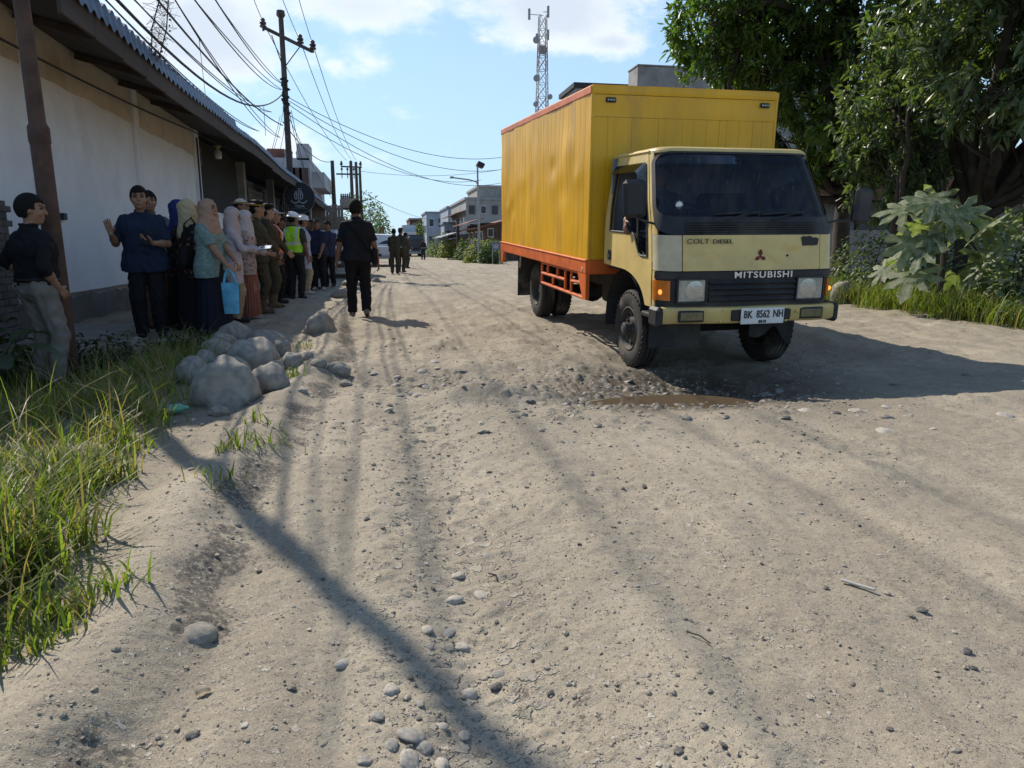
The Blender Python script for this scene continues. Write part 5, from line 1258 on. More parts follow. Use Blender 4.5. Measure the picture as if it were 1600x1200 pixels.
# ------------------------------------------------------------------ truck
def build_truck():
    cy = mat('cab_paint', (.66, .495, .185), .36, .10, 3, .04, 30, dirt=(.38, .29, .15), dscale=1.8, damt=.5, coat=.15)
    cyw = mat('cab_paint_faded', (.56, .49, .33), .55, .12, 6, .06, 30, dirt=(.36, .30, .2), dscale=4, damt=.5)
    by = mat('box_paint', (.69, .38, .014), .36, .14, 1.6, .10, 14, dirt=(.40, .22, .06), dscale=2.6, damt=.55, stretch=(1, 1, .30))
    orr = mat('orange_paint', (.60, .125, .022), .5, .18, 4, .08, 30, dirt=(.24, .09, .05), dscale=2.5, damt=.65)
    orf = mat('faded_orange_paint', (.62, .20, .11), .6, .16, 4, .08, 30, dirt=(.35, .16, .1), dscale=2.5, damt=.5)
    blk = mat('black_plastic', (.022, .023, .026), .55, .25, 8, .06, 60, dirt=(.12, .105, .08), dscale=3, damt=.35)
    chs = mat('chassis_black', (.020, .019, .018), .75, .3, 6, .15, 30, dirt=(.13, .11, .085), dscale=2, damt=.45)
    rub = mat('tyre_rubber', (.030, .029, .028), .82, .2, 9, .2, 60, dirt=(.22, .19, .15), dscale=3.5, damt=.55)
    rim = mat('wheel_steel', (.055, .052, .048), .6, .3, 9, .1, 30, dirt=(.2, .17, .13), dscale=4, damt=.45)
    alu = mat('worn_steel', (.35, .34, .32), .45, .2, 9, .08, 40, metal=.7)
    chrome = mat('chrome_letter', (.75, .75, .76), .28, .05, 9, 0, metal=.6)
    red = mat('dark_red_badge', (.12, .012, .022), .4, .1, 9, 0)
    lens = mat('lamp_lens', (.36, .36, .30), .12, .2, 14, .1, 70, coat=1.0)
    refl = mat('lamp_bowl', (.46, .46, .42), .18, .15, 18, .1, 60, metal=.5, coat=.5)
    fog = mat('fog_lens', (.12, .115, .05), .2, .3, 14, .1, 60, coat=.8)
    amber = mat('amber_lens', (.62, .17, .015), .25, .15, 14, .05, 60, coat=.8)
    amb_on = glow('amber_bulb', (1, .30, .04), 1.7)
    gl = glass('tinted_glass', (.58, .62, .66)); gl2 = glass('door_glass', (.45, .5, .5)); vis = glass('smoked_visor', (.10, .11, .13), .08)
    dark = mat('cab_trim', (.03, .032, .038), .8, .2, 8, .05)
    seatm = mat('seat_cloth', (.035, .036, .05), .9, .2, 8, .1)
    white = mat('plate_white', (.78, .78, .76), .4, .05, 9, .03, dirt=(.45, .42, .36), dscale=6, damt=.3)
    ink = mat('plate_black', (.02, .02, .025), .5, .1, 9, 0)

    T = thing('box_truck', 'pale yellow truck with tall yellow cargo box and orange rails standing in the pothole', 'truck')
    T.matrix_world = TRUCK_M
    # ---- cab skin as a function of (perimeter t, height w); local X right seen from the front, Y to the rear, Z up
    U0, RC = -.03, .15
    def hw(w): return float(np.interp(w, [.5, .9, 1.344, 1.6, 2.04, 2.2], [.865, .88, .88, .862, .795, .775]))
    def sf(w): return float(np.interp(w, [.5, .70, 1.03, 1.344, 1.42, 2.04, 2.2], [-.845, -.85, -.845, -.80, -.775, -.45, -.37]))
    SR = .60
    def base(t, w):
        h, f = hw(w), sf(w)
        a = abs(t); sg = -1 if t < 0 else 1
        if a >= 1:
            u, s = h, (f + RC) + (SR - f - RC) * (a - 1)
        elif a > .85:
            th = (a - .85) / .15 * math.pi / 2
            u, s = h - RC + RC * math.sin(th), f + RC - RC * math.cos(th)
            s -= .0
        else:
            u = (h - RC) * a / .85; s = f
        # slight crown of the nose
        s -= .045 * max(0, 1 - (u / h) ** 2) if a < 1 else 0
        return Vector((U0 + sg * u, s, w))
    def P(t, w, off=0.0):
        p = base(t, w)
        if off:
            e = .01
            d = base(t + e, w) - base(t - e, w); d.z = 0
            dw = base(t, w + .02) - base(t, w - .02)
            nrm = d.cross(dw)
            nrm.normalize()
            p = p + nrm * off
        return p
    def lowb(t):
        """lower edge of the cab side: front valance, then the wheel arch"""
        if abs(t) <= 1: return .70
        s = base(t, .9).y
        if s <= -.50: return .70
        if s < .10:
            return .70 + (.99 - .70) * math.sqrt(max(0, 1 - ((s - .10) / .60) ** 2))
        return .99 + .02 * (s - .1)
    ss = lambda a, b, x: float(sstep(a, b, x))
    def winb(t):
        s = base(t, 1.4).y
        return 1.345 - .20 * (1 - ss(-.34, -.18, s))
    WT = 1.965
    def patch(name, t0, t1, nt, lo, hi, nw, m, parent, off=0.0, thick=.018, extra=None):
        lo_ = lo if callable(lo) else (lambda t: lo); hi_ = hi if callable(hi) else (lambda t: hi)
        b = MB()
        def fn(i, j):
            t = t0 + (t1 - t0) * i; w = lo_(t) + (hi_(t) - lo_(t)) * j
            o = off + (extra(t, w) if extra else 0)
            return P(t, w, o)
        def fb(i, j):
            t = t0 + (t1 - t0) * i; w = lo_(t) + (hi_(t) - lo_(t)) * j
            return P(t, w, off - thick)
        b.grid(fn, nt, nw)
        b.grid(fb, nt, nw, flip=True)
        n1 = (nt + 1) * (nw + 1)
        rim_ = [j * (nt + 1) for j in range(nw + 1)], [j * (nt + 1) + nt for j in range(nw + 1)], list(range(nt + 1)), [nw * (nt + 1) + i for i in range(nt + 1)]
        for rr in rim_:
            for a, c in zip(rr[:-1], rr[1:]):
                b.f.append([a, c, c + n1, a + n1]); b.mi.append(0)
        return b.build(name, m, parent, sharp=40)
    # doors with window openings (both sides), as one panel each
    TD0, TD1 = 1.03, 1.93
    TWIN0, TWIN1 = 1.10, 1.86
    for sg in (-1, 1):
        b = MB()
        def band(t0, t1, nt, lo, hi, nw, off=.004):
            for o, fl in ((off, False), (off - .03, True)):
                b.grid(lambda i, j: P(sg * (t0 + (t1 - t0) * i), lo(sg * (t0 + (t1 - t0) * i)) + (hi(sg * (t0 + (t1 - t0) * i)) - lo(sg * (t0 + (t1 - t0) * i))) * j, o), nt, nw, flip=fl)
        band(TD0, TD1, 34, lowb, winb, 8)
        band(TD0, TD1, 34, lambda t: WT, lambda t: 2.072, 2)
        band(TD0, TWIN0, 4, winb, lambda t: WT, 8)
        band(TWIN1, TD1, 3, winb, lambda t: WT, 8)
        d = b.build('door', cy, T, fix=False)
        # window seal, glass and weather visor
        sl_ = MB()
        loop = [(t, winb(sg * t)) for t in np.linspace(TWIN0, TWIN1, 20)] + [(TWIN1, w) for w in np.linspace(1.36, WT, 8)[1:]] + [(t, WT) for t in np.linspace(TWIN1, TWIN0, 10)[1:]] + [(TWIN0, w) for w in np.linspace(WT, winb(sg * TWIN0), 8)[1:]]
        sl_.tube([P(sg * t, w, .006) for t, w in loop], .011, 6)
        sl_.build('window_seal', blk, d)
        g = MB()
        if sg < 0:   # driver's glass wound down: only the front quarter pane is left
            g.grid(lambda i, j: P(-(TWIN0 + .20 * i), winb(-(TWIN0 + .20 * i)) + (WT - winb(-(TWIN0 + .20 * i))) * j, -.012), 6, 6)
        else:
            g.grid(lambda i, j: P(TWIN0 + (TWIN1 - TWIN0) * i, winb(TWIN0 + (TWIN1 - TWIN0) * i) + (WT - winb(TWIN0 + (TWIN1 - TWIN0) * i)) * j, -.012), 12, 6)
        g.build('window_glass', gl2, d)
        if sg < 0:
            post = MB(); post.tube([P(-(TWIN0 + .20), w, -.008) for w in np.linspace(1.30, WT, 5)], .012, 6); post.build('window_post', blk, d)
        v = MB()
        lp = [(t, 1.985 - .0 * t) for t in np.linspace(TWIN1 + .03, TWIN0 - .02, 14)] + [(TWIN0 - .03 , w) for w in np.linspace(1.95, 1.45, 9)]
        inner = [(t, 1.90) for t in np.linspace(TWIN1 + .03, TWIN0 + .14, 14)] + [(TWIN0 + .10 - .06 * k / 8, w) for k, w in enumerate(np.linspace(1.86, 1.45, 9))]
        V = [P(sg * t, w, .014) for t, w in lp] + [P(sg * t, w, .05) for t, w in inner]
        n = len(lp)
        v.add(V, [(i, i + 1, n + i + 1, n + i) for i in range(n - 1)])
        v.build('rain_visor', vis, d)
        h = MB(); pc = P(sg * 1.86, 1.10, .008)
        h.box(pc, (.014, .085, .10), bev=.006); h.build('handle', blk, d)
        hh = MB(); hh.box(pc + Vector((sg * .010, .012, -.01)), (.012, .045, .035), bev=.006); hh.build('handle_pull', alu, d)
        # narrow skin strips ahead of and behind the door
        patch('pillar', sg * 1.94, sg * 2.0, 3, 1.0, 2.083, 8, cy, T)
        # corner panel, older faded paint
        o = patch('corner_panel', sg * .80, sg * 1.02, 10, 1.035, 1.344, 4, cyw if sg < 0 else cy, T)
        patch('valance', sg * .985, sg * 1.02, 4, .70, 1.03, 4, cy, T)
        # windscreen pillar
        patch('windscreen_pillar', sg * .965, sg * 1.025, 8, 1.346, 2.083, 10, cy, T)
    # nose panel with its dents
    def dents(t, w):
        x, z = t * .9, w
        d = -.020 * math.exp(-((x - .40) / .13) ** 2 - ((z - 1.19) / .05) ** 2)
        d += -.016 * math.exp(-((x - .20 + (z - 1.1) * 1.2) / .05) ** 2 - ((z - 1.13) / .07) ** 2)
        d += .008 * math.exp(-((x - .26 - (z - 1.15) * 1.6) / .03) ** 2 - ((z - 1.17) / .09) ** 2)
        d += -.010 * math.exp(-((x + .42) / .12) ** 2 - ((z - 1.13) / .06) ** 2)
        d += .004 * float(fbm(x * 5, z * 9, 2, 5))
        return d
    patch('nose_panel', -.79, .79, 60, 1.035, 1.344, 16, cy, T, .002, extra=dents)
    # roof
    b = MB()
    rings = [(2.084, 0.0), (2.100, .010), (2.110, .030), (2.118, .07), (2.123, .15), (2.127, .32), (2.129, .6)]
    ts = list(np.linspace(-2, 2, 81))
    V = []
    cx, cyy = U0, .05
    for w, ins in rings:
        for t in ts:
            p = base(t, min(w, 2.09)); c = Vector((cx, cyy, 0)); q = Vector((p.x, p.y, 0)) - c
            L = q.length; q = q * max(0.02, (L - ins) / L)
            V.append((c.x + q.x, c.y + q.y, w))
    m = len(ts)
    F = [(r * m + i, r * m + (i + 1) % m, (r + 1) * m + (i + 1) % m, (r + 1) * m + i) for r in range(len(rings) - 1) for i in range(m)]
    F.append([(len(rings) - 1) * m + i for i in range(m)])
    b.add(V, F); b.build('roof', cy, T, sharp=50)
    # header over the windscreen + gutter
    patch('windscreen_header', -.99, .99, 40, 2.066, 2.086, 2, cy, T)
    for sg in (-1, 1):
        gt = MB(); gt.tube([P(sg * t, 2.079, .006) for t in np.linspace(1.0, 1.98, 12)], .012, 6); gt.build('gutter', cy, T)
    # back wall, floor, dash, seats, wheel
    b = MB(); b.box((U0, SR - .09, 1.52), (1.70, .03, 1.08)); b.build('cab_lining', mat('grey_lining', (.17, .185, .215), .8, .15, 5, .05), T)
    b = MB(); b.box((U0, -.05, .98), (1.66, 1.25, .05)); b.build('cab_floor', dark, T)
    b = MB(); b.box((U0, -.50, 1.26), (1.58, .36, .52), bev=.05); b.box((U0, -.36, 1.54), (1.5, .12, .06), bev=.02); b.build('dashboard', dark, T)
    for u in (-.42, .40):
        b = MB(); b.box((U0 + u, .20, 1.12), (.62, .52, .16), bev=.05); b.box((U0 + u, .46, 1.45), (.60, .14, .56), rot=(R(-8), 0, 0), bev=.05)
        b.build('seat', seatm, T)
    b = MB()
    st = [Vector((U0 - .42 + .2 * math.cos(a), -.22 - .2 * math.sin(a) * .62, 1.46 + .2 * math.sin(a) * .78)) for a in np.linspace(0, 2 * math.pi, 25)]
    b.tube(st, .014, 8); b.tube([(U0 - .42, -.22, 1.46), (U0 - .42, -.42, 1.28)], .03, 8)
    b.box((U0 - .42, -.22, 1.46), (.37, .03, .035), rot=(R(-38), 0, 0)); b.build('steering_wheel', dark, T)
    # windscreen: glass with rounded corners, black surround, sun strip and cowl
    def rounded(nu, nv, t1, w0, w1, r):
        def fn(i, j, off):
            w = w0 + (w1 - w0) * j
            dz = min(w - w0, w1 - w)
            k = 1.0
            if dz < r: k = 1 - (r - math.sqrt(max(0, r * r - (r - dz) ** 2))) / .86
            return P((-1 + 2 * i) * t1 * k, w, off)
        return fn
    jj = lambda j: .5 - .5 * math.cos(math.pi * j)
    f = rounded(40, 24, .955, 1.50, 2.058, .09)
    b = MB(); b.grid(lambda i, j: f(i, jj(j), -.003), 40, 24); b.build('windscreen', gl, T)
    f2 = rounded(40, 24, .985, 1.346, 2.074, .12)
    b = MB()
    out = [f2(0, jj(k / 30), .004) for k in range(31)] + [f2(i / 40, 1, .004) for i in range(1, 41)] + [f2(1, jj(1 - k / 30), .004) for k in range(1, 31)] + [f2(1 - i / 40, 0, .004) for i in range(1, 40)]
    f3 = rounded(40, 24, .955, 1.50, 2.055, .09)
    inn = [f3(0, jj(k / 30), .004) for k in range(31)] + [f3(i / 40, 1, .004) for i in range(1, 41)] + [f3(1, jj(1 - k / 30), .004) for k in range(1, 31)] + [f3(1 - i / 40, 0, .004) for i in range(1, 40)]
    n = len(out)
    b.add(out + inn, [(i, (i + 1) % n, n + (i + 1) % n, n + i) for i in range(n)])
    b.build('windscreen_surround', blk, T)
    b = MB(); b.grid(lambda i, j: f(i, .84 + .155 * j, -.008), 40, 4); b.build('sun_strip', glass('sun_strip_film', (.08, .08, .1)), T)
    # cowl louvres and wipers
    b = MB()
    for k in range(5):
        b.box(P(0, 1.375 + .02 * k, .006), (1.3, .012, .007))
    b.build('cowl_louvre', blk, T)
    for u0, u1 in ((-.30, .10), (.22, .64)):
        b = MB(); b.tube([P(u0, 1.46, .02), P((u0 + u1) / 2, 1.505, .04), P(u1, 1.53, .018)], .008, 6)
        b.tube([P(u0 - .12, 1.515, .018), P(u1, 1.535, .018)], .009, 6); b.build('wiper', blk, T)
    b = MB(); c_ = P(-.80, 1.60, .002)
    b.lathe([(.0, 0), (.028, 0), (.030, .002), (.0, .002)], 20, 'Y', c_); b.lathe([(.034, .0005), (.036, .001)], 20, 'Y', c_)
    b.build('round_sticker', white, T)
    # grille panel, headlamps, turn signals
    def gp(t, w, o=0): return P(t, w, o)
    patch('grille_panel', -.985, .985, 50, .715, 1.03, 6, blk, T, -.012)
    b = MB()
    for k, w in enumerate((.775, .825, .875, .925)):
        b.grid(lambda i, j: P(-.50 + 1.0 * i, w - .018 + .036 * j, .004 + .014 * (1 - abs(2 * j - 1))), 24, 2)
    b.grid(lambda i, j: P(-.985 + 1.97 * i, .965 + .060 * j, .006), 40, 1)
    b.build('grille_slat', blk, T)
    for sg in (-1, 1):
        tc = .69 * sg; c = P(tc, .862, .0)
        b = MB(); b.box(c + Vector((0, .004, 0)), (.27, .03, .20), bev=.01); hl = b.build('headlight', lens, T)
        b = MB(); b.lathe([(.0, -.018), (.05, -.016), (.080, -.0135), (.088, -.0125), (.090, -.006)], 28, 'Y', c + Vector((-sg * .02 if sg > 0 else .03, .0, 0)))
        b.build('lamp_bowl', refl, hl)
        b = MB(); b.box(c + Vector((-.139, -.004, 0)), (.014, .03, .22)); b.box(c + Vector((.139, -.004, 0)), (.014, .03, .22)); b.box(c + Vector((0, -.004, .107)), (.264, .03, .014)); b.box(c + Vector((0, -.004, -.107)), (.264, .03, .014))
        b.build('lamp_frame', blk, hl)
        ts_ = patch('turn_signal', sg * .885, sg * 1.0, 8, .775, .95, 4, amber, T, .008)
        b = MB(); b.lathe([(.0, 0), (.018, .006), (.022, .014), (.012, .022), (0, .026)], 12, 'Y', P(sg * .93, .85, .018)); b.build('bulb', amb_on, ts_)
    # badges
    me = text_mesh('MITSUBISHI', .078, .006, .0012, spacing=1.18, xscale=1.28)
    o = obj('maker_lettering', me, chrome, T); o.location = P(.0, .995, .014) + Vector((.09, 0, 0)); 
    me = text_mesh('COLT', .060, .003, .0, spacing=1.05, xscale=1.35)
    o = obj('model_lettering', me, mat('badge_brown', (.10, .075, .035), .4, .1, 9, 0), T); o.location = P(-.60, 1.29, .006) + Vector((-.03, -.012, 0)); o.rotation_euler = (0, 0, 0)
    me = text_mesh('DIESEL', .052, .003, .0, spacing=1.0, xscale=1.30)
    o = obj('model_lettering', me, ink, T); o.location = P(-.33, 1.288, .006) + Vector((-.03, -.012, 0))
    b = MB(); c = P(.07, 1.155, .012)
    for a in (90, 210, 330):
        d = Vector((math.cos(R(a)), 0, math.sin(R(a)))); e = Vector((-d.z, 0, d.x))
        L = .062
        q = [Vector((0, 0, 0)), d * L * .5 + e * L * .29, d * L, d * L * .5 - e * L * .29]
        b.add([c + p for p in q] + [c + p + Vector((0, .016, 0)) for p in q], [(0, 1, 2, 3), (4, 7, 6, 5), (0, 4, 5, 1), (1, 5, 6, 2), (2, 6, 7, 3), (3, 7, 4, 0)])
    b.build('emblem', red, T)
    b = MB(); c = P(.66, 1.285, .010)
    pts = [(-.085, .035), (-.06, .045), (-.04, .038), (-.01, .047), (.015, .04), (.03, .028), (.06, .034), (.088, .022), (.082, -.035), (.03, -.04), (-.02, -.037), (-.072, -.042)]
    b.prism([(c.x + x, c.z + z) for x, z in pts], 'Y', c.y - .004, c.y + .02); b.build('black_patch', ink, T)
    b = MB(); b.lathe([(0, 0), (.010, 0.001), (.011, .006)], 10, 'Y', P(.40, 1.16, .0)); b.build('hole_plug', ink, T)
    # bumper
    b = MB()
    prof = [(.0, .560), (-.05, .572), (-.068, .600), (-.068, .690), (-.05, .712), (.0, .718)]
    nn = 40; V = []; L = []
    for i in range(nn + 1):
        x = -.86 + 1.72 * i / nn
        s0 = -.905 + .05 * (x / .86) ** 2
        for a, z in prof: L.append((U0 + x, s0 + a + .03, z + .003 * math.sin(x * 7)))
    k = len(prof)
    b.add(L, [(i * k + j, i * k + j + 1, (i + 1) * k + j + 1, (i + 1) * k + j) for i in range(nn) for j in range(k - 1)])
    bm_ = b.build('bumper', cy, T)
    for sg in (-1, 1):
        b = MB(); b.box((U0 + sg * .885, -.80, .632), (.075, .20, .175), bev=.025); b.build('bumper_end', blk, bm_)
        b = MB(); b.box((U0 + sg * .60, -.917, .640), (.25, .03, .105), bev=.01); fl = b.build('fog_lamp', blk, bm_)
        b = MB(); b.box((U0 + sg * .60, -.927, .640), (.222, .02, .082), bev=.008); b.build('fog_lens', fog, fl)
    b = MB()
    for x, z in ((-.30, .685), (-.32, .59), (.36, .685), (.37, .605), (.33, .58), (.44, .66)):
        b.lathe([(0, -.014), (.010, -.012), (.013, -.004), (.013, .01)], 10, 'Y', (U0 + x, -.936, z))
    b.build('bolt', cy, bm_)
    b = MB(); b.box((U0 + .075, -.944, .640), (.60, .02, .10), bev=.012); b.build('plate_bracket', blk, bm_)
    PX = U0 + .075
    b = MB(); b.box((PX, -.968, .634), (.43, .012, .145), bev=.004); pl = b.build('number_plate', white, T)
    pl.rotation_euler = (0, R(0), 0)
    for txt, sz, x, z, xs in (('BK', .094, -.150, .012, .74), ('8562', .094, .0, .014, .70), ('NH', .094, .152, .016, .74), ('02·31', .036, .0, -.051, .95)):
        o = obj('plate_lettering', text_mesh(txt, sz, .002, .0016, spacing=1.02, xscale=xs), ink, pl); o.location = (PX + x, -.9765, .634 + z)
    # front mudguards, flaps, step
    for sg in (-1, 1):
        b = MB(); arc = []
        for a in np.linspace(R(-8), R(172), 16): arc.append((.08 - .52 * math.cos(a) if False else .05 + .50 * math.cos(a), .42 + .54 * math.sin(a)))
        for r, fl in ((0, False), (.02, True)):
            b.add([(U0 + sg * (x), s, z + r) for s, z in arc for x in (.52, .86)], [(2 * i, 2 * i + 1, 2 * i + 3, 2 * i + 2) for i in range(len(arc) - 1)])
        b.build('mudguard', blk, T)
        b = MB()
        if sg < 0:
            b.grid(lambda i, j: Vector((U0 - .84 + .52 * i, -.56 + .02 * math.sin(4 * i), .60 - .31 * j)), 10, 6)
            b.grid(lambda i, j: Vector((U0 - .84 + .52 * i, -.55 + .02 * math.sin(4 * i), .60 - .31 * j)), 10, 6)
        else:
            lo = lambda i: .36 - .02 * math.sin(i * 9) - (.10 * max(0, i - .62) / .38) + .07 * math.exp(-((i - .6) / .18) ** 2)
            for q in (0, .01): b.grid(lambda i, j: Vector((U0 + .24 + .50 * i, -.50 + q + .05 * i * j, .60 + (lo(i) - .60) * j)), 14, 6)
        b.build('mud_flap', blk, T)
        b = MB(); b.box((U0 + sg * .80, -.62, .615), (.16, .34, .045), bev=.01); b.build('step', alu if False else chs, T)
    # mirrors
    for sg in (-1, 1):
        b = MB(); c = Vector((U0 + sg * (1.055 if sg < 0 else 1.27), -.60, 1.655 if sg < 0 else 1.60))
        b.box(c, (.205, .07, .33), rot=(0, R(3) * sg, R(8) * sg), bev=.035); mr = b.build('mirror', blk, T)
        b = MB(); b.box(c + Vector((0, .037, 0)), (.17, .006, .29), rot=(0, R(3) * sg, R(8) * sg)); b.build('mirror_glass', mat('mirror_silver', (.8, .8, .8), .05, 0, 5, 0, metal=1.0), mr)
        b = MB(); b.tube([P(sg * .985, 1.44, .0), P(sg * .99, 1.45, .10), c + Vector((0, 0, -.15)), c + Vector((0, .0, .05))], .011, 8)
        b.build('mirror_arm', blk, mr)
    # ---- chassis
    b = MB()
    for u in (-.36, .36): b.box((u, 2.1, .70), (.07, 5.6, .19), bev=.008)
    for s in (-.5, .9, 1.8, 2.7, 3.9, 4.6): b.box((0, s, .70), (.66, .08, .12))
    b.build('chassis', chs, T)
    b = MB(); b.box((0, -.15, .72), (.62, .9, .42), bev=.06); b.tube([(0, .3, .62), (0, 1.8, .56), (0, WHEELBASE, .42)], .045, 10); b.build('engine', chs, T)
    b = MB(); b.tube([(-.80, 0, .39), (.74, 0, .39)], .055, 10); b.build('axle', chs, T)
    b = MB(); b.tube([(-.72, WHEELBASE, .39), (.66, WHEELBASE, .39)], .075, 12)
    b.lathe([(0, -.19), (.12, -.16), (.19, -.05), (.19, .05), (.12, .16), (0, .19)], 16, 'Y', (0, WHEELBASE, .39)); b.build('axle', chs, T)
    b = MB()
    for u in (-.42, .40):
        for s0 in (0, WHEELBASE):
            for k in range(3): b.tube([(u, s0 - .62 + .1 * k, .62 - .03 * k), (u, s0, .46 - .03 * k), (u, s0 + .62 - .1 * k, .62 - .03 * k)], .028, 6)
    b.build('leaf_spring', chs, T)
    b = MB(); b.box((.62, 1.75, .62), (.36, .8, .36), bev=.06); b.build('fuel_tank', chs, T)
    b = MB(); b.box((-.52, .98, .72), (.38, .44, .40), bev=.03); b.box((-.42, .83, .56), (.3, .1, .4), bev=.02); b.build('battery_box', chs, T)
    b = MB(); b.tube([(.1, .4, .5), (.2, 1.5, .42), (.25, 2.6, .45), (.3, 3.0, .55)], .045, 8); b.lathe([(.05, -.35), (.10, -.33), (.10, .33), (.05, .35)], 12, 'Y', (.2, 1.9, .44)); b.build('exhaust', chs, T)
    # ---- wheels
    def tyre_mesh(w=.21, r=.392):
        h = w / 2; pr = [(.215, -h * .78), (.235, -h * .92), (.30, -h), (.345, -h * .97), (.372, -h * .84), (r - .006, -h * .72)]
        tread = [(-.72, 0), (-.5, 0), (-.47, 1), (-.38, 1), (-.35, 0), (-.08, 0), (-.05, 1), (.05, 1), (.08, 0), (.35, 0), (.38, 1), (.47, 1), (.5, 0), (.72, 0)]
        pr += [(r - .011 * g, h * x) for x, g in tread]
        pr += [(a, -b) for a, b in pr[:6]][::-1]
        b = MB(); b.lathe(pr, 60, 'X', closed=True)
        # tread blocks on the shoulders
        for k in range(40):
            a = 2 * math.pi * k / 40
            for sg in (-1, 1):
                c = Vector((sg * h * .80, math.cos(a) * (r - .029), math.sin(a) * (r - .029)))
                b.box(c, (.035, .022, .026), rot=Matrix.Rotation(a, 3, 'X'), bev=.004)
        return b.mesh('tyre', 30)
    TY = tyre_mesh()
    def rim_mesh(face):
        """face +1: shallow dish with hub out (front wheel); -1: deep dish (outer rear wheel)"""
        b = MB()
        if face > 0: pr = [(.225, -.095), (.212, -.10), (.205, -.08), (.195, -.045), (.165, -.040), (.135, -.060), (.105, -.066), (.10, -.07)]
        else: pr = [(.225, -.095), (.212, -.10), (.205, -.08), (.20, .03), (.16, .055), (.12, .05), (.10, .04)]
        b.lathe(pr, 40, 'X'); b.lathe([(a, -x * .5 + .02) for a, x in pr[:3]] , 40, 'X')
        b.lathe([(.225, .095), (.205, .08), (.205, -.08)], 40, 'X')
        x0 = -.07 if face > 0 else .04
        b.lathe([(.105, x0 + .02), (.10, x0 - .012), (.07, x0 - .02), (.062, x0 - .075), (.045, x0 - .085), (.0, x0 - .088)], 28, 'X')
        for k in range(6):
            a = 2 * math.pi * k / 6
            b.lathe([(.0, x0 - .045), (.014, x0 - .042), (.016, x0 - .008)], 6, 'X', (0, .085 * math.cos(a), .085 * math.sin(a)))
        for k in range(8):
            a = 2 * math.pi * (k + .5) / 8
            b.box((x0 + .012 if face > 0 else x0 - .0, .150 * math.cos(a), .150 * math.sin(a)), (.02, .045, .034), rot=Matrix.Rotation(a, 3, 'X'), bev=.006, mi=1)
        return b.mesh('wheel', 35)
    RF, RB = rim_mesh(1), rim_mesh(-1)
    for u, s, rmesh, flip in ((-.75, 0, RF, 0), (.69, 0, RF, 1), (-.78, WHEELBASE, RB, 0), (.72, WHEELBASE, RB, 1), (-.53, WHEELBASE, RF, 1), (.47, WHEELBASE, RF, 0)):
        w = obj('wheel', rmesh, [rim, ink], T, (u, s, .39)); w.rotation_euler = (R(23), 0, math.pi if flip else 0)
        obj('tyre', TY, rub, w)
    # ---- cargo box
    BW, S0, S1, B0, B1 = 1.0624, .70, 5.137, 1.028, 2.788
    def skin(n, lo, hi, fnp, groove=.006, nz=26, dent=None, gw=.10):
        """a sheet of vertical boards: fnp(a, z, depth)"""
        cols = []
        rj = random.Random(n); ed_ = [(k + (.5 * (rj.random() - .5) if 0 < k < n else 0)) / n for k in range(n + 1)]
        for k in range(n):
            a0, a1 = ed_[k], ed_[k + 1]; w = (a1 - a0)
            cols += [(a0 + w * .012, -groove), (a0 + w * gw * .5, 0), (a0 + w * .35, .0012), (a0 + w * .65, .0012), (a1 - w * gw * .5, 0), (a1 - w * .012, -groove)]
        b = MB(); V = []
        for j in range(nz + 1):
            z = lo + (hi - lo) * j / nz
            for a, d in cols: V.append(fnp(a, z, d + (dent(a, z) if dent else 0)))
        m = len(cols)
        b.add(V, [(j * m + i, j * m + i + 1, (j + 1) * m + i + 1, (j + 1) * m + i) for j in range(nz) for i in range(m - 1)])
        return b
    def sdent(a, z):
        s = a * 4.4
        d = .009 * float(fbm(s * 1.6, z * 1.3, 2, 9)) + .0025 * float(pn(s * 5, z * 2, 12))
        for (cs, cz, r, am) in ((1.4, 2.05, .14, -.02), (.8, 2.25, .2, .016), (1.0, 1.75, .18, -.016), (3.0, 1.95, .2, .016), (3.6, 1.55, .15, -.02), (.4, 1.9, .14, .012), (2.2, 1.5, .2, -.012), (3.9, 1.55, .12, .015)):
            d += am * math.exp(-((s - cs) / r) ** 2 - ((z - cz) / (r * .8)) ** 2)
        return d
    for sg in (-1, 1):
        skin(27, B0 + .002, B1 - .075, lambda a, z, d: (sg * (BW + d), S0 + .01 + (S1 - S0 - .02) * a, z), .003, 40, dent=sdent, gw=.05).build('box_side', by, T)
        b = MB(); b.box((sg * (BW - .004), (S0 + S1) / 2, B1 - .037), (.03, S1 - S0, .078), bev=.008); b.build('top_rail', orf, T)
        b = MB(); b.box((sg * (BW - .008), (S0 + S1) / 2, B0 - .076), (.05, S1 - S0, .15), bev=.01)
        b.box((sg * (BW - .004), (S0 + S1) / 2, B0 - .006), (.06, S1 - S0 - .01, .016), bev=.004)
        # end drops
        b.prism([(S0, B0 - .15), (S0 + .30, B0 - .15), (S0 + .10, B0 - .43), (S0, B0 - .43)], 'X', sg * (BW + .012), sg * (BW - .03))
        b.prism([(S1, B0 - .15), (S1 - .22, B0 - .15), (S1 - .10, B0 - .34), (S1, B0 - .34)], 'X', sg * (BW + .012), sg * (BW - .03))
        b.build('lower_frame', orr, T)
        b = MB(); x = sg * (BW - .03)
        r0, r1 = S0 + .26, S0 + 1.95
        b.tube([(x, r0 - .12, .60), (x, r1, .595)], .020, 6); b.tube([(x, r0 - .02, .76), (x, r0 + .38, .745)], .020, 6); b.tube([(x, r0 + .62, .735), (x, r1, .725)], .020, 6); b.tube([(x, r0 + .02, .865), (x, r1, .862)], .016, 6)
        for s, z0, z1 in ((r0 + .38, .60, .87), (r0 + .62, .60, .87), (r0 + .95, .73, .87), (r0 + 1.15, .60, .73), (r0 + 1.4, .73, .87), (r1, .595, .87)): b.tube([(x, s, z0), (x, s, z1)], .017, 6)
        b.build('side_guard', orr, T)
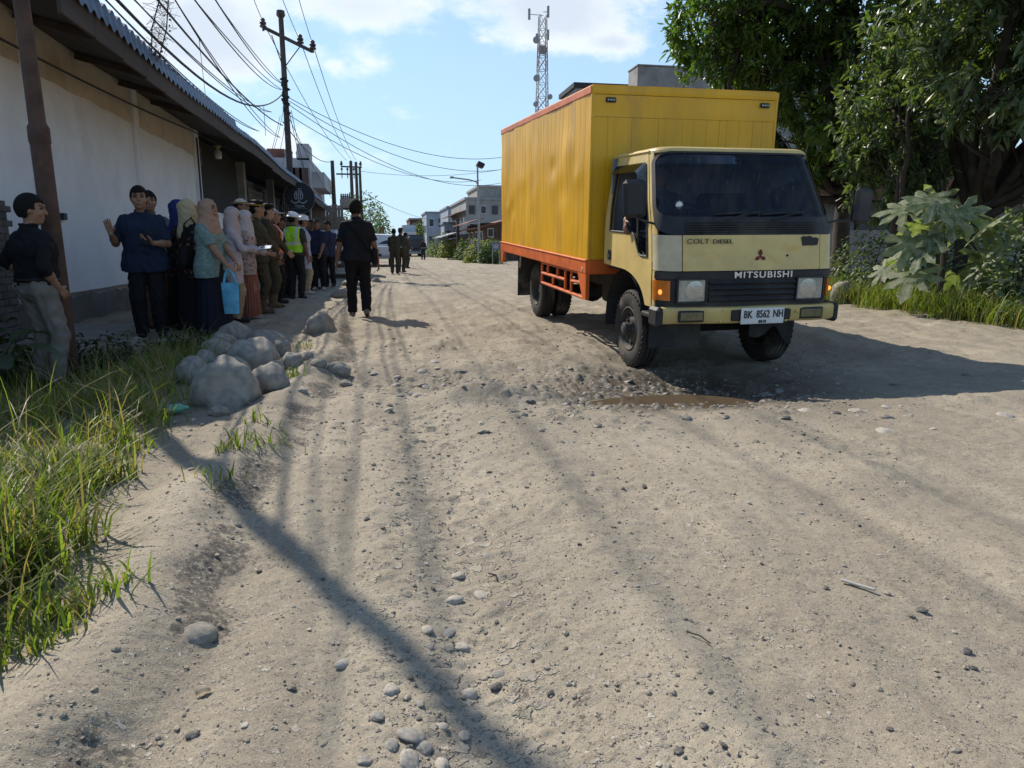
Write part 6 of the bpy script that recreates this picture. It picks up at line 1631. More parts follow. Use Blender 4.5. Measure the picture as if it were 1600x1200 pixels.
        b = MB(); b.box((x, S0 + .12, .93), (.012, .07, .03)); b.lathe([(.0, sg * .022), (.022, sg * .02), (.024, sg * .0)], 14, 'X', (sg * (BW + .004), S0 + .12, .92)); b.build('marker_lamp', chrome, T)
        b = MB()
        for q in (0, .012): b.grid(lambda i, j: Vector((sg * (.45 + .56 * i), WHEELBASE + .58 + q + .03 * j, .86 - .62 * j)), 6, 6)
        b.build('mud_flap', rub, T)
        b = MB(); b.tube([(sg * .98, WHEELBASE + .54, .86), (sg * .98, WHEELBASE + .62, .62)], .018, 6); b.build('flap_bracket', alu, T)
    fr = lambda a, z, d: (-BW + .01 + (2 * BW - .02) * a, S0 - d, z)
    b1 = skin(15, B0 + .002, B1 - .30, fr, .005, 12, dent=lambda a, z: .003 * float(fbm(a * 6, z * 3, 2, 15))); b1.build('box_front', by, T)
    b = MB()
    b.grid(lambda i, j: Vector((-BW + .01 + (2 * BW - .02) * i, S0 - .004 - .004 * float(fbm(i * 4, j * 2, 2, 19)), B1 - .298 + .215 * j)), 30, 6)
    b.grid(lambda i, j: Vector((-BW + (2 * BW) * i, S0 - .012 - (.006 if 0 < j < 1 else 0), B1 - .080 + .08 * j)), 30, 3)
    b.build('front_header', by, T)
    for sg in (-1, 1):
        b = MB(); b.box((sg * (BW - .012), S0 + .005, (B0 + B1) / 2), (.03, .03, B1 - B0), bev=.006); b.build('corner_post', by, T)
    b = MB(); b.box((0, S0 + .004, B0 - .076), (2 * BW - .01, .05, .15), bev=.01); b.build('front_sill', orr, T)
    b = MB(); b.box((0, (S0 + S1) / 2, B1 + .004), (2 * BW - .03, S1 - S0 - .03, .02)); b.box((0, (S0 + S1) / 2, B0 - .03), (2 * BW - .08, S1 - S0 - .08, .04)); b.box((0, S1 - .02, (B0 + B1) / 2), (2 * BW - .06, .03, B1 - B0 - .02)); b.build('box_shell', by, T)
    for u in (-.86, .90):
        b = MB(); b.box((u, S0 - .016, B1 - .135), (.11, .014, .05), bev=.005, mi=0)
        for k in (-1, 0, 1): b.box((u + .03 * k, S0 - .026, B1 - .135), (.018, .008, .014), mi=1)
        b.build('clearance_lamp', [ink, lens], T)
    return T
TRUCK = build_truck()
# ------------------------------------------------------------------ people: bodies and clothes grown from distance fields
class SDF:
    def __init__(s, lo, hi, cell):
        s.lo = np.array(lo, float); s.cell = cell
        s.n = np.ceil((np.array(hi) - s.lo) / cell).astype(int) + 1
        s.F = np.full(s.n, .2, np.float32)
        s.ax = [s.lo[i] + np.arange(s.n[i]) * cell for i in range(3)]
    def sub(s, lo, hi):
        a = np.clip(np.floor((np.asarray(lo) - s.lo) / s.cell).astype(int), 0, s.n); b = np.clip(np.ceil((np.asarray(hi) - s.lo) / s.cell).astype(int) + 1, 0, s.n)
        sl = tuple(slice(i, j) for i, j in zip(a, b))
        X = np.stack(np.meshgrid(*[s.ax[i][sl[i]] for i in range(3)], indexing='ij'), -1)
        return sl, X
    def blend(s, sl, d, k):
        f = s.F[sl]
        if k <= 0: s.F[sl] = np.minimum(f, d); return
        h = np.clip(.5 + .5 * (f - d) / k, 0, 1)
        s.F[sl] = f * (1 - h) + d * h - k * h * (1 - h)
    def cone(s, a, b, ra, rb, k=.03, cut=False, cut0=False):
        a, b = np.asarray(a, float), np.asarray(b, float); m = max(ra, rb) + k + .03
        sl, X = s.sub(np.minimum(a, b) - m, np.maximum(a, b) + m)
        if X.size == 0: return s
        ab = b - a; L2 = max(ab @ ab, 1e-9)
        tt = (X - a) @ ab / L2; t = np.clip(tt, 0, 1)
        d = np.linalg.norm(X - a - t[..., None] * ab, axis=-1) - (ra + (rb - ra) * t)
        if cut: d = np.maximum(d, (tt - 1) * math.sqrt(L2))
        if cut0: d = np.maximum(d, -tt * math.sqrt(L2))
        s.blend(sl, d, k); return s
    def ell_d(s, X, c, r, M):
        q = (X - np.asarray(c)) @ (M if M is not None else np.eye(3))
        r = np.asarray(r, float)
        k0 = np.linalg.norm(q / r, axis=-1); k1 = np.linalg.norm(q / (r * r), axis=-1)
        return k0 * (k0 - 1) / np.maximum(k1, 1e-6)
    def ell(s, c, r, M=None, k=.02, region=None):
        m = max(r) + k + .03
        sl, X = s.sub(np.asarray(c) - m, np.asarray(c) + m)
        if X.size == 0: return s
        d = s.ell_d(X, c, r, M)
        if region is not None: d = np.maximum(d, region(X))
        s.blend(sl, d, k); return s
    def carve(s, c, r, M=None, k=.01):
        m = max(r) + k + .03
        sl, X = s.sub(np.asarray(c) - m, np.asarray(c) + m)
        if X.size == 0: return s
        d = -s.ell_d(X, c, r, M); f = s.F[sl]
        h = np.clip(.5 - .5 * (f - d) / k, 0, 1)
        s.F[sl] = f * (1 - h) + d * h + k * h * (1 - h); return s
    def plane(s, fn):
        X = np.stack(np.meshgrid(*s.ax, indexing='ij'), -1); s.F = np.maximum(s.F, fn(X)).astype(np.float32); return s
    def disp(s, fn):
        X = np.stack(np.meshgrid(*s.ax, indexing='ij'), -1); s.F = (s.F + fn(X)).astype(np.float32); return s
    def surface(s):
        F = np.pad(s.F, 1, constant_values=.2); ins = F < 0
        nx, ny, nz = F.shape
        c = np.zeros((nx - 1, ny - 1, nz - 1), int)
        for i in (0, 1):
            for j in (0, 1):
                for k in (0, 1): c += ins[i:nx - 1 + i, j:ny - 1 + j, k:nz - 1 + k]
        act = (c > 0) & (c < 8)
        idx = np.full(act.shape, -1, int); cells = np.argwhere(act); idx[act] = np.arange(len(cells))
        acc = np.zeros((len(cells), 3)); cnt = np.zeros(len(cells))
        for ax in range(3):
            o = [q for q in range(3) if q != ax]
            for p in (0, 1):
                for q in (0, 1):
                    a = cells.copy(); a[:, o[0]] += p; a[:, o[1]] += q
                    b = a.copy(); b[:, ax] += 1
                    fa, fb = F[tuple(a.T)], F[tuple(b.T)]
                    m = (fa < 0) != (fb < 0)
                    t = np.where(m, fa / np.where(m, fa - fb, 1), 0)
                    pt = a.astype(float); pt[:, ax] += t
                    acc[m] += pt[m]; cnt[m] += 1
        V = (acc / cnt[:, None] - 1) * s.cell + s.lo
        Q = []
        for ax in range(3):
            o = [(ax + 1) % 3, (ax + 2) % 3]
            sl0 = [slice(1, -1)] * 3; sl0[ax] = slice(0, -1); sl1 = [slice(1, -1)] * 3; sl1[ax] = slice(1, None)
            a, b = ins[tuple(sl0)], ins[tuple(sl1)]
            e = np.argwhere(a != b); fl = a[tuple(e.T)]
            base = e.copy(); base[:, o[0]] += 1; base[:, o[1]] += 1
            q = []
            for (p, r) in ((0, 0), (-1, 0), (-1, -1), (0, -1)):
                k = base.copy(); k[:, o[0]] += p; k[:, o[1]] += r; q.append(idx[tuple(k.T)])
            q = np.stack(q, 1); q[~fl] = q[~fl][:, ::-1]
            Q.append(q)
        return V, np.concatenate(Q)

def rotz3(a): c, s_ = math.cos(a), math.sin(a); return np.array([[c, -s_, 0], [s_, c, 0], [0, 0, 1]])
def rotx3(a): c, s_ = math.cos(a), math.sin(a); return np.array([[1, 0, 0], [0, c, -s_], [0, s_, c]])
def roty3(a): c, s_ = math.cos(a), math.sin(a); return np.array([[c, 0, s_], [0, 1, 0], [-s_, 0, c]])
def nrm(v): v = np.asarray(v, float); return v / max(np.linalg.norm(v), 1e-9)
def two_bone(a, t, l1, l2, hint):
    a, t = np.asarray(a, float), np.asarray(t, float)
    d = t - a; L = np.linalg.norm(d); L = min(L, (l1 + l2) * .998); u = nrm(d)
    x = (l1 * l1 - l2 * l2 + L * L) / (2 * L); y = math.sqrt(max(l1 * l1 - x * x, 0))
    hv = np.asarray(hint, float); hv = nrm(hv - (hv @ u) * u)
    return a + u * x + hv * y, a + u * L

SKIN = [mat('skin_%s' % k, c, .5, .10, 30, .05, 90, spec=.35) for k, c in (('tan', (.30, .165, .10)), ('brown', (.21, .11, .068)), ('light', (.38, .23, .155)))]
LIP = mat('lips', (.22, .07, .06), .45, .1, 20, 0)
EYE = mat('eyes', (.03, .022, .02), .3, .1, 20, 0)
HAIRM = mat('black_hair', (.011, .010, .009), .85, .3, 60, .6, 90, spec=.2)
_cl = {}
def cloth(col, rough=.85, var=.12, pattern=None):
    key = (tuple(col), rough, pattern)
    if key in _cl: return _cl[key]
    if pattern is None: m = mat('cloth', col, rough, var, 14, .25, 160, spec=.2)
    else:
        m = bpy.data.materials.new('patterned_cloth'); m.use_nodes = True
        t = m.node_tree; t.nodes.clear(); N = NT(t)
        vec = N.n('ShaderNodeTexCoord').outputs['Object']
        sc, c2, thr = pattern
        v = N.n('ShaderNodeTexVoronoi', {'Vector': N.n('ShaderNodeMix', {0: .06, 4: vec, 5: N.n('ShaderNodeTexNoise', {'Vector': vec, 'Scale': sc}).outputs[1]}, data_type='VECTOR').outputs[1], 'Scale': sc})
        f = N.ramp(v.outputs['Distance'], thr, thr + .12)
        c = N.mix(f, c2, col)
        p = N.n('ShaderNodeBsdfPrincipled', {'Base Color': c, 'Roughness': rough, 'Specular IOR Level': .2})
        N.n('ShaderNodeOutputMaterial', {0: p.outputs[0]})
    _cl[key] = m; return m

def hand_prims(S, w, d, n, thumb, curl, sc):
    """a palm, four unequal fingers with knuckle bends and a thumb; d forward, n palm normal, thumb = side vector"""
    d, n = nrm(d), np.asarray(n, float); n = nrm(n - (n @ d) * d); sd_ = nrm(thumb - (thumb @ d) * d - (thumb @ n) * n)
    k1 = w + d * .085 * sc
    for o in (-.026, -.009, .009, .026): S.cone(w + sd_ * o * .6 * sc + d * .012 * sc, k1 + sd_ * o * sc, .0135 * sc, .0125 * sc, .006)
    for o, L in ((.027, .068), (.0095, .078), (-.009, .072), (-.026, .056)):
        p = k1 + sd_ * o * sc; a = 0; dd = d
        for q, fr in enumerate((.45, .32, .25)):
            a = curl * (.5, .95, 1.25)[q]
            dd = d * math.cos(a) + n * math.sin(a); e = p + (dd * L * fr + sd_ * o * .10 * (1 - curl * .5)) * sc
            S.cone(p, e, (.0098 - .0008 * q) * sc, (.0090 - .0008 * q) * sc, .003); p = e
    b0 = w + d * .025 * sc + sd_ * .026 * sc; b1 = b0 + (sd_ * .030 + d * .028 + n * .014) * sc; b2 = b1 + (sd_ * (.012 - .02 * curl) + d * .028 + n * (.006 + .02 * curl)) * sc
    S.cone(b0, b1, .0135 * sc, .0115 * sc, .006); S.cone(b1, b2, .0112 * sc, .009 * sc, .003)

def person(label, loc, heading, h=1.68, girth=1.0, fem=False, cell=.010, group=None, skin=0, lean=0.0, hyaw=0, hpitch=0,
           feet=((-.10, 0, 8), (.10, 0, -8)), ra=None, la=None, rh=None, lh=None, curl=(.6, .6),
           top=(.1, .1, .12), sleeve='short', hem=.80, vest=None, bottom='pants', bcol=(.02, .02, .025), shoe=(.03, .025, .022), boots=False,
           head='hair', hcol=(.01, .01, .01), band=None, longtop=None, belt=None, toppat=None, botpat=None, drop=0.0, pleats=22, seated=False, roll_sleeve=None, cuffband=None):
    s_ = h / 1.70
    root = thing('person', label, 'person', loc, -R(heading), group)
    gw = girth
    # ---- joints (metres for a 1.70 m figure, scaled by s_); facing +Y, right side +X
    hipz = .885 - drop
    lf, rf = feet
    hc = np.array([(lf[0] + rf[0]) / 2 * .6, (lf[1] + rf[1]) / 2, hipz])
    Lm = rotx3(-R(lean))
    def tor(x, y, z): return hc + Lm @ np.array([x, y, z - .885])
    J = {}
    legs = []
    for sg, ft in ((-1, lf), (1, rf)):
        hip = hc + np.array([sg * .088, 0, 0])
        if seated:
            knee = hip + np.array([sg * .06, .40, .03]); ank = knee + np.array([0, .12, -.38]); fd = np.array([0, 1, -.2])
        else:
            fd = rotz3(R(ft[2])) @ np.array([0, 1.0, 0])
            up = ft[3] if len(ft) > 3 else 0.0
            ank = np.array([ft[0], ft[1], .085 + up]); knee, ank = two_bone(hip, ank, .415, .40, fd + np.array([0, 0, .1]))
            if up: fd = nrm(fd + np.array([0, 0, -min(up * 6, 1.0)]))
        legs.append((sg, hip, knee, ank, nrm(fd)))
    sh_w = .150 if fem else .176
    shz = 1.352
    arms = []
    for sg, tg, hd in ((-1, la, lh), (1, ra, rh)):
        S0 = tor(sg * sh_w * (.9 + .1 * gw), 0, shz)
        if tg is None: tg = (sg * (.27 + .04 * (gw - 1)), .03, .86)
        hint = (sg * .55, -1.0, -.25)
        if len(tg) > 3: hint = tg[3:]
        E, Wr = two_bone(S0, hc * np.array([1, 1, 0]) + np.array(tg[:3]), .275, .245, hint)
        arms.append((sg, S0, E, Wr, hd))
    neck0, neck1 = tor(0, -.015, 1.40), tor(0, .012, 1.50)
    HM = rotz3(R(-hyaw)) @ rotx3(R(-hpitch)) @ np.eye(3)
    HS = 1.075; HE = HM / HS
    hpos = tor(0, .015, 1.49)
    def hd(x, y, z): return hpos + HM @ (HS * np.array([x, y, z - 1.49]))
    def torso(S, inf, kk=.05, low=None):
        a = gw
        hx = .085 * (1.08 if fem else 1.0) * a
        S.cone(tor(-hx, -.01, .90), tor(hx, -.01, .90), .105 * a + inf, .105 * a + inf, kk)
        bl = max(0, a - 1) * .12
        S.cone(tor(-.055 * a, 0 + bl, 1.06), tor(.055 * a, 0 + bl, 1.06), .105 * a + inf, .105 * a + inf, kk)
        S.cone(tor(-.065 * a, .0, .90), tor(-.055 * a, bl, 1.06), .105 * a + inf, .10 * a + inf, kk); S.cone(tor(.065 * a, .0, .90), tor(.055 * a, bl, 1.06), .105 * a + inf, .10 * a + inf, kk)
        cx, cr = (.075, .102) if fem else (.09, .112)
        cr *= (.6 + .4 * a)
        S.cone(tor(-.05 * a, bl, 1.06), tor(-cx, .005, 1.25), .098 * a + inf, cr + inf, kk); S.cone(tor(.05 * a, bl, 1.06), tor(cx, .005, 1.25), .098 * a + inf, cr + inf, kk)
        S.cone(tor(-cx, .005, 1.25), tor(cx, .005, 1.25), cr + inf, cr + inf, kk)
        if fem: S.ell(tor(-.07, .085, 1.235), (.062 + inf,) * 3, None, .04); S.ell(tor(.07, .085, 1.235), (.062 + inf,) * 3, None, .04)
        for sg in (-1, 1):
            S.cone(tor(sg * cx, 0, 1.25), tor(sg * (sh_w - .035), -.005, shz - .02), cr * .9 + inf, .055 + inf, kk)
            S.cone(tor(0, -.02, 1.405), tor(sg * (sh_w - .02), -.005, shz), .058 + inf * .6, .050 + inf * .6, kk)
    def scaled(V): return V * s_
    def emit(name, S, m, smooth_it=0, mi=None, parent=root):
        V, Q = S.surface()
        if len(V) == 0: return None
        me = fast_mesh(name, scaled(V), Q, mi(V, Q) if mi else None)
        return obj(name, me, m, parent)
    lo = np.array([-.62, -.50, -.04]); hi = np.array([.62, .80 if seated else .62, 1.80])
    pts = np.array([p for a in arms for p in (a[1], a[2], a[3])] + [p for l in legs for p in l[1:4]])
    lo = np.minimum(pts.min(0) - .25, [-.30, -.26, -.03]); hi = np.maximum(pts.max(0) + .25, [.30, .30, 1.78])
    # ---- body
    B = SDF(lo, hi, cell)
    torso(B, -.026, .03)
    for sg, hip, kn, an, fd in legs:
        B.cone(hip, kn, .070 * (.5 + .5 * gw), .047, .02); B.cone(kn, an, .047, .034, .02); B.cone(kn * .8 + an * .2 - nrm(fd) * .01, kn * .55 + an * .45 - nrm(fd) * .008, .046, .042, .015)
        B.cone(an - fd * .03 + np.array([0, 0, -.045]), an + fd * .15 + np.array([0, 0, -.058]), .036, .026, .02); B.cone(an, an - np.array([0, 0, .045]), .036, .036, .02)
    for i, (sg, S0, E, Wr, hdv) in enumerate(arms):
        B.ell(S0, (.046, .044, .05), None, .03); B.cone(S0, E, .050 * (.6 + .4 * gw), .040, .03); B.cone(E, E * .6 + Wr * .4, .041, .041, .02); B.cone(E * .6 + Wr * .4, Wr, .040, .027, .02)
        fdir = nrm(Wr - E)
        if hdv is None: d, n, th = fdir + np.array([0, .15, 0]), np.array([-sg, 0, 0]), np.array([0, 1.0, 0])
        else: d, n, th = (np.asarray(v, float) for v in hdv)
        hand_prims(B, Wr, d, n, th, curl[i], 1.05)
    B.cone(neck0, neck1, .056 if not fem else .048, .052 if not fem else .044, .03)
    B.ell(hd(0, -.005, 1.605), (.074, .092, .094), HE, .03)
    B.ell(hd(0, .028, 1.545), (.058, .066, .068), HE, .03)
    B.ell(hd(0, .062, 1.502), (.026, .024, .018), HE, .02)      # chin
    B.ell(hd(0, .084, 1.628), (.05, .018, .016), HE, .02)       # brow
    for sx in (-1, 1):
        B.ell(hd(sx * .043, .068, 1.565), (.020, .018, .018), HE, .02)   # cheek
        B.ell(hd(sx * .077, -.002, 1.59), (.011, .024, .033), HE, .008)   # ear
        B.carve(hd(sx * .031, .104, 1.607), (.017, .016, .010), HE, .012)
    B.cone(hd(0, .092, 1.61), hd(0, .110, 1.572), .008, .014, .010)
    B.ell(hd(0, .090, 1.532), (.022, .010, .009), HE, .006)
    def paint(V, Q):
        c = (V[Q].mean(1) - hpos) @ HE + np.array([0, 0, 1.49])
        r = np.zeros(len(Q), int); fr = c[:, 1] > .062
        r[fr & (np.abs(c[:, 0]) < .024) & (np.abs(c[:, 2] - 1.532) < .009)] = 1
        ax_ = np.abs(np.abs(c[:, 0]) - .031)
        r[fr & (ax_ < .015) & (np.abs(c[:, 2] - 1.607) < .0075)] = 2
        r[fr & (ax_ < .020) & (np.abs(c[:, 2] - 1.630) < .006)] = 2
        return r
    emit('body', B, [SKIN[skin], LIP, EYE], mi=paint)
    ph = rng.random() * 9
    def wr(amp, f=1.0):
        return lambda X: amp * (np.sin(34 * f * X[..., 2] + 9 * np.sin(11 * X[..., 0] + ph) + 6 * X[..., 1]) * np.sin(19 * f * X[..., 0] + 5 * np.sin(8 * X[..., 2] + ph) + 23 * X[..., 1]) + .6 * np.sin(61 * f * X[..., 2] + 17 * X[..., 0] + 4 * np.sin(30 * X[..., 1] + ph)) * .5)
    # ---- top
    T = SDF(lo, hi, cell)
    inf = .012
    torso(T, inf)
    hz = hem
    if hem < .90:
        a = gw
        T.cone(tor(-.078 * a, 0, .92), tor(-.090 * a, .0, hem - .1), .120 * a + inf, .126 * a + inf, .03); T.cone(tor(.078 * a, 0, .92), tor(.090 * a, .0, hem - .1), .120 * a + inf, .126 * a + inf, .03)
        T.cone(tor(-.075 * a, 0, .86), tor(.085 * a, .0, .86), .120 * a + inf, .120 * a + inf, .03)
    nz = lambda X: 1.445 + .03 * (X[..., 1] < 0) - X[..., 2]
    T.plane(lambda X: hem + .012 * np.sin(9 * X[..., 0] + ph) - X[..., 2])
    for sg, S0, E, Wr, hdv in arms:
        if sleeve == 'none': continue
        T.cone(S0 - np.array([0, 0, .008]), S0 + (E - S0) * .3, .060, .060, .03)
        if sleeve == 'short': T.cone(S0, S0 + (E - S0) * .86, .062 + inf * .5, .066, .02, cut=True)
        elif sleeve == 'rolled': T.cone(S0, E, .060, .054, .02); T.cone(E, E + (Wr - E) * .25, .054, .056, .02, cut=True)
        else: T.cone(S0, E, .062, .055, .02); T.cone(E, E + (Wr - E) * .97, .054, .044, .02, cut=True)
    if head != 'hijab':
        for a in range(18):
            t0, t1 = 2 * math.pi * a / 18, 2 * math.pi * (a + 1) / 18
            f_ = lambda t: tor(.062 * math.sin(t), -.012 + .064 * math.cos(t), 1.448 + (.022 if math.cos(t) < .6 else -.012))
            T.cone(f_(t0), f_(t1), .014, .014, .006)
    T.carve(neck1 + np.array([0, 0, .045]), (.055, .055, .05), None, .006)
    T.disp(wr(.0055))
    tm = cloth(top, pattern=toppat)
    t_ob = emit('shirt', T, tm)
    # ---- bottom
    if bottom == 'pants':
        Pn = SDF(lo, hi, cell)
        a = gw
        Pn.cone(tor(-.085 * a, -.012, .92), tor(.085 * a, -.012, .92), .118 * a, .118 * a, .04); Pn.cone(tor(-.06 * a, 0, 1.0), tor(.06 * a, 0, 1.0), .108 * a, .108 * a, .04)
        Pn.plane(lambda X: X[..., 2] - 1.02 + drop)
        for sg, hip, kn, an, fd in legs:
            w = .5 + .5 * gw
            low = an - (np.array([0, 0, .015]) if not boots else (an - kn) * .35)
            Pn.cone(hip, kn, .100 * w, .078 * w, .03); Pn.cone(kn, low, .078 * w, .066 * w if not boots else .058, .02, cut=True)
        Pn.disp(wr(.007, .8))
        emit('trousers', Pn, cloth(bcol, pattern=botpat))
        if boots:
            Bt = SDF(lo, hi, cell)
            for sg, hip, kn, an, fd in legs: Bt.cone(kn * .38 + an * .62, an - np.array([0, 0, .04]), .058, .05, .02, cut0=True)
            emit('boot_shaft', Bt, cloth(shoe, .6))
    else:
        mb = MB(); n, m = 72, 16
        z0, z1 = (1.02, .05) if bottom == 'skirt' else (1.02, .045)
        cb = (np.array(lf[:2]) + np.array(rf[:2])) / 2
        flare = .25 if bottom == 'skirt' else .21
        def sk(i, j):
            t = 2 * math.pi * i; z = z0 + (z1 - z0) * j
            k = j ** .8
            rx = (.135 * gw) * (1 - k) + flare * k + .012 * math.sin(min(j * 5, 1) * math.pi / 2) * (1 - k); ry = (.115 * gw) * (1 - k) + flare * .8 * k + .012 * math.sin(min(j * 5, 1) * math.pi / 2) * (1 - k)
            pl_ = 1 + (.008 + .055 * k) * math.sin(t * pleats + 1.5 * math.sin(t * 3 + ph) + 2 * j)
            c = tor(0, 0, max(z, .85)) * np.array([1, 1, 0]) * (1 - k) + np.array([cb[0], cb[1], 0]) * k
            return Vector((c[0] + rx * pl_ * math.cos(t), c[1] + ry * pl_ * math.sin(t), z)) * s_
        mb.grid(sk, n, m)
        mb.build('skirt', cloth(bcol, pattern=botpat), root, sharp=None)
    # ---- shoes
    Sh = SDF(lo, hi, cell)
    for sg, hip, kn, an, fd in legs:
        f2 = np.array([fd[0], fd[1], fd[2]]); dn = np.array([0, 0, -1.0])
        Sh.cone(an - f2 * .045 + dn * .048, an + f2 * .155 + dn * .060, .042, .034, .02); Sh.cone(an + f2 * .05 + dn * .03, an + f2 * .01 + dn * .02, .042, .044, .02)
    if not seated: Sh.plane(lambda X: .003 - X[..., 2]) if not any(len(f) > 3 for f in feet) else None
    emit('shoes', Sh, cloth(shoe, .55))
    # ---- head wear
    hb = SDF(hpos + np.array([-.36, -.36, -.50]), hpos + np.array([.36, .36, .36]), cell)
    loc_ = lambda X: (X - hpos) @ HE + np.array([0, 0, 1.49])
    if head in ('hair', 'cap', 'helmet', 'beret', 'bun'):
        def reg(X):
            q = loc_(X); x, y, z = q[..., 0], q[..., 1], q[..., 2]
            back = np.maximum(y - .000 - .35 * (z - 1.60), 1.525 - z); crown = np.minimum(1.654 - z + .010 * np.sin(34 * x + ph), np.maximum(np.maximum(1.600 - z, .055 - np.abs(x)), y - .035))
            return np.minimum(back, crown) + .006 * np.sin(90 * x + 20 * y) * np.sin(70 * z)
        if head in ('hair', 'bun'): hb.ell(hd(0, -.008, 1.612), (.090, .110, .119), HE, .0, reg)
        else: hb.ell(hd(0, -.006, 1.605), (.079, .097, .098), HE, .0, reg)
        if head == 'bun': hb.ell(hd(0, -.10, 1.60), (.04, .035, .04), HE, .02)
        emit('hair', hb, HAIRM)
    hb = SDF(hpos + np.array([-.36, -.36, -.50]), hpos + np.array([.36, .36, .36]), cell)
    if head in ('cap', 'beret', 'helmet'):
        cut = 1.632 if head != 'helmet' else 1.628
        rr = (.087, .106, .104) if head == 'cap' else ((.115, .135, .115) if head == 'helmet' else (.086, .104, .094))
        hb.ell(hd(0, -.006, 1.615), rr, HM, 0, lambda X: cut - loc_(X)[..., 2])
        if head == 'cap': hb.ell(hd(0, .125, 1.636), (.070, .080, .010), HE, .012)
        if head == 'helmet': hb.ell(hd(0, .01, 1.632), (.128, .158, .011), HE, .010); hb.ell(hd(0, .0, 1.68), (.022, .125, .06), HE, .01)
        if head == 'beret': hb.ell(hd(.025, -.005, 1.688), (.098, .110, .038), HE, .02)
        emit({'cap': 'cap', 'beret': 'beret', 'helmet': 'helmet'}[head], hb, cloth(hcol, .35 if head == 'helmet' else .8))
        if band:
            bb = MB(); R3 = Matrix(HM.tolist())
            for (zz, rx, ry) in ((1.648, .090, .109),):
                ring = [Vector((hd(rx * math.cos(t), -.006 + ry * math.sin(t), zz)).tolist()) * s_ for t in np.linspace(0, 2 * math.pi, 33)]
                bb.tube(ring, .011 * s_, 6)
            bb.build('cap_band', cloth(band, .5), root)
    if head == 'hijab':
        hb.ell(hd(0, -.008, 1.607), (.092, .112, .110), HE, .02)
        hb.ell(hd(0, .022, 1.54), (.080, .086, .085), HE, .04)
        for p, r in ((tor(0, .09, 1.25), .062), (tor(.07, .06, 1.33), .075), (tor(-.07, .06, 1.33), .075), (tor(0, -.075, 1.28), .075), (tor(.12, -.01, 1.37), .068), (tor(-.12, -.01, 1.37), .068)):
            hb.cone(hd(0, 0, 1.52), p, .085, r, .05)
        hb.disp(wr(.006, 1.2))
        hb.carve(hd(0, .125, 1.575), (.060, .085, .080), HE, .008)
        emit('hijab', hb, cloth(hcol, .75, .08))
    # ---- vest and belt
    if vest:
        Vv = SDF(lo, hi, cell); torso(Vv, .026)
        Vv.plane(lambda X: (hem + .06 - X[..., 2])); Vv.plane(lambda X: np.abs(X[..., 0] - hc[0]) - (.150 if fem else .165) * (.7 + .3 * gw) - .12 * np.clip(1.30 - X[..., 2], 0, .4))
        Vv.carve(neck1 + np.array([0, .02, .0]), (.085, .10, .09), None, .006); Vv.disp(wr(.004))
        tape = cloth((.55, .57, .55), .4)
        def vp(V, Q):
            c = V[Q].mean(1); r = np.zeros(len(Q), int)
            r[(np.abs(c[:, 2] - 1.12) < .025)] = 1; r[(np.abs(np.abs(c[:, 0] - hc[0]) - .115) < .022) & (c[:, 2] > 1.12)] = 1
            return r
        m_ = mat('hi_vis_cloth', vest, .6, .08, 12, .1)
        emit('vest', Vv, [m_, tape], mi=vp)
    if belt:
        bb = MB(); ring = [Vector((tor((.18 * gw) * math.cos(t), .135 * gw * math.sin(t), .99)).tolist()) * s_ for t in np.linspace(0, 2 * math.pi, 33)]
        bb.tube(ring, .020 * s_, 6); bb.build('belt', cloth(belt, .5), root)
    root['_hands'] = [float(v) for a in arms for v in (np.array(a[3]) * s_)]
    return root

def stand_at(px, headtop, feet_py, h, D=None):
    zc = FPX * h / (feet_py - headtop) if D is None else D * .981 + .05
    Dh = (zc - .05) / .981; X = (px - 800) / FPX * zc
    x, y = X * math.cos(CAM_YAW) + Dh * math.sin(CAM_YAW), -X * math.sin(CAM_YAW) + Dh * math.cos(CAM_YAW)
    return (x, y, float(G(x, y)) + .004)
def to_world(root, p): return root.matrix_basis @ Vector(p)
def hand_at(root, side):
    v = root['_hands']; return to_world(root, v[3:6] if side == 'R' else v[0:3])
def box_bag(name, label, cat, c, size, col, rotz=0, strap=None, tilt=0.0):
    t = thing(name, label, cat, c, rotz)
    b = MB(); b.grid(lambda i, j: Vector((size[0] * (i - .5) * (1 + .05 * math.sin(3 * j)), size[1] * .5 * math.sin(math.pi * i) * math.sin(math.pi * min(1, .15 + j)) ** .5, size[2] * (j - 1))), 10, 8)
    b.grid(lambda i, j: Vector((size[0] * (i - .5) * (1 + .05 * math.sin(3 * j)), -size[1] * .5 * math.sin(math.pi * i) * math.sin(math.pi * min(1, .15 + j)) ** .5, size[2] * (j - 1))), 10, 8, flip=True)
    b.build('bag_body', cloth(col, .6), t)
    return t
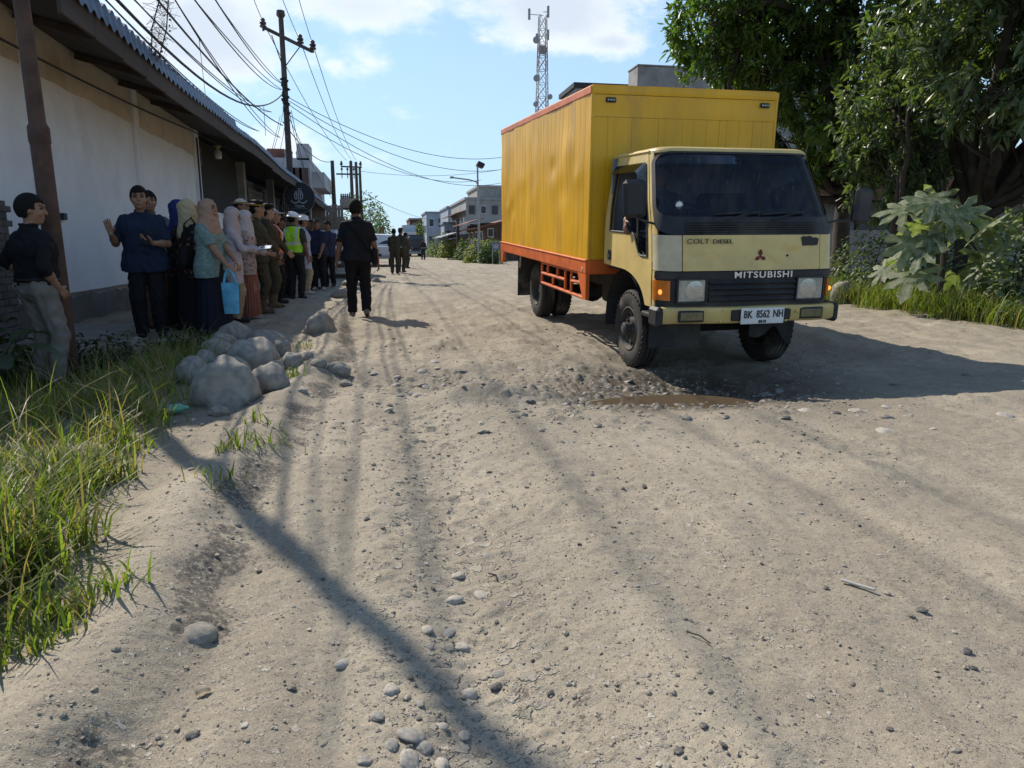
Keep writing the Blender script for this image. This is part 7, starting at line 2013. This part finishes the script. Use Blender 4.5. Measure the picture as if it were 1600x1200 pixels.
def build_people():
    BLK, NAVY = (.012, .012, .014), (.017, .026, .052)
    OLV, OLVD = (.075, .062, .038), (.070, .060, .040)
    line = 'people lined up along the white wall'
    P = {}
    # far-left man in the ditch, seen from the back, looking to the right
    P['dark'] = person('man in black shirt and grey trousers, hand on hip, in the ditch by the pole', stand_at(56, 303, 600, 1.70), 35, 1.70, 1.08, cell=.009, hyaw=38, hpitch=4,
        la=(-.235, .10, 1.0, -1, -.6, 0), lh=((.8, .35, -.35), (1, -.6, -.3), (0, .4, 1)), ra=(.20, .06, .92), sleeve='rolled', top=BLK, hem=.93, bcol=(.19, .175, .155), shoe=(.03, .02, .015), belt=(.02, .015, .012))
    # man in navy shirt gesturing with a phone
    P['navy'] = person('man in a navy blue shirt and black trousers raising his palm and holding a phone', stand_at(228, 299, 528, 1.72), 172, 1.72, 1.16, cell=.009, hyaw=-6, skin=0,
        ra=(.285, .22, 1.20, .5, -.4, -1.3), rh=((.15, .12, 1), (.2, 1, -.1), (-1, .2, .1)), la=(-.14, .27, 1.10, -.7, -.5, -1), lh=((.75, .35, .28), (-.1, -.4, 1), (-.3, 1, .3)), curl=(.9, .18),
        top=NAVY, hem=.78, bcol=BLK, shoe=BLK)
    person('person with short black hair and brown pleated skirt standing behind the navy-shirted man', stand_at(241, 293, 515, 1.70, 9.4), 150, 1.72, .98, cell=.010, hyaw=8, top=(.10, .13, .17), sleeve='long', bottom='skirt', bcol=(.16, .085, .065), shoe=(.05, .03, .025), pleats=26, toppat=(26, (.30, .22, .12), .28))
    person('woman in a royal blue hijab and black dress with her back half turned', stand_at(281, 309, 512, 1.60, 9.2), 60, 1.61, 1.02, True, .010, top=(.014, .012, .016), sleeve='long', hem=.7, bottom='skirt', bcol=(.010, .010, .012), head='hijab', hcol=(.020, .030, .13), toppat=(20, (.11, .05, .04), .22), lean=3)
    person('person in a black cap standing behind the women in cream headscarves', stand_at(297, 306, 500, 1.66, 10.6), 95, 1.70, 1.0, cell=.012, head='cap', hcol=BLK, top=(.03, .03, .035))
    person('woman in a mustard yellow hijab behind the cream one', stand_at(303, 311, 508, 1.6, 9.9), 80, 1.62, 1.0, True, .011, top=(.03, .025, .02), sleeve='long', hem=.7, bottom='skirt', bcol=(.02, .018, .02), head='hijab', hcol=(.40, .30, .12))
    P['cream'] = person('woman in a cream hijab and dark flowered blouse carrying a black shoulder bag', stand_at(299, 316, 517, 1.57, 8.75), 52, 1.57, 1.05, True, .010, hyaw=20, top=(.018, .014, .014), sleeve='long', hem=.72, bottom='skirt', bcol=(.011, .011, .013), head='hijab', hcol=(.46, .37, .22), toppat=(15, (.17, .085, .065), .24), ra=(.22, .20, 1.02), la=(-.2, .18, 1.0))
    P['teal'] = person('woman in a peach hijab, teal flowered blouse and long navy skirt holding a blue tote', stand_at(330, 315, 521, 1.56), 112, 1.56, 1.13, True, .009, hyaw=-2, skin=0, top=(.145, .225, .215), sleeve='short', hem=.74, bottom='skirt', bcol=(.013, .014, .026), head='hijab', hcol=(.36, .225, .16), toppat=(38, (.27, .33, .28), .30),
        ra=(.14, .30, .92, .4, -1, -.6), la=(-.06, .33, .93, -.4, -1, -.5), rh=((-.2, .8, -.6), (-.4, -.4, -1), (0, 1, .6)), lh=((.3, .7, -.6), (.4, -.4, -1), (0, 1, .6)), shoe=BLK, curl=(1.1, 1.1), pleats=16)
    P['lav'] = person('woman in a pale pink hijab and lavender grey tunic looking at a paper, back turned', stand_at(364, 331, 506, 1.56), 78, 1.56, 1.0, True, .010, hyaw=10, hpitch=14, top=(.44, .40, .44), sleeve='long', hem=.60, bottom='pants', bcol=(.34, .27, .18), head='hijab', hcol=(.46, .37, .36), ra=(.10, .36, 1.10, .6, -.8, -.6), la=(-.06, .36, 1.12, -.5, -.8, -.6), rh=((-.2, .9, .1), (-.2, 0, 1), (.6, .6, 0)), lh=((.2, .9, .1), (.2, 0, 1), (-.6, .6, 0)), shoe=BLK)
    person('woman in a white hijab, batik tunic and terracotta pleated trousers beside the lavender tunic', stand_at(386, 338, 498, 1.55, 10.7), 85, 1.56, 1.0, True, .011, top=(.40, .33, .30), sleeve='long', hem=.70, bottom='dress', bcol=(.25, .10, .068), head='hijab', hcol=(.50, .45, .43), toppat=(22, (.22, .07, .05), .25), shoe=(.35, .33, .3), pleats=20, ra=(.10, .32, 1.05))
    person('man in a white and beige cap with cream shirt and black trousers', stand_at(381, 314, 490, 1.72, 11.3), 92, 1.74, 1.06, cell=.011, skin=1, top=(.50, .42, .30), hem=.86, bcol=BLK, head='cap', hcol=(.52, .48, .42), band=(.25, .17, .06), ra=(.12, .24, .98))
    person('officer in olive uniform and black beret with gold trim, hands clasped', stand_at(405, 320, 489, 1.72), 82, 1.73, 1.05, cell=.010, skin=0, top=OLV, sleeve='long', hem=.80, bcol=OLVD, boots=True, shoe=(.10, .075, .045), head='beret', hcol=(.015, .014, .012), band=(.36, .23, .035), ra=(.05, .30, .92, .7, -.9, -.4), la=(-.04, .31, .93, -.7, -.9, -.4), lh=((.6, .4, -.5), (.3, -.8, -.3), (0, .5, 1)), rh=((-.6, .4, -.5), (-.3, -.8, -.3), (0, .5, 1)), curl=(1.1, 1.1))
    person('officer in dark olive uniform and tan boots with black cap, behind the beret wearer', stand_at(421, 329, 484, 1.72), 70, 1.73, 1.14, cell=.011, skin=2, top=OLV, sleeve='long', hem=.80, bcol=OLVD, boots=True, shoe=(.14, .10, .055), head='beret', hcol=(.012, .012, .014), ra=(.05, .32, .90, .7, -.9, -.4), la=(-.04, .33, .91, -.7, -.9, -.4))
    person('person in a dark shirt and orange safety vest with grey peaked cap', stand_at(431, 334, 477, 1.72), 85, 1.72, 1.0, cell=.012, skin=0, top=(.03, .03, .035), sleeve='long', vest=(.80, .16, .03), bcol=BLK, head='cap', hcol=(.30, .30, .31))
    person('person in a black cap and dark clothes beside the orange vest', stand_at(441, 344, 470, 1.68), 100, 1.66, 1.0, cell=.013, skin=1, top=(.02, .02, .022), sleeve='long', bcol=BLK, head='cap', hcol=BLK)
    person('worker in a white helmet and bright lime green safety vest, back turned', stand_at(460, 336, 465, 1.72), 18, 1.74, 1.10, cell=.010, skin=1, top=(.05, .05, .045), sleeve='short', hem=.88, vest=(.36, .78, .03), bcol=(.022, .022, .025), head='helmet', hcol=(.72, .73, .75), hyaw=25, hpitch=6, shoe=BLK)
    person('person in a white helmet, pale blue coat and khaki trousers beside the lime vest', stand_at(475, 343, 461, 1.70), 70, 1.70, 1.0, cell=.012, skin=1, top=(.36, .40, .54), sleeve='short', hem=.55, bcol=(.42, .34, .24), head='helmet', hcol=(.70, .70, .70), shoe=(.45, .45, .45))
    person('bareheaded man in dark clothes between the pale blue coat and the navy shirt', stand_at(485, 349, 455, 1.70), 120, 1.70, 1.0, cell=.014, skin=1, top=(.025, .024, .03), sleeve='short', bcol=BLK)
    person('man in a navy polo and dark brimmed cap facing the camera, white shoes', stand_at(497, 349, 457, 1.72), 186, 1.72, 1.14, cell=.011, skin=1, top=(.020, .024, .050), sleeve='short', hem=.86, bcol=BLK, head='cap', hcol=(.03, .028, .028), shoe=(.42, .38, .35), ra=(.20, .2, .92, .6, -.8, -.3), la=(-.10, .24, .86, -.6, -.8, -.3))
    person('man in a blue and red shirt standing beside the parked dark car', stand_at(514, 350, 449, 1.70), 200, 1.70, 1.0, cell=.014, skin=1, top=(.03, .045, .09), sleeve='short', toppat=(30, (.14, .04, .05), .25), bcol=BLK, head='hair')
    # man walking away
    P['walk'] = person('man in black walking away up the road with a black bag across his back', stand_at(559, 318, 496, 1.72), -6, 1.72, 1.10, cell=.0085, skin=1, feet=((-.10, .16, 4), (.09, -.17, -6, .05)), la=(-.30, .07, .83), ra=(.30, .0, .83), top=(.014, .015, .019), sleeve='short', hem=.84, bcol=(.010, .010, .012), shoe=(.20, .16, .14), hyaw=4)
    # officers further up the road
    for px, ht, ft, hd_, lb, kw in ((616, 359, 428, 12, 'officer in olive uniform with cap, back turned, left of three standing in the road', dict(head='cap', hcol=(.06, .05, .03))),
                                    (626, 359, 426, 30, 'officer with a white belt and white gaiters, middle of three in the road', dict(belt=(.7, .7, .68), head='beret', hcol=(.05, .045, .03))),
                                    (634, 364, 418, 60, 'bareheaded officer in brown uniform, farthest of three in the road', dict(head='hair'))):
        person(lb, stand_at(px, ht, ft, 1.72), hd_, 1.72, 1.02, cell=.016, skin=1, top=(.062, .052, .036), sleeve='long', hem=.86, bcol=(.058, .050, .036), shoe=BLK, ra=(.12, .24, 1.0), la=(-.1, .24, 1.0), **kw)
    person('person in dark clothes with a pale belt standing alone far up the road', stand_at(661, 375, 407, 1.70), 190, 1.70, 1.0, cell=.022, skin=1, top=(.03, .028, .03), sleeve='long', hem=.9, bcol=(.03, .03, .035), belt=(.5, .5, .5))
    person('person in a red shirt by the far right roadside', stand_at(706, 380, 399, 1.5), 200, 1.5, 1.0, cell=.025, skin=1, top=(.42, .06, .04), bcol=(.06, .05, .05))
    person('person in black beside the red shirted one at the far roadside', stand_at(717, 375, 398, 1.68), 180, 1.68, 1.0, cell=.025, skin=1, top=(.02, .02, .02), sleeve='long', bcol=(.06, .05, .045))
    # things they carry
    w = P['walk']; b = MB()
    o = thing('sling_bag', 'black sling bag hanging at the right hip of the walking man', 'bag', (0, 0, 0)); o.matrix_basis = w.matrix_basis.copy()
    pts = [(-.13, -.155, 1.42), (-.05, -.168, 1.32), (.05, -.165, 1.18), (.14, -.155, 1.04), (.20, -.10, .98)]
    b.tube([Vector(p) for p in pts], .016, 6); b.tube([Vector(p) for p in [(-.13, -.155, 1.42), (-.14, -.02, 1.475), (-.08, .12, 1.38), (.05, .165, 1.2), (.2, .05, 1.0)]], .016, 6); b.build('strap', cloth(BLK), o)
    b = MB(); b.box((.245, -.03, .92), (.09, .24, .26), bev=.035); b.build('bag_body', cloth((.014, .014, .016)), o)
    c = P['cream']; o = thing('shoulder_bag', 'black shoulder bag at the side of the woman in the cream hijab', 'bag', (0, 0, 0)); o.matrix_basis = c.matrix_basis.copy()
    b = MB(); b.box((.20, -.10, .92), (.12, .28, .26), rot=(0, .1, .3), bev=.04); b.build('bag_body', cloth((.012, .012, .013)), o)
    b = MB(); b.tube([(.18, -.16, 1.02), (.17, -.12, 1.3), (.14, -.02, 1.38), (.19, .06, 1.2), (.2, .0, 1.02)], .010, 6); b.build('strap', cloth((.012, .012, .013)), o)
    t = P['teal']; hr = hand_at(t, 'R')
    dirv = Vector((.984, -.177, 0))
    o = thing('tote_bag', 'light blue cloth tote hanging from the clasped hands of the teal bloused woman', 'bag', hr + Vector((.04, -.03, -.06)), R(-10))
    b = MB()
    for q in (-1, 1): b.grid(lambda i, j: Vector(((i - .5) * .20 * (1 - .15 * j * j), q * (.035 * math.sin(math.pi * i) * math.sin(math.pi * min(.95, j)) + .002), -.16 - .36 * j)), 10, 10, flip=q < 0)
    b.build('bag_body', mat('tote_cloth', (.13, .42, .60), .7, .2, 9, .2), o)
    b = MB()
    for q in (-.012, .012): b.tube([(-.07, q, -.17), (-.04, q, -.05), (0, q, .0), (.04, q, -.05), (.07, q, -.17)], .011, 6)
    b.build('handle', mat('tote_handle', (.10, .36, .55), .7), o)
    n_ = P['navy']; hp = hand_at(n_, 'L'); fw = Vector((-math.sin(R(-172)), math.cos(R(-172)), 0))
    o = thing('phone', 'dark phone in a black case held by the man in the navy shirt', 'phone', hp + fw * .06 + Vector((-.06, 0, .055)))
    b = MB(); b.box((0, 0, 0), (.085, .014, .165), rot=(R(-28), R(22), R(5)), bev=.008); b.build('phone_case', cloth((.012, .012, .013), .4), o)
    b = MB(); b.box((.0, .0088, .003), (.074, .002, .150), rot=(R(-28), R(22), R(5))); b.build('screen', cloth((.02, .02, .03), .1), o)
    l = P['lav']; hl = hand_at(l, 'R')
    o = thing('paper_sheet', 'small pale blue sheet of paper held out by the woman in the lavender tunic', 'paper', hl + Vector((.10, -.02, .03)))
    b = MB(); b.box((0, 0, 0), (.19, .10, .004), rot=(R(25), R(-6), R(-12))); b.build('sheet', mat('paper', (.62, .70, .80), .7, .05), o)
    k = P['dark']; hk = hand_at(k, 'L')
    o = thing('cigarette', 'white cigarette between the fingers of the man in the black shirt', 'cigarette', hk + Vector((.10, -.04, -.03)))
    b = MB(); b.tube([(0, 0, 0), (.06, -.01, .01)], .004, 6); b.build('paper_tube', mat('cigarette_paper', (.75, .74, .7), .7), o)
    # the driver, sitting in the cab with an arm out of the window
    dv = person('truck driver behind the windscreen resting his arm on the open window', (0, 0, 0), 0, 1.60, 1.0, cell=.012, skin=1, seated=True, drop=.785, top=(.05, .06, .08), sleeve='short', hem=.02, bcol=(.03, .03, .04), shoe=BLK, ra=(.53, .34, .34, .6, -.6, -.5), rh=((.25, .5, -.8), (-.8, .1, -.2), (0, 1, .5)), la=(-.05, .42, .40))
    dv.matrix_basis = TRUCK_M @ Matrix.Translation((-.45, .27, 1.13)) @ Matrix.Rotation(math.pi, 4, 'Z')
    return P
PEOPLE = build_people()
